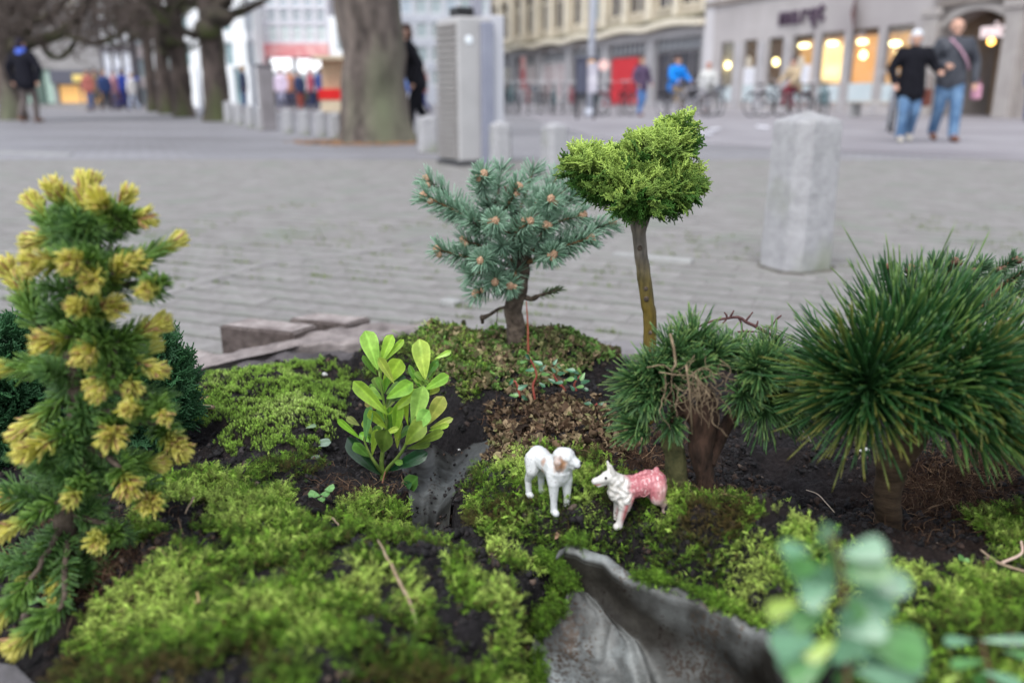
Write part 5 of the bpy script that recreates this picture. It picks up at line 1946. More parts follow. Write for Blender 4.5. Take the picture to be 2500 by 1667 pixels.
hole2 = np.zeros(len(x), bool)
# bare earth spots seen in the front moss
for (hu, hv, hr) in ((1055, 1440, 38), (1110, 1520, 45), (420, 1265, 45), (480, 1260, 30), (1130, 1620, 40), (1310, 1430, 40), (760, 1240, 40), (950, 1490, 30), (1290, 1350, 30), (900, 1400, 18), (2330, 1330, 60), (1880, 1290, 34)):
    hh_ = ((u - hu) ** 2 + ((v - hv) * 1.4) ** 2) < (hr * (.7 + n2)) ** 2
    hole |= hh_
    hole2 |= hh_
# dogs' feet stand free
dogz = np.zeros(len(x), bool)
keep = vis & ~inL & (mA | mC | mC2 | mD | mB3) & ~(hole & mA) & ~(hole2 & mC)
keep &= RNG.random(len(x)) < np.where(mD, .5, np.where(y > 1.0, .9, 1.0))
k = np.nonzero(keep)[0]
tone = .55 + (n1[k] - .5) * 2.6 + (n2[k] - .5) * 1.0 + RNG.normal(size=len(k)) * .15
tone += np.where(mA[k], .10 - np.clip((v[k] - 1430) / 240, 0, 1) * .45 + np.clip((1380 - v[k]) / 200, 0, 1) * .10, 0)
tone += np.where(mC[k], -.06 - .10 * (u[k] < 1400) + .10 * ((u[k] > 2150) & (v[k] > 1430)), 0)
tone += np.where(mD[k], .06, 0)
sc = .50 + .5 * RNG.random(len(k)) ** 1.5
sc *= np.where(mD[k] | mB3[k], .75, 1)
sc *= np.where(mC[k], .85, 1)
tone = np.where(RNG.random(len(k)) < .07, .04, tone)
dg_ = np.exp(-(((u[k] - 1460) / 170) ** 2 + ((v[k] - 1250) / 60) ** 2) * 1.5)
dg_ = np.maximum(dg_, np.exp(-(((u[k] - 1600) / 60) ** 2 + ((v[k] - 1268) / 35) ** 2)))
sc *= 1 - .45 * dg_
zz = z[k] - .001 + RNG.random(len(k)) * .003 + .009 * np.clip(n2[k] - .4, 0, 1) * 2 * (1 - dg_)
scatter('moss', frondA, np.stack([x[k], y[k], zz], 1), rots(len(k), .62), sc, np.clip(tone, 0, 1))

# a second, taller layer of loose shoots so that the carpet has an uneven skyline
k2 = k[RNG.random(len(k)) < .12]
cl = fbm(P2[k2], 45, 2, 47) > .55
k2 = k2[cl]
scatter('moss_tufts', frondA, np.stack([x[k2], y[k2], z[k2] + .004], 1), rots(len(k2), .7), .85 + .6 * RNG.random(len(k2)), np.clip(.52 + .55 * fbm(P2[k2], 13, 3, 42) - np.clip((v[k2] - 1430) / 240, 0, 1) * .3 * (u[k2] < 1400) + RNG.normal(size=len(k2)) * .1, 0, 1))

# moss creeping over the edges of the lead trough
ns_, nt_ = GA.shape[0], GA.shape[1]
ii = RNG.integers(0, ns_, 9000)
jj = np.where(RNG.random(9000) < .6, (RNG.random(9000) * nt_ * (.01 + .16 * (ii / ns_) ** 2)).astype(int), nt_ - 1 - (RNG.random(9000) ** 2 * 7).astype(int))
pp_ = GA[ii, jj] + RNG.normal(size=(9000, 3)) * [.002, .002, 0]
mm_ = (fbm(pp_[:, :2], 38, 3, 95) > np.where(jj < nt_ / 2, .42, .56))
pp_ = pp_[mm_]
scatter('lead_edge_moss', frondA, pp_ + [0, 0, .0005], rots(len(pp_), .7), .4 + .45 * RNG.random(len(pp_)), np.clip(.3 + .5 * fbm(pp_[:, :2], 13, 3, 42) + RNG.normal(size=len(pp_)) * .12, 0, 1))

# --- short cushion moss
x, y, z, u, v = candidates(90000, -.65, .1, 1.05, 1.85)
P2 = np.stack([x, y], 1)
edge = (fbm(P2, 40, 3, 51) - .5) * 60
n2 = fbm(P2, 38, 3, 53)
keep = ((in_poly(u, v + edge, PB) & (n2 > .34)) | (in_poly(u, v + edge, PB2) & (n2 > .4)))
k = np.nonzero(keep)[0]
pos = np.stack([x[k], y[k], z[k] + .001 + .007 * fbm(P2[k], 55, 2, 55)], 1)
scatter('cushion_moss', starA, pos, rots(len(k), .3), .9 + .5 * RNG.random(len(k)), np.clip(.15 + .9 * fbm(P2[k], 16, 3, 54) + .1 * RNG.normal(size=len(k)), 0, 1))

# --- litter of brown liverwort
x, y, z, u, v = candidates(60000, -.5, .6, 1.05, 1.9)
P2 = np.stack([x, y], 1)
edge = (fbm(P2, 35, 3, 61) - .5) * 60
inL = in_poly(x, y, _PA) | in_poly(x, y, _PB)
a = in_poly(u, v + edge, PL)
b = in_poly(u, v + edge, PE)
c = in_poly(u, v + edge, [(1280, 1190), (1480, 1160), (1560, 1220), (1480, 1290), (1350, 1290)])
keep = (a & (RNG.random(len(x)) < .5)) | (b & (RNG.random(len(x)) < .75)) | (c & (RNG.random(len(x)) < .10))
keep &= ~inL
k = np.nonzero(keep)[0]
tn = np.where(b[k], .44 + .75 * fbm(P2[k], 25, 3, 62), .10 + .55 * fbm(P2[k], 30, 3, 63)) + RNG.normal(size=len(k)) * .20
tn = np.where(a[k] & ~b[k], np.clip(tn, 0, .72), tn)
scatter('leaf_litter', litA, np.stack([x[k], y[k], z[k] + .002 + .010 * RNG.random(len(k)) * fbm(P2[k], 50, 2, 64) * 1.5], 1), rots(len(k), .75), .5 + 1.5 * RNG.random(len(k)) ** 2, np.clip(tn, 0, 1))

# --- peat crumbs everywhere on the open soil
x, y, z, u, v = candidates(150000, -1.1, 1.3, .42, 1.95)
P2 = np.stack([x, y], 1)
inL = in_poly(x, y, _PA) | in_poly(x, y, _PB)
nn = fbm(P2, 18, 3, 71)
keep = (~inL) & (nn > .42) & (v < 1800) & (u > -200) & (u < 2700)
k = np.nonzero(keep)[0]
s_ = .3 + 2.4 * RNG.random(len(k)) ** 6 + .4 * RNG.random(len(k))
scatter('soil_crumbs', crumbA, np.stack([x[k], y[k], z[k] + .0003], 1), rots(len(k), 1.5), s_, RNG.random(len(k)) ** 1.5)

# --- crumbs washed into the lead channel
gq = GB.reshape(-1, 3)
kk = RNG.integers(0, len(gq), 1500)
pp_ = gq[kk] + RNG.normal(size=(len(kk), 3)) * [.002, .002, 0]
mm_ = fbm(pp_[:, :2], 45, 2, 91) > .5
pp_ = pp_[mm_]
scatter('channel_grit', crumbA, pp_ + [0, 0, .0005], rots(len(pp_), 1.5), .15 + 1.3 * RNG.random(len(pp_)) ** 4, RNG.random(len(pp_)))

# --- rusty fibres: root ball under the big pine, foot of the golden spruce, foot of the short-needled pine
FP = []
for (cu, cv, su, sv, n) in ((2340, 1180, 75, 45, 2600), (2290, 1240, 60, 35, 1200), (250, 1400, 90, 80, 1500), (1570, 1120, 70, 40, 1100), (1300, 1010, 70, 35, 500), (880, 1215, 60, 20, 350), (1780, 1235, 40, 12, 250)):
    for i in range(n // 10):
        FP.append((cu + random.gauss(0, su), cv + random.gauss(0, sv)))
pos = []
for (a_, b_) in FP:
    p = on_ground(a_, b_)
    for i in range(10):
        q = p + Vector((random.gauss(0, .008), random.gauss(0, .008), 0))
        pos.append((q.x, q.y, p.z + random.uniform(-.002, .007)))
pos = np.array(pos)
scatter('root_fibres', fibA, pos, rots(len(pos), 1.0), .5 + .9 * RNG.random(len(pos)), np.clip(RNG.random(len(pos)) ** 1.6 * .9, 0, 1))
# ================================================================== BODIES GROWN FROM CAPSULES
def hull_cap(bm, p, q, r1, r2, sx=1.0, seg=10):
    """closed convex capsule from p (radius r1) to q (radius r2)"""
    tb = bmesh.new()
    for c, r in ((p, r1), (q, r2)):
        g = bmesh.ops.create_uvsphere(tb, u_segments=seg, v_segments=max(6, seg * 2 // 3), radius=r)
        for v in g['verts']: v.co += Vector(c)
    r = bmesh.ops.convex_hull(tb, input=tb.verts)
    kill = [e for e in r.get('geom_interior', []) if isinstance(e, bmesh.types.BMVert)]
    bmesh.ops.delete(tb, geom=list(set(kill)), context='VERTS')
    tb.verts.index_update()
    vs = [bm.verts.new(v.co) for v in tb.verts]
    for f in tb.faces:
        try: bm.faces.new([vs[v.index] for v in f.verts])
        except ValueError: pass
    tb.free()


def grow(name, caps, voxel, smooth=4, deform=None):
    """caps (p, q, r1, r2) -> one continuous mesh (voxel union, smoothed)"""
    bm = bmesh.new()
    for c in caps: hull_cap(bm, Vector(c[0]), Vector(c[1]), c[2], c[3])
    me = bpy.data.meshes.new(name)
    bm.to_mesh(me); bm.free()
    o = bpy.data.objects.new(name + '_tmp', me)
    COL.objects.link(o)
    m = o.modifiers.new('r', 'REMESH'); m.mode = 'VOXEL'; m.voxel_size = voxel; m.use_smooth_shade = True
    if smooth:
        s = o.modifiers.new('s', 'SMOOTH'); s.iterations = smooth; s.factor = .6
    dg = bpy.context.evaluated_depsgraph_get()
    dg.update()
    out = bpy.data.meshes.new_from_object(o.evaluated_get(dg))
    out.name = name
    bpy.data.objects.remove(o)
    bpy.data.meshes.remove(me)
    out.materials.clear()
    n = len(out.vertices)
    V = np.empty(n * 3, np.float32); out.vertices.foreach_get('co', V); V = V.reshape(-1, 3)
    if deform is not None:
        Nn = np.empty(n * 3, np.float32); out.vertices.foreach_get('normal', Nn); Nn = Nn.reshape(-1, 3)
        V = deform(V, Nn).astype(np.float32)
        out.vertices.foreach_set('co', V.ravel())
        out.update()
    out.polygons.foreach_set('use_smooth', np.full(len(out.polygons), True))
    return out, V


def paint(me, C):
    ca = me.color_attributes.new('Col', 'FLOAT_COLOR', 'POINT')
    C4 = np.ones((len(C), 4), np.float32); C4[:, :3] = C
    ca.data.foreach_set('color', C4.ravel())


def place(o, base, rz, s=1.0):
    o.location = base
    o.rotation_euler = (0, 0, rz)


PLAST = mat('painted_plastic', (1, 1, 1), rough=.34, spec=.5, use_col=True, bump=.12, bscale=400, bdist=.0006, coat=.15)
BLACKP = mat('black_paint', (.012, .010, .012), rough=.3)
REDP = mat('red_paint', (.55, .02, .03), rough=.35)
cmx = .01


def blob_w(V, c, r):
    r = tuple(k * 1.15 for k in r)
    d = np.linalg.norm((V - np.array(c)) / np.array(r), axis=1)
    return np.clip(1.25 - d + (fbm(V, 260, 3, 5) - .5) * .9, 0, 1) ** .5 * (d < 1.5)


# ---------------------------------------------------------------- white hound
d1p = on_ground(1352, 1281)
d1 = empty('toy_dog', (d1p.x - .0043, d1p.y + .0234, d1p.z + .003))
tag(d1, 'white plastic toy dog with brown ears and worn brown spots, left of the pink one', 'toy dog')
d1.rotation_euler = (0, 0, R_(-58))
d1.scale = (.96, .96, .96)
ha = R_(36)               # head turned towards the picture's right
hd = Vector((math.cos(ha), math.sin(ha), 0))
hs_ = Vector((-math.sin(ha), math.cos(ha), 0))


def c_(*p): return Vector(p) * cmx


Hc = c_(2.75, .1, 7.35)
caps = []
for s in (-1, 1):
    fy = .95 * s
    caps += [(c_(1.9, .75 * s, 5.0), c_(2.2, fy, 3.9), .0098, .0072), (c_(2.2, fy, 3.9), c_(2.3, fy, 1.7), .0068, .0042), (c_(2.3, fy, 1.7), c_(2.35, fy, .5), .0042, .0044), (c_(2.35, fy, .42), c_(2.85, fy * 1.02, .33), .0047, .0042)]
    caps += [(c_(-2.6, .55 * s, 5.2), c_(-2.3, .95 * s, 3.9), .0120, .0085), (c_(-2.3, .95 * s, 3.9), c_(-3.3, .95 * s, 2.3), .0076, .0046), (c_(-3.3, .95 * s, 2.3), c_(-3.1, .95 * s, .5), .0043, .0040), (c_(-3.1, .95 * s, .42), c_(-2.6, .95 * s, .33), .0045, .0041)]
caps += [(c_(1.75, 0, 5.35), c_(1.6, 0, 4.6), .0172, .0148), (c_(1.75, 0, 5.3), c_(-.6, 0, 5.35), .0152, .0118), (c_(-.6, 0, 5.35), c_(-2.6, 0, 5.55), .0110, .0125), (c_(2.3, 0, 4.7), c_(2.2, 0, 5.6), .0098, .0105),
         (c_(-3.7, 0, 5.8), c_(-4.15, 0, 4.4), .0040, .0030), (c_(-4.15, 0, 4.4), c_(-4.0, 0, 3.3), .0030, .0020),
         (c_(1.9, 0, 5.7), Hc - Vector((0, 0, .006)), .0142, .0104),
         (Hc - hd * .003, Hc + hd * .003 + Vector((0, 0, .001)), .0112, .0106), (Hc + hd * .006 - Vector((0, 0, .002)), Hc + hd * .0155 - Vector((0, 0, .0055)), .0078, .0052),
         (Hc + hd * .0155 - Vector((0, 0, .0062)), Hc + hd * .0165 - Vector((0, 0, .0075)), .0056, .0050), (Hc + hd * .003 - Vector((0, 0, .006)), Hc + hd * .012 - Vector((0, 0, .0105)), .0060, .0038)]
for s in (-1, 1):
    e0 = Hc - hd * .0035 + hs_ * s * .0098 + Vector((0, 0, .004))
    caps += [(e0, e0 - Vector((0, 0, .007)) - hd * .001 + hs_ * s * .0016, .0034, .0048), (e0 - Vector((0, 0, .007)) + hs_ * s * .0020, e0 - Vector((0, 0, .0155)) + hs_ * s * .0014, .0048, .0032)]
me, V = grow('body', caps, .00075, 5)
C = np.tile([.64, .65, .65], (len(V), 1)).astype(float)
brown = np.array([.34, .14, .05])


def mixc(C, w, col): return C * (1 - w[:, None]) + np.array(col)[None] * w[:, None]


for s in (-1, 1):
    e0 = np.array(Hc - hd * .0035 + hs_ * s * .0105 - Vector((0, 0, .006)))
    C = mixc(C, blob_w(V, e0, (.0065, .0065, .0085)) * 1.0, brown)
C = mixc(C, blob_w(V, np.array(Hc + hd * .002 - hs_ * .009 - Vector((0, 0, .004))), (.004, .005, .005)) * .75, (.50, .24, .10))
for (c, r, a) in ((c_(.1, -1.3, 6.1), (.0042, .005, .0042), 1.0), (c_(.2, -1.35, 4.6), (.0034, .004, .0058), .95), (c_(-3.6, -.9, 5.9), (.003, .004, .005), .6), (c_(1.2, -1.4, 4.2), (.0015, .003, .004), .6), (c_(-1.6, 1.2, 6), (.006, .005, .005), .8)):
    C = mixc(C, blob_w(V, np.array(c), r) * a, brown)
sp_ = fbm(V, 900, 2, 8)
C = mixc(C, np.clip((sp_ - .72) * 12, 0, .6), (.10, .07, .05))          # small chips in the paint
grime = np.clip((fbm(V, 90, 3, 9) - .55) * 2.2, 0, .25)
C = mixc(C, grime, (.42, .45, .44))
paint(me, C)
link_obj('body', me, PLAST, d1)
for s in (-1, 1):
    q = MB(); c = Hc + hd * .0078 + hs_ * s * .0068 + Vector((0, 0, .0022))
    q.ball(c, (.0017, .0017, .0014), 10, 7); q.build('eye', BLACKP, d1, True)
q = MB(); q.ball(Hc + hd * .0205 - Vector((0, 0, .0045)), (.0022, .0024, .0018), 10, 7); q.build('nose', BLACKP, d1, True)
q = MB(); q.tube([Hc + hd * .0215 - Vector((0, 0, .0065)), Hc + hd * .0195 - hs_ * .0035 - Vector((0, 0, .0098)), Hc + hd * .014 - hs_ * .0058 - Vector((0, 0, .0095))], [.0008, .0009, .0005], 6); q.build('mouth', BLACKP, d1, True)

# ---------------------------------------------------------------- pink collie
d2p = on_ground(1514, 1306)
d2 = empty('toy_dog', (d2p.x + .0257, d2p.y + .0145, d2p.z + .009))
tag(d2, 'pink and white plastic toy collie with a ruffled white mane, facing left', 'toy dog')
d2.rotation_euler = (0, R_(6), R_(180 + 14))
d2.scale = (.98, .98, .98)
caps = []
for s in (-1, 1):
    caps += [(c_(1.9, .7 * s, 3.9), c_(2.25, .8 * s, 2.7), .0105, .0078), (c_(2.25, .8 * s, 2.7), c_(2.75 + .1 * s, .8 * s, 1.1), .0066, .0044), (c_(2.75 + .1 * s, .8 * s, 1.1), c_(2.95 + .1 * s, .8 * s, .45), .0044, .0048), (c_(2.95 + .1 * s, .8 * s, .42), c_(3.3 + .1 * s, .8 * s, .36), .0048, .0044)]
    caps += [(c_(-2.0, .6 * s, 4.2), c_(-1.9, .85 * s, 3.0), .0125, .0098), (c_(-1.9, .85 * s, 3.0), c_(-2.85, .85 * s, 1.8), .0082, .0052), (c_(-2.85, .85 * s, 1.8), c_(-2.75, .85 * s, .6), .0048, .0046), (c_(-2.75, .85 * s, .45), c_(-2.3, .85 * s, .38), .0049, .0045)]
caps += [(c_(1.9, 0, 4.7), c_(-.2, 0, 4.5), .0150, .0130), (c_(-.2, 0, 4.5), c_(-2.1, 0, 4.7), .0130, .0135), (c_(2.6, 0, 4.3), c_(2.6, 0, 5.4), .0128, .0118), (c_(2.6, 0, 5.4), c_(3.2, 0, 6.3), .0118, .0088),
         (c_(3.5, 0, 6.5), c_(3.9, 0, 6.5), .0082, .0072), (c_(3.9, 0, 6.45), c_(5.15, 0, 6.25), .0066, .0040), (c_(5.15, 0, 6.35), c_(5.35, 0, 6.3), .0042, .0038), (c_(4.0, 0, 6.0), c_(4.9, 0, 5.75), .0040, .0030),
         (c_(-2.3, 0, 5.6), c_(-1.0, 0, 6.0), .0045, .0042), (c_(-2.3, 0, 5.9), c_(-2.3, 0, 6.15), .0042, .0034), (c_(-1.0, 0, 6.0), c_(.4, 0, 5.95), .0040, .0020)]
for s in (-1, 1):
    caps += [(c_(3.2, .45 * s, 7.0), c_(3.45, .55 * s, 8.15), .0036, .0015)]


def fur(V, N):
    x, y, z = V[:, 0] / cmx, V[:, 1] / cmx, V[:, 2] / cmx
    mane = np.clip(1 - np.sqrt(((x - 2.5) / 1.5) ** 2 + ((z - 4.9) / 2.0) ** 2), 0, 1)
    mane = np.clip(mane * 3, 0, 1) * (x > 1.1)
    cellx = np.sin(x * 5.2 + np.sin(z * 3.1) * 1.1) * np.sin(z * 4.6 + np.sin(x * 3.7) * .8)
    back = np.clip(1.2 - np.abs(x + .4) / 2.2, 0, 1) * np.clip((z - 3.2) / .6, 0, 1) * (x < 1.6)
    str_ = np.abs(np.sin(x * 6.0 + z * 1.6 + np.sin(z * 2) * .8))
    return V + N * ((mane * cellx * .0012) + back * (str_ * .0005 - .0003))[:, None]


me, V = grow('body', caps, .00075, 4, fur)
X, Y, Z = V[:, 0] / cmx, V[:, 1] / cmx, V[:, 2] / cmx
white, pink, red = np.array([.64, .61, .57]), np.array([.50, .17, .19]), np.array([.50, .035, .05])
nz_ = fbm(V, 140, 3, 3) - .5
w = np.clip((2.0 - X) * 1.3 + nz_ * 1.2 + .0, 0, 1) * np.clip((Z - 2.2) * .9 + nz_, 0.42, 1)
C = mixc(np.tile(white, (len(V), 1)), w, pink)
C = mixc(C, np.clip((-X - 1.2) * .6, 0, .5) * np.clip((5.4 - Z), 0, 1), (.70, .46, .42))
groove = np.abs(np.sin(X * 6.0 + Z * 1.6 + np.sin(Z * 2) * .8))
C = mixc(C, np.clip(.3 - groove, 0, .3) * 1.1 * (X < 1.6) * (Z > 2.6), (.36, .06, .08))
C = mixc(C, np.clip(1 - np.abs(X - 2.3 - (2.7 - Z) * .2) * 2.2, 0, 1) * (Z < 3.4) * np.clip(Z - .5, 0, 1) * .85, red)
C = mixc(C, np.clip((fbm(V, 420, 2, 7) - .66) * 9, 0, .6) * (X < 2), (.85, .62, .60))
cell = np.sin(X * 5.2 + np.sin(Z * 3.1) * 1.1) * np.sin(Z * 4.6 + np.sin(X * 3.7) * .8)
C = mixc(C, np.clip(-cell - .35, 0, .6) * .5 * (X > 1.3) * (Z < 6.2) * (Z > 2.8), (.40, .30, .20))
C = mixc(C, np.clip((fbm(V, 1000, 2, 8) - .74) * 12, 0, .7), (.06, .05, .05))
paint(me, C)
link_obj('body', me, PLAST, d2)
for s in (-1, 1):
    q = MB(); q.ball(c_(4.15, .58 * s, 6.75), (.0016, .0014, .0019), 10, 7); q.build('eye', BLACKP, d2, True)
q = MB(); q.ball(c_(4.85, .0, 5.93), (.0062, .0034, .0013), 12, 6); q.build('mouth', REDP, d2, True)
q = MB(); q.ring((0, 0, 0), .0058, .00045, 'y', 22, 5)
ro_ = q.build('ring_mark', mat('pale_pink', (.62, .26, .28), rough=.4), d2, True)
ro_.location = c_(-.1, 1.30, 4.35)

# ---------------------------------------------------------------- small things lying about
def gp3(u, v, dz=0.0):
    p = on_ground(u, v); p.z += dz
    return p


def flat_leaf(u, v, L, w, ang, col, label, cat, tilt=.25, dz=.008, name='fallen_leaf', m=None):
    p = gp3(u, v, dz)
    h = Vector((math.cos(ang), math.sin(ang), tilt)) * L / 2
    r = leaf_mesh(name, -h, h, w, Vector((0, -.35, 1)), col, tuple(min(1, c * 1.4) for c in col), m or LEAF, None, (0, 0, 0), fold=.15, curl=.12)
    r.location = p
    tag(r, label, cat)
    return r


flat_leaf(780, 1089, .034, .020, .0, (.30, .40, .30), 'oval silvery-green leaf lying on the dark soil left of the box sapling', 'leaf')
flat_leaf(766, 1128, .020, .012, .6, (.22, .25, .22), 'smaller grey leaf scrap just below the oval silvery leaf', 'leaf', dz=.012)
flat_leaf(1968, 1080, .024, .020, 1.9, (.22, .17, .17), 'dry greyish heart-shaped leaf on the black soil between the two pines', 'leaf', tilt=.5)
flat_leaf(760, 1055, .016, .010, .3, (.25, .36, .20), 'tiny pale green leaf lying on the cushion moss', 'leaf')
flat_leaf(500, 985, .022, .012, .4, (.42, .24, .13), 'curled tan leaf scrap on the cushion moss beside the dark cypress', 'leaf')
flat_leaf(445, 1045, .020, .012, 1.2, (.40, .13, .06), 'rust-coloured shrivelled leaf at the foot of the dark cypress', 'leaf')
flat_leaf(1362, 1328, .014, .009, 1.0, (.36, .22, .14), 'brown leaf scrap at the upper tip of the lead trough', 'leaf')
flat_leaf(1490, 862, .036, .012, .1, (.30, .50, .32), 'pale green weed leaf on the dark soil left of the lollipop cypress stem', 'leaf')


def stick(pts, r, label, cat='twig', name='twig', col=((.24, .17, .11), (.40, .30, .21))):
    P = [gp3(u, v, dz) for u, v, dz in pts]
    c = P[0].copy()
    q = MB(); pp = crooked(P, 5, .0012, pts[0][0]); q.tube(pp, interp(r, len(pp)), 6)
    o = q.build(name, mat('stick_%d' % int(pts[0][0]), col[0], col[1], scale=90, rough=.85), None, True, c)
    o.location = c
    tag(o, label, cat)


stick([(485, 1018, .010), (525, 1026, .012)], [.0042, .0036], 'short cut piece of tan twig on the cushion moss near the dark cypress')
stick([(926, 1385, .016), (950, 1430, .018), (982, 1480, .016), (1005, 1520, .016), (1018, 1555, .014)], [.0006, .0016, .0016, .0010], 'long curved pale twig lying on the front moss')
stick([(812, 1290, .016), (829, 1315, .016)], [.0012, .0008], 'short pinkish-brown twig on the front moss below the sapling')
stick([(457, 1298, .016), (478, 1262, .018)], [.0008, .0014], 'small grey twig on the moss right of the golden spruce')
stick([(596, 1190, .010), (618, 1150, .016), (650, 1118, .012)], [.0012, .0009, .0005], 'thin dark twig crossing the black soil below the cushion moss', col=((.02, .015, .014), (.05, .04, .03)))
stick([(487, 1550, .014), (492, 1520, .018), (488, 1500, .020)], [.0010, .0012, .0008], 'short straw-coloured stalk in the front moss', col=((.42, .30, .12), (.5, .4, .2)))
stick([(1965, 1225, .010), (1995, 1240, .012), (2035, 1270, .008)], [.0006, .0007, .0005], 'pale thin stalk lying on the soil below the dry heart-shaped leaf', col=((.5, .42, .3), (.6, .5, .4)))
stick([(2440, 1412, .02), (2485, 1402, .026), (2480, 1395, .034)], [.0016, .0013, .0010], 'pinkish white forked sprout at the right edge of the moss', col=((.55, .38, .30), (.7, .55, .45)))
stick([(2385, 1395, .02), (2430, 1415, .018), (2500, 1430, .016)], [.0008, .0014, .0014], 'reddish-brown stalk running off the right edge above the moss')
stick([(925, 1230, .006), (945, 1190, .020)], [.0012, .0010], 'stiff red-brown stalk at the foot of the box sapling', col=((.22, .09, .05), (.3, .14, .09)))
for i, (u, v, r) in enumerate(((752, 896, .006), (793, 934, .0045), (2113, 1104, .0042), (2100, 1112, .0028), (1120, 1065, .002))):
    p = gp3(u, v, .006)
    q = MB(); q.ball((0, 0, 0), (r * (1.6 if i == 0 else 1), r, r * .8), 10, 7); q.ball((r * .9, 0, -.001), (r * .6, r * .6, r * .5), 8, 6)
    o = q.build('white_speck', mat('chalk_white', (.75, .74, .72), (.85, .85, .83), scale=300, rough=.8, bump=.5), None, True)
    o.location = p
    tag(o, ('longer white crumb on the moss just below the stone rim', 'round white crumb on the moss to the right below the longer one', 'white perlite grain on the soil left of the big pine trunk', 'smaller perlite grain beside the white one near the big pine', 'tiny white grain on the dark slope right of the box sapling')[i], 'white crumb', group='white crumbs on the soil')


def seedling(u, v, leaves, label, h=.012):
    b = gp3(u, v, 0)
    r = empty('seedling', b)
    tag(r, label, 'seedling')
    q = MB()
    px = b.y * 1.1 / F_PX
    for (du, dv, L, w, ang) in leaves:
        c = Vector((du * px, -.004, h - dv * px))
        q.tube(crooked([Vector((0, 0, -.002)), Vector((c.x * .4, 0, c.z * .7)), c], 3, .0004), [.0006] * 7, 5)
        hh = Vector((math.cos(ang), -.2, math.sin(ang) * .5)) * L / 2
        leaf_mesh('leaf', c - hh, c + hh, w, Vector((0, -.6, 1)), (.20, .42, .13), (.3, .5, .2), LEAF, r, (0, 0, 0), fold=.1, curl=.08, nt=7, nc=4)
    q.build('stem', stem_m, r, True)


seedling(790, 1250, [(-18, -14, .016, .013, 2.6), (8, -16, .013, .010, .4), (20, -30, .015, .012, .6), (-2, -2, .010, .008, 0)], 'tiny bright green seedling with round leaves just left below the box sapling')
seedling(112, 1505, [(-20, 0, .018, .015, 2.9), (14, 2, .016, .013, -.2), (14, -34, .020, .014, .7)], 'pale green seedling with three round leaves under the golden spruce', .010)
seedling(345, 1352, [(-10, 0, .016, .013, 2.9), (22, -8, .013, .011, .3)], 'blurred little two-leaved seedling in the front moss right of the golden spruce', .012)
seedling(2340, 1385, [(-4, -14, .012, .008, 1.4), (8, -8, .009, .006, .4)], 'small two-leaved seedling at the edge of the right-hand moss', .008)
# ================================================================== THE SQUARE AND THE TOWN BEHIND
def gridwall(mb, x0, x1, z0, z1, holes, y0, y1):
    """wall of thickness y0..y1 with rectangular openings (hx0, hz0, hx1, hz1)"""
    xs = sorted({x0, x1, *[h[0] for h in holes], *[h[2] for h in holes]})
    zs = sorted({z0, z1, *[h[1] for h in holes], *[h[3] for h in holes]})
    xs = [x for x in xs if x0 <= x <= x1]
    zs = [z for z in zs if z0 <= z <= z1]
    for j in range(len(zs) - 1):
        za, zb = zs[j], zs[j + 1]
        run = None
        for i in range(len(xs) - 1):
            cx, cz = (xs[i] + xs[i + 1]) / 2, (za + zb) / 2
            hole = any(h[0] < cx < h[2] and h[1] < cz < h[3] for h in holes)
            if not hole:
                run = xs[i] if run is None else run
            if (hole or i == len(xs) - 2) and run is not None:
                mb.box(run, y0, za, xs[i] if hole else xs[i + 1], y1, zb)
                run = None
    return mb


GLASS = bpy.data.materials.new('window_glass')
GLASS.use_nodes = True
_N, _L = GLASS.node_tree.nodes, GLASS.node_tree.links
_t = _N.new('ShaderNodeBsdfTransparent'); _g = _N.new('ShaderNodeBsdfGlossy'); _g.inputs['Roughness'].default_value = .05
_m = _N.new('ShaderNodeMixShader'); _m.inputs[0].default_value = .12
_t.inputs[0].default_value = (.85, .9, .9, 1)
_L.new(_t.outputs[0], _m.inputs[1]); _L.new(_g.outputs[0], _m.inputs[2]); _L.new(_m.outputs[0], _N['Material Output'].inputs[0])
PANE = mat('dark_pane', (.045, .04, .05), rough=.08, spec=.8)
PANE2 = mat('pale_pane', (.30, .36, .38), rough=.15, spec=.7)
PANE3 = mat('mint_pane', (.33, .45, .38), rough=.3, spec=.6)
FRAME_W = mat('white_frame', (.72, .72, .72), rough=.6)
FRAME_G = mat('grey_frame', (.22, .21, .22), rough=.6)


def window(root, x0, z0, x1, z1, y, frame=FRAME_W, pane=PANE, fw=.07, mull=(), trans=(), depth=.10, nm='window'):
    q = MB()
    q.box(x0, y, z0, x0 + fw, y + depth, z1); q.box(x1 - fw, y, z0, x1, y + depth, z1)
    q.box(x0 + fw, y, z0, x1 - fw, y + depth, z0 + fw); q.box(x0 + fw, y, z1 - fw, x1 - fw, y + depth, z1)
    for mx in mull: q.box(x0 + (x1 - x0) * mx - fw / 2, y + .003, z0 + fw, x0 + (x1 - x0) * mx + fw / 2, y + depth, z1 - fw)
    for tz in trans: q.box(x0 + fw, y + .006, z0 + (z1 - z0) * tz - fw / 2, x1 - fw, y + depth, z0 + (z1 - z0) * tz + fw / 2)
    w = q.build(nm, frame, root)
    p = MB(); p.box(x0 + fw, y + .05, z0 + fw, x1 - fw, y + .07, z1 - fw)
    p.build('pane', pane, w)
    return w


# -------------------------------------------------------- right-hand street front (recedes to the left)
FDX, FDY = .311, -.951
FRZ = math.atan2(FDY, FDX)
FP0 = Vector((9.35, 40.0, 0))


def s_u(u, z=1.6):
    best = None
    lo, hi = -60.0, 30.0
    for _ in range(50):
        m = (lo + hi) / 2
        x, y = FP0.x + FDX * m, FP0.y + FDY * m
        dep = y * CP - (z - CAM_H) * SP
        uu = 1250 + F_PX * x / dep
        if uu < u: lo = m
        else: hi = m
    return (lo + hi) / 2


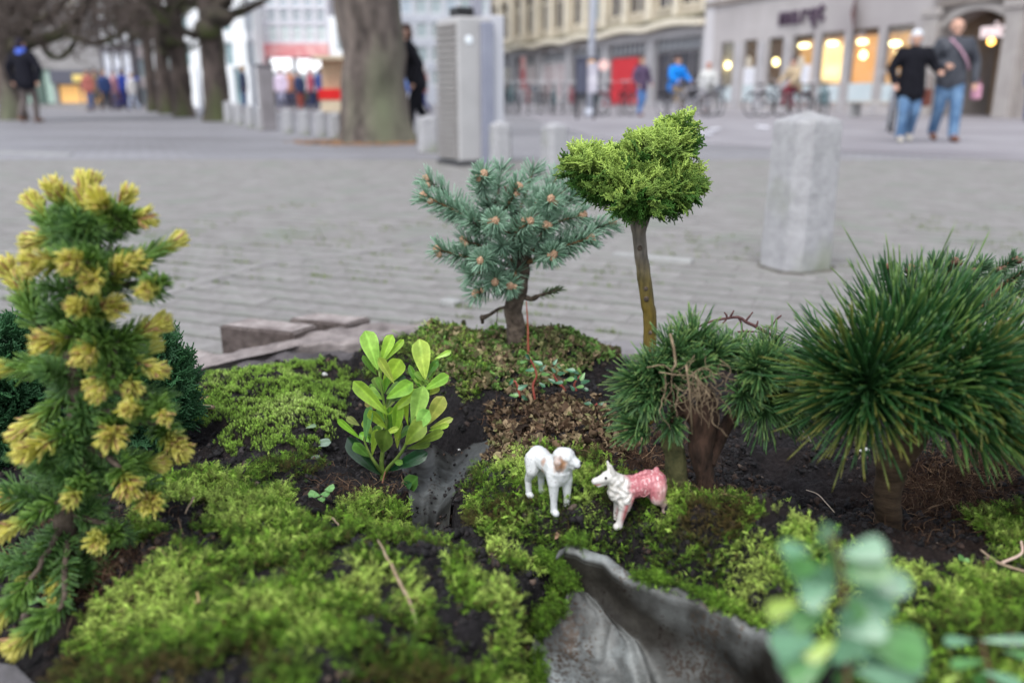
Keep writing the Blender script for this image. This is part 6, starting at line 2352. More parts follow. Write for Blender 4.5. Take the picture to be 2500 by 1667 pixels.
STONE_B = mat('beige_stone', (.42, .36, .27), (.56, .49, .38), scale=1.2, rough=.85, bump=.3, bscale=8, c3=(.34, .30, .23))
STONE_T = mat('beige_trim', (.62, .56, .44), (.74, .68, .56), scale=2, rough=.8)
STONE_G = mat('grey_render', (.40, .37, .36), (.48, .45, .445), scale=.8, rough=.85, c3=(.36, .33, .33))
STONE_P = mat('grey_pier', (.36, .345, .35), (.46, .44, .45), scale=1.5, rough=.8)
STONE_D = mat('brown_stone', (.22, .19, .17), (.30, .26, .235), scale=1.5, rough=.8)
FLOORM = mat('shop_floor', (.2, .16, .12), rough=.6)


def emit_mat(name, col, st):
    return mat(name, col, rough=.5, emit=col, estr=st)


# beige building
s0, s1 = s_u(1196), s_u(1716)
be = empty('beige_building', FP0 + Vector((FDX, FDY, 0)) * s0, FRZ)
tag(be, 'long beige stone building with tall mullioned upper windows over a row of shopfronts', 'building')
W = s1 - s0
nb = 6
bw = W / nb
upper, ground, wins = [], [], []
for i in range(nb):
    a = i * bw
    ground.append((a + .55, .25, a + bw - .35, 3.3))
    for k in range(2):
        x0 = a + .6 + k * (bw - .8) / 2
        x1 = x0 + (bw - .8) / 2 - .55
        for fl in range(3):
            z0 = 4.75 + fl * 3.8
            upper.append((x0, z0, x1, z0 + 2.6))
            wins.append((x0, z0, x1, z0 + 2.6))
q = MB()
gridwall(q, 0, W, 4.25, 16.2, upper, 0, .5)
q.box(0, 9.5, 0, W, 10, 16.2); q.box(0, .5, 0, .4, 9.5, 16.2); q.box(W - .4, .5, 0, W, 9.5, 16.2)
q.build('wall', STONE_B, be)
q = MB(); gridwall(q, 0, W, 0, 3.75, ground, 0.05, .5); q.build('ground_floor_wall', mat('shop_grey', (.34, .33, .34), (.42, .41, .42), scale=2, rough=.7), be)
for i in range(nb * 2 + 1):          # pilasters between the windows
    x = i * bw / 2
    q = MB(); q.box(max(0, x - .2), -.14, 4.3, min(W, x + .32), -.002, 16.0, .03); q.build('pilaster', STONE_T, be)
q = MB()
for i in range(nb):                   # cornice bowed upward over each bay
    n = 8
    a = i * bw
    for k in range(n):
        f0, f1 = k / n, (k + 1) / n
        h = .16 * math.sin(math.pi * (f0 + f1) / 2)
        q.box(a + f0 * bw, -.42, 3.68 + h, a + f1 * bw, .04, 3.98 + h)
q.build('cornice', STONE_T, be)
q = MB(); q.box(0, -.25, 4.16, W, .04, 4.24); q.box(-.1, -.5, 16.2, W + .1, 1, 16.6); q.build('string_course', mat('mossy_stone', (.26, .25, .17), (.36, .33, .24), scale=2, rough=.9), be)
q = MB(); q.box(.0, .5, 16.2, W, 9.5, 16.4); q.build('roof', STONE_D, be)
for (x0, z0, x1, z1) in wins:
    pn = PANE if random.random() < .85 else PANE2
    window(be, x0, z0, x1, z1, .18, STONE_T, pn, .09, (.5,), (.68,), nm='window')
for i, h in enumerate(ground):
    q = MB(); q.box(h[0], .35, 2.75, h[2], .42, 3.3); q.build('transom_panel', mat('transom_slate', (.12, .13, .15), (.22, .23, .25), scale=6, rough=.4), be)
    for k in range(8):
        q = MB(); x = h[0] + (k + .5) * (h[2] - h[0]) / 8; q.box(x - .03, .3, 2.75, x + .03, .34, 3.3); q.build('glazing_bar', FRAME_W, be)
    if i == 99:
        q = MB()
        for k in range(10):
            x = h[0] + .5 + k * (h[2] - h[0] - .6) / 10
            q.box(x, .30 + .02 * (k % 2), .25, x + (h[2] - h[0] - .6) / 10, .4, 2.7)
        q.build('red_shutter', mat('red_shutter', (.50, .02, .03), (.62, .04, .05), scale=3, rough=.45), be)
    elif i == 1 or i == 2:
        window(be, h[0], h[1], h[2], 2.7, .3, FRAME_W, mat('pinkish_pane', (.42, .33, .35), (.55, .5, .5), scale=2, rough=.3), .08, (.5,) if i == 2 else (), nm='shop_window')
    elif i == 0:
        window(be, h[0], h[1], h[2], 2.7, .3, FRAME_G, PANE, .08, (.33, .66), nm='shop_window')
    else:
        window(be, h[0], h[1], h[2], 2.7, .3, FRAME_G, PANE, .08, (.3, .72), nm='shop_window')
ra_, rb_ = s_u(1494) - s0, s_u(1557) - s0
for k in range(10):
    q = MB()
    x = ra_ + k * (rb_ - ra_) / 10
    q.box(x + .004, -.03 - .02 * (k % 2), .12, x + (rb_ - ra_) / 10 - .004, .04, 2.55, .01)
    q.build('red_shutter', mat('red_shutter', (.50, .02, .03), (.62, .04, .05), scale=3, rough=.45), be)
for k, (u, wd) in enumerate(((1238, .9), (1292, 1.0))):
    s_ = s_u(u) - s0
    q = MB(); q.box(s_ - wd / 2, -.5, 1.0, s_ + wd / 2, -.46, 3.2, .01)
    o = q.build('banner', mat('red_banner', (.62, .16, .17), (.75, .45, .42), scale=1.1, rough=.7, pos=(.45, .6)), be)
# arches over two shop openings
for i in (0, 2, 3):
    q = MB(); h = ground[i]
    n = 10
    for k in range(n):
        a0, a1 = math.pi * k / n, math.pi * (k + 1) / n
        am = (a0 + a1) / 2
        cx = (h[0] + h[2]) / 2
        r = (h[2] - h[0]) * .32
        q.box(cx - r * math.cos(a0) if True else 0, -.12, 3.3 + .34 * math.sin(am) - .06, cx - r * math.cos(a1), .0, 3.3 + .34 * math.sin(am) + .06)
    q.build('arch_hood', STONE_D, be)

# grey shop building with the lettering
s0g, s1g = s1 + .02, s_u(2262)
mk = empty('grey_shop_building', FP0 + Vector((FDX, FDY, 0)) * s0g, FRZ)
tag(mk, 'grey rendered shop building with dark sign letters and a row of narrow lit windows', 'building')
W = s1g - s0g
hl = []
for (ua, ub) in ((1757, 1788), (1813, 1844), (1872, 1908), (1930, 1981), (1998, 2054), (2073, 2137), (2156, 2222)):
    hl.append((s_u(ua) - s0g, .32, s_u(ub) - s0g, 2.85))
up = []
for i in range(7):
    a = 1.0 + i * (W - 1.4) / 7
    for fl in range(3): up.append((a, 4.72 + fl * 3.3, a + (W - 1.4) / 7 - .35, 6.6 + fl * 3.3))
q = MB(); gridwall(q, 0, W, 0, 14.6, hl + up, 0, .16)
q.box(0, 8.5, 0, W, 9, 14.6); q.box(0, .16, 0, .3, 8.5, 14.6); q.box(W - .3, .16, 0, W, 8.5, 14.6)
q.build('wall', STONE_G, mk)
q = MB(); q.box(0, -.12, 4.42, W, .0 - .002, 4.62); q.box(-.1, -.3, 14.6, W, .8, 14.9); q.build('cornice', STONE_D, mk)
q = MB(); q.box(.01, -.06, 0.0, .75, -.002, 14.5); q.build('corner_pier', mat('pale_pier', (.52, .50, .51), (.6, .58, .59), scale=1, rough=.8), mk)
q = MB(); q.box(0, .45, 3.05, W, 8.5, 3.2); q.build('ceiling_slab', mat('dark_ceiling', (.12, .09, .07), rough=.8), mk)
q = MB(); q.box(.3, .45, .02, W - .3, 8.5, .06); q.build('shop_floor', FLOORM, mk)
q = MB(); q.box(.3, 5.0, .06, W - .3, 5.2, 3.05); q.build('back_partition', emit_mat('glowing_back_wall', (.55, .27, .09), 1.0), mk)  # emissive wall: the warm lamplight is put into the surface as glow
for i in range(1, len(hl)):          # piers between windows, standing proud
    q = MB(); q.box(hl[i - 1][2] + .12, -.09, 0, hl[i][0] - .12, -.003, 2.75, .03); q.build('pier', STONE_P, mk)
for i, h in enumerate(up):
    window(mk, h[0], h[1], h[2], h[3], .05, FRAME_W, PANE2, .08, (.5,), nm='window')
for i, h in enumerate(hl):
    w = window(mk, h[0], h[1], h[2], h[3], .04, FRAME_G, GLASS, .03, nm='window')
    q = MB(); q.box(h[0] + .05, .02, h[1] + .05, h[2] - .05, .035, 1.0 + .04 * (i % 2)); q.build('frosted_film', mat('frosted_film', (.50, .58, .60), (.58, .64, .66), scale=2, rough=.5), w)
    if i in (1, 3):
        q = MB(); q.box(h[0] + .08, .01, 1.06, h[2] - .06, .018, 1.75); q.build('poster', mat('poster_white', (.8, .8, .84), rough=.7), w)
        q = MB()
        for r_ in range(4): q.box(h[0] + .2, .002, 1.2 + r_ * .12, h[2] - .18, .007, 1.23 + r_ * .12)
        q.build('poster_text', mat('poster_grey', (.5, .5, .56), rough=.7), w)
# hanging lamps and light fittings in the shop
lampm = emit_mat('warm_lamp', (1.0, .74, .30), 7.0)
tubem = emit_mat('warm_tube', (1.0, .80, .38), 6.0)


def F3(u, v, dy):
    """point behind the glass line: along the view ray, dy metres behind the facade (local frame of mk)"""
    r = ray(u, v)
    n = Vector((-FDY, FDX, 0))     # into the building
    t = ((FP0 - Vector((0, 0, CAM_H))).dot(n) + dy) / r.dot(n)
    p = Vector((0, 0, CAM_H)) + r * t
    rel = p - (FP0 + Vector((FDX, FDY, 0)) * s0g)
    return rel.x * FDX + rel.y * FDY, rel.x * n.x + rel.y * n.y, p.z


def town_lamp(u, v, rx, rz, dy, m, label, group=None):
    x, y, z = F3(u, v, dy)
    org = FP0 + Vector((FDX, FDY, 0)) * s0g
    n = Vector((-FDY, FDX, 0))
    p = org + Vector((FDX, FDY, 0)) * x + n * y
    r = empty('shop_lamp', (p.x, p.y, z), FRZ)
    tag(r, label, 'lamp', group)
    q = MB(); q.ball((0, 0, 0), (rx, rx * .6, rz), 14, 8); q.build('globe', m, r, True)
    q = MB(); q.tube([(0, 0, rz * .9), (0, 0, 3.0 - z + .04)], .012, 6); q.build('cord', BLACKP, r)
    return r


town_lamp(1777, 160, .16, .15, 1.0, lampm, 'round yellow lamp in the first narrow window of the grey shop', 'lamps hanging in the grey shop')
town_lamp(1894, 152, .16, .15, 1.0, lampm, 'round yellow lamp in the third narrow window of the grey shop', 'lamps hanging in the grey shop')
town_lamp(2107, 135, .15, .14, 1.0, lampm, 'round yellow lamp in the sixth narrow window of the grey shop', 'lamps hanging in the grey shop')
town_lamp(2192, 132, .14, .13, 1.0, lampm, 'round yellow lamp left of the walking couple, in the seventh shop window', 'lamps hanging in the grey shop')
for k, (u, v, w_) in enumerate(((1963, 112, .30), (2032, 107, .28), (2105, 103, .24), (2185, 107, .25))):
    town_lamp(u, v, w_, .085, .9, tubem, 'long flat yellow ceiling lamp in the ' + ('fourth', 'fifth', 'sixth', 'seventh')[k] + ' shop window', 'flat lamps in the grey shop')
x, y, z = F3(2030, 155, 3.6)
q = MB(); q.box(x - .75, y, z - .75, x + .75, y + .1, z + .75); q.build('lit_display', emit_mat('lit_display', (1.0, .62, .24), 1.5), mk)
for u in (1828, 1955):
    x, y, z = F3(u, 153, -.01)
    q = MB(); q.ball((x, -.01, z), (.23, .012, .24), 18, 10); q.build('round_sticker', mat('tan_disc', (.52, .44, .33), (.66, .60, .50), scale=6, rough=.7), mk, True)


def letters(root, txt, size, mtl, x, y, z, name='letter', ext=.03, space=1.0):
    cur = x
    for ch in txt:
        c = bpy.data.curves.new('t', 'FONT')
        c.body = ch; c.size = size; c.extrude = ext; c.align_x = 'LEFT'; c.offset = size * .018
        to = bpy.data.objects.new('t', c); COL.objects.link(to)
        bpy.context.view_layer.update()
        me = bpy.data.meshes.new_from_object(to.evaluated_get(bpy.context.evaluated_depsgraph_get()))
        wd = to.dimensions.x
        bpy.data.objects.remove(to); bpy.data.curves.remove(c)
        o = link_obj(name, me, mtl, root)
        o.rotation_euler = (math.pi / 2, 0, 0)
        o.location = (cur, y, z)
        cur += (wd + size * .07) * space
    return cur


xa = F3(1903, 60, 0)[0]
letters(mk, 'marqt', 1.0, mat('plum_letter', (.085, .055, .085), rough=.5), xa, -.06, 3.28, ext=.05, space=1.12)
xb, _, zb = F3(2098, 80, 0)
q = MB()
q.add([(xb - .25, -.9, 3.9), (xb - .25, -.02, 3.9), (xb - .25, -.02, 2.45), (xb + .25, -.02, 3.9), (xb + .02, -.05, 2.35)], [(0, 1, 2)])
q = MB(); q.tube([(xb - .35, -.03, 4.0), (xb + .1, -.5, 3.95)], .02, 6)
q.add([(xb - .33, -.05, 3.95), (xb + .05, -.48, 3.35), (xb + .22, -.42, 2.75), (xb - .28, -.05, 2.75), (xb - .33, -.02, 3.95), (xb + .05, -.45, 3.35), (xb + .22, -.39, 2.75), (xb - .28, -.02, 2.75)],
      [(0, 1, 2, 3), (7, 6, 5, 4), (0, 4, 5, 1), (1, 5, 6, 2), (2, 6, 7, 3), (3, 7, 4, 0)])
q.build('furled_banner', mat('maroon_cloth', (.10, .045, .045), (.15, .07, .07), scale=4, rough=.9), mk)
letters(mk, 'cafe', .20, mat('small_white_letter', (.75, .72, .78), rough=.6), xb - .2, .1, 2.62, ext=.01)

# arch building at the right
s0a = s1g + .02
ar = empty('arched_building', FP0 + Vector((FDX, FDY, 0)) * s0a, FRZ)
tag(ar, 'brown-grey building at the right edge with a wide shallow arch over a dark entrance', 'building')
W = 9.0
A0, A1 = s_u(2292) - s0a, s_u(2462) - s0a
q = MB()
gridwall(q, 0, W, 0, 13.5, [(A0, 0, A1, 3.05)] + [(1 + k * 2.6, 5.2, 2.7 + k * 2.6, 7.5) for k in range(3)], 0, .7)
n = 20
for k in range(n):                     # spandrel filling above the segmental arch
    f0, f1 = k / n, (k + 1) / n
    h = math.sin(math.pi * (f0 + f1) / 2) ** .6 * .55
    if h < .54: q.box(A0 + (A1 - A0) * f0, .02, 2.5 + h, A0 + (A1 - A0) * f1, .68, 3.049)
q.box(0, 8.5, 0, W, 9, 13.5); q.box(0, .7, 0, .3, 8.5, 13.5); q.box(W - .3, .7, 0, W, 8.5, 13.5)
q.build('wall', mat('arch_stone', (.30, .27, .25), (.38, .345, .33), scale=1, rough=.85), ar)
q = MB()
for k in range(n):
    f0, f1 = k / n, (k + 1) / n
    h0 = math.sin(math.pi * (f0 + f1) / 2) ** .6 * .55
    q.box(A0 + (A1 - A0) * f0, -.1, 2.5 + h0, A0 + (A1 - A0) * f1, .0 - .002, 2.72 + h0)
q.build('arch_ring', mat('arch_ring_stone', (.38, .35, .33), rough=.8), ar)
q = MB(); q.box(A0 - .3, -.3, 3.65, W, -.003, 3.85); q.box(A0 - .1, -.2, 3.25, A1 + .3, -.004, 3.4); q.build('string_course', STONE_D, ar)
for k, u in enumerate((2275, 2478)):
    x = s_u(u) - s0a
    q = MB(); q.box(x - .28, -.3, 0, x + .28, -.002, 3.0, .03); q.box(x - .36, -.36, 2.95, x + .36, -.004, 3.2, .03); q.build('pier', mat('arch_pier', (.33, .30, .285), (.40, .37, .35), scale=2, rough=.8), ar)
for k in range(3): window(ar, 1 + k * 2.6, 5.2, 2.7 + k * 2.6, 7.5, .3, FRAME_W, PANE, .08, (.5,), nm='window')
q = MB(); q.box(A0, 2.2, 0, A1 - 1.3, 2.35, 3.1); q.build('passage_wall', mat('tan_passage', (.20, .14, .09), (.27, .19, .125), scale=2, rough=.8), ar)
q = MB(); q.box(A0 - .2, .7, 3.1, A1 + .2, 2.4, 3.2); q.build('passage_ceiling', mat('dark_brown', (.06, .035, .025), rough=.8), ar)
q = MB(); q.box(A1 - 1.3, 2.0, 0.02, A1, 2.1, 2.5); do = q.build('door', mat('dark_door', (.025, .018, .018), rough=.4), ar)
q = MB(); q.box(A1 - 1.05, 1.96, 1.1, A1 - .5, 1.995, 1.45); q.box(A1 - .95, 1.95, 1.75, A1 - .65, 1.995, 2.0); q.build('lit_sign', emit_mat('orange_glow', (.9, .18, .03), .55), do)
q = MB(); q.tube([(A1 - 1.2, 1.93, .9), (A1 - 1.2, 1.93, 1.3)], .02, 6); q.build('handle', FRAME_W, do)
letters(ar, 'mio', .62, mat('pink_white_letter', (.78, .66, .66), rough=.5, emit=(.8, .66, .66), estr=.35), A1 - 1.35, .25, 2.28, ext=.05)
for (u, v, r) in ((2363, 96, .10), (2420, 102, .10)):
    rr_ = ray(u, v)
    nn_ = Vector((-FDY, FDX, 0))
    t = ((FP0 - Vector((0, 0, CAM_H))).dot(nn_) + 1.3) / rr_.dot(nn_)
    p = Vector((0, 0, CAM_H)) + rr_ * t
    l = empty('arch_lamp', p)
    tag(l, 'small amber lamp beside the man\'s head under the arch' if u < 2400 else 'small amber lamp under the white letters in the arch', 'lamp')
    q = MB(); q.ball((0, 0, 0), r, 12, 8); q.build('globe', emit_mat('amber_lamp', (1, .55, .12), 4.0), l, True)
    q = MB(); q.tube([(0, 0, r * .9), (0, 0, 3.12 - p.z)], .01, 5); q.build('cord', BLACKP, l)


# -------------------------------------------------------- buildings straight behind (facing the camera)
def front(name, label, u0, u1, d, H, wallm, z_holes=(), extra=None, deep=6.0, rz=0.0):
    a, b = at(u0, 255, d), at(u1, 255, d)
    r = empty(name, (a.x, a.y, 0), rz)
    tag(r, label, 'building')
    W = b.x - a.x
    q = MB()
    gridwall(q, 0, W, 0, H, [(W * h[0], h[1], W * h[2], h[3]) for h in z_holes], 0, .35)
    q.box(0, deep, 0, W, deep + .3, H); q.box(0, .35, 0, .25, deep, H); q.box(W - .25, .35, 0, W, deep, H)
    q.build('wall', wallm, r)
    q = MB(); q.box(0, .35, H - .2, W, deep, H - .001); q.build('roof', STONE_D, r)
    return r, W


DB = 46.0


def zv(v, d):      # height seen at pixel row v at distance d
    return CAM_H + d * math.tan(math.atan((833.5 - v) / F_PX) - PITCH)


# 1 dull grey building with dark green shopfront
h_ = [(.02, .15, .62, zv(168, DB)), (.64, .15, .98, zv(205, DB))]
r, W = front('grey_brown_building', 'dull grey building behind the bare trees with a dark green glass shopfront', -60, 258, DB, 9, mat('taupe_wall', (.25, .24, .235), (.33, .315, .31), scale=.7, rough=.9), h_ + [(.1 + .22 * k, 4.6, .2 + .22 * k, 6.2) for k in range(4)])
for k in range(7):
    x0 = W * .02 + k * W * .6 / 7
    window(r, x0, .15, x0 + W * .6 / 7, h_[0][3], .12, mat('dark_green_frame', (.03, .06, .05), rough=.5), PANE3 if k in (3, 4, 6) else mat('green_pane', (.07, .12, .10), rough=.15, spec=.7), .06, nm='shop_window')
for k in range(4): window(r, W * (.1 + .22 * k), 4.6, W * (.2 + .22 * k), 6.2, .12, FRAME_W, mat('cream_pane', (.45, .40, .33), rough=.4), .08, (.5,), nm='window')
q = MB(); q.box(W * .62, -.25, zv(205, DB), W, -.01, zv(172, DB)); q.build('fascia', mat('slate_fascia', (.10, .10, .125), rough=.6), r)
q = MB(); q.box(W * .80, -.4, zv(200, DB), W * .91, -.27, zv(183, DB)); q.build('yellow_sign', mat('yellow_sign', (.72, .50, .06), (.8, .66, .3), scale=3, rough=.5), r)
window(r, W * .64, .15, W * .98, h_[1][3], .12, FRAME_G, emit_mat('amber_shop', (.75, .42, .14), .25), .07, (.5,), nm='shop_window')
q = MB(); q.ball((W * .9, -.3, zv(215, DB)), (.28, .1, .24), 14, 8); q.build('round_lamp', emit_mat('yellow_round', (1, .80, .25), 1.5), r, True)
# 2 dark narrow building with white windows and blue awning
hh = [(.08 + .30 * k, zv(188, DB), .30 + .30 * k, zv(128, DB)) for k in range(3)] + [(.08 + .30 * k, zv(112, DB), .30 + .30 * k, zv(62, DB)) for k in range(3)] + [(.08 + .30 * k, zv(45, DB), .30 + .30 * k, zv(0, DB)) for k in range(3)] + [(.06, .1, .94, zv(214, DB))]
r, W = front('dark_gabled_house', 'narrow dark house with white sash windows above a blue awning', 259, 338, DB, 8.5, mat('charcoal_brick', (.085, .08, .09), (.14, .13, .14), scale=3, rough=.9), hh)
for h in hh[:9]: window(r, W * h[0], h[1], W * h[2], h[3], .05, FRAME_W, mat('bright_pane', (.62, .64, .68), rough=.3), .09, (), (.5,), nm='window')
window(r, W * .06, .1, W * .94, zv(214, DB), .15, mat('dark_wood', (.03, .02, .02), rough=.6), mat('dark_red_shop', (.12, .03, .03), rough=.3), .08, (.5,), nm='shop_window')
q = MB()
q.add([(-.2, -.02, zv(190, DB)), (W + .2, -.02, zv(190, DB)), (W + .2, -1.2, zv(203, DB)), (-.2, -1.2, zv(203, DB)), (-.2, -1.2, zv(210, DB)), (W + .2, -1.2, zv(210, DB)), (-.2, -.02, zv(193, DB)), (W + .2, -.02, zv(193, DB)), (-.2, -1.17, zv(210, DB)), (W + .2, -1.17, zv(210, DB))],
      [(0, 3, 2, 1), (3, 4, 5, 2), (6, 7, 9, 8), (0, 6, 8, 4), (0, 4, 3), (1, 2, 5), (1, 5, 9, 7), (4, 8, 9, 5)])
q.build('awning', mat('blue_awning', (.03, .06, .32), (.05, .09, .42), scale=2, rough=.8), r)
# 3 pale pink slip and grey slip
r, W = front('pale_pink_house', 'slender pale pinkish house front between the dark house and the row of trees', 339, 372, DB + .5, 8, mat('pale_pink_wall', (.48, .42, .42), (.58, .52, .52), scale=1, rough=.85), [(.2, zv(190, DB), .8, zv(140, DB)), (.2, zv(110, DB), .8, zv(60, DB)), (.2, .1, .8, zv(215, DB))])
for h in ((.2, zv(190, DB), .8, zv(140, DB)), (.2, zv(110, DB), .8, zv(60, DB)), (.2, .1, .8, zv(215, DB))): window(r, W * h[0], h[1], W * h[2], h[3], .1, FRAME_W, PANE2, .06, nm='window')
# 4 white house
wm = mat('white_stucco', (.80, .82, .83), (.86, .87, .88), scale=1, rough=.7)
h4 = [(.12 + .2 * k, zv(v1, DB), .20 + .2 * k, zv(v0, DB)) for k in range(5) for v0, v1 in ((100, 160), (20, 75))] + [(.1, .1, .22, 2.0), (.52, .1, .62, 2.0), (.78, .1, .9, 2.0)]
r, W = front('white_house', 'brilliant white house seen between the dark tree trunks', 373, 632, DB + 1, 5.3, wm, h4)
for h in h4: window(r, W * h[0], h[1], W * h[2], h[3], .1, FRAME_W, mat('teal_pane', (.25, .36, .38), rough=.3), .06, nm='window' if h[1] > .5 else 'door')
# 5 glass office with red band
d5 = DB + 3
zz_ = [zv(v, d5) for v in (222, 208, 178, 152, 140, 108, 60, 22, -20, -60)]
q_h = []
for k in range(6):
    x0 = .02 + k * .163
    q_h += [(x0, zz_[5] + .12, x0 + .14, zz_[6]), (x0, zz_[6] + .12, x0 + .14, zz_[7]), (x0, zz_[7] + .12, x0 + .14, zz_[8])]
q_h += [(.02, .05, .98, zz_[0]), (.02, zz_[2], .98, zz_[3])]
r, W = front('glass_office', 'pale glazed office block with a pinkish-red band above its shop signs', 633, 812, d5, 7.5, mat('lavender_panel', (.55, .54, .60), (.64, .63, .68), scale=1, rough=.6), q_h)
for i, h in enumerate(q_h[:-2]): window(r, W * h[0], h[1], W * h[2], h[3], .06, FRAME_W, [mat('pale_sky_pane', (.52, .60, .60), rough=.15, spec=.7), mat('slate_pane', (.24, .29, .34), rough=.12, spec=.8), mat('slate_pane2', (.34, .40, .46), rough=.12, spec=.8)][i % 3], .08, (), (.5,), nm='window')
q = MB()
q.box(0, -.2, zz_[4], W, -.01, zz_[5]); q.build('red_band', mat('washed_red', (.62, .22, .23), (.72, .42, .40), scale=1.2, rough=.7, pos=(.45, .6)), r)
q = MB(); q.box(0, -.1, zz_[3], W, -.01, zz_[4] - .03); q.build('dark_strip', mat('dark_strip', (.10, .10, .11), rough=.6), r)
window(r, W * .02, zz_[2], W * .98, zz_[3], .1, FRAME_G, mat('slate_pane3', (.20, .22, .24), rough=.2), .06, (.2, .4, .6, .8), nm='window')
for (ua, ub, va, vb) in ((676, 726, 143, 176), (738, 770, 146, 180), (772, 800, 150, 176), (636, 664, 140, 170)):
    xa_ = (ua - 633) / 179 * W; xb_ = (ub - 633) / 179 * W
    q = MB(); q.box(xa_, -.6, zv(vb, d5), xb_, -.5, zv(va, d5)); q.build('shop_sign', mat('sign_white', (.85, .85, .87), rough=.5, emit=(.9, .9, .93), estr=.5) if ua != 636 else mat('sign_pink', (.75, .5, .5), rough=.5), r)
q = MB(); q.box(W * .15, -.8, zz_[1], W, -.02, zz_[2] - .02); q.build('balcony_front', mat('balcony_grey', (.30, .33, .33), (.36, .39, .39), scale=2, rough=.5), r)
q = MB(); q.box(-.2, -1.6, zz_[0], W + .1, -.03, zz_[1] - .01); q.build('canopy', mat('canopy_white', (.68, .67, .66), rough=.7), r)
window(r, W * .02, .05, W * .98, zz_[0], .3, FRAME_G, PANE, .06, (.2, .4, .6, .8), nm='shop_window')
# 6 white tower right of it, then the blue-grey office behind tree and cabinet
h6 = [(.3, zv(120, DB), .7, zv(60, DB)), (.3, .1, .7, 1.9)]
r, W = front('white_corner_house', 'bright white corner house beside the big tree trunk', 813, 870, DB + 2, 4.6, wm, h6)
for h in h6: window(r, W * h[0], h[1], W * h[2], h[3], .1, FRAME_W, PANE2, .06, nm='window')
d7 = 60.0
h7 = []
for fl in range(5):
    for k in range(9): h7.append((.02 + k * .108, 1.2 + fl * 1.5, .11 + k * .108, 2.2 + fl * 1.5))
r, W = front('blue_grey_office', 'blue-grey office block seen between the big tree and the metal cabinet', 872, 1199, d7, 9.5, mat('blue_grey_wall', (.40, .42, .47), (.50, .52, .57), scale=1, rough=.7), h7)
for i, h in enumerate(h7): window(r, W * h[0], h[1], W * h[2], h[3], .06, FRAME_W, PANE2 if (i * 7) % 3 else mat('slate_pane2', (.34, .40, .46), rough=.12), .06, nm='window')
# ================================================================== TREES, BOLLARDS, CABINET, PEOPLE, BICYCLES
BARK = mat('plane_bark', (.045, .036, .032), (.19, .155, .135), scale=4.5, rough=.9, bump=1.0, bscale=14, bdist=.03, c3=(.14, .15, .095), scale3=1.1, stretch=(1, 1, .35))
BARK_B = mat('brown_bark', (.035, .027, .024), (.12, .092, .08), scale=4.5, rough=.9, bump=1.0, bscale=14, bdist=.03, c3=(.07, .08, .035), scale3=1.0, stretch=(1, 1, .35))
BARK_D = mat('dark_mossy_bark', (.030, .026, .020), (.075, .06, .048), scale=4, rough=.95, bump=1.0, bscale=16, bdist=.03, c3=(.06, .075, .022), scale3=1.6)


def trunk_mesh(name, pts, rad, mt, parent, n=28, lump=.12, flare=.45, seed=0, k=6):
    P = crooked(pts, k, .0, seed)
    R = interp(rad, len(P))
    q = MB(); q.tube(P, R, n)
    V = []
    for i, p in enumerate(q.v):
        c = P[min(i // n, len(P) - 1)]
        w = Vector(p) - c
        s = 1 + lump * noise.fractal(Vector(p) * 1.3 + Vector((seed, 0, 0)), 1, 2, 3) * 1.6
        if i // n < len(P):
            hgt = c.z - P[0].z
            a = math.atan2(w.y, w.x)
            s += flare * math.exp(-hgt / .28) * (.65 + .5 * math.sin(a * 4 + seed) * .6)
        V.append(tuple(c + w * s))
    q.v = V
    return q.build(name, mt, parent, True)


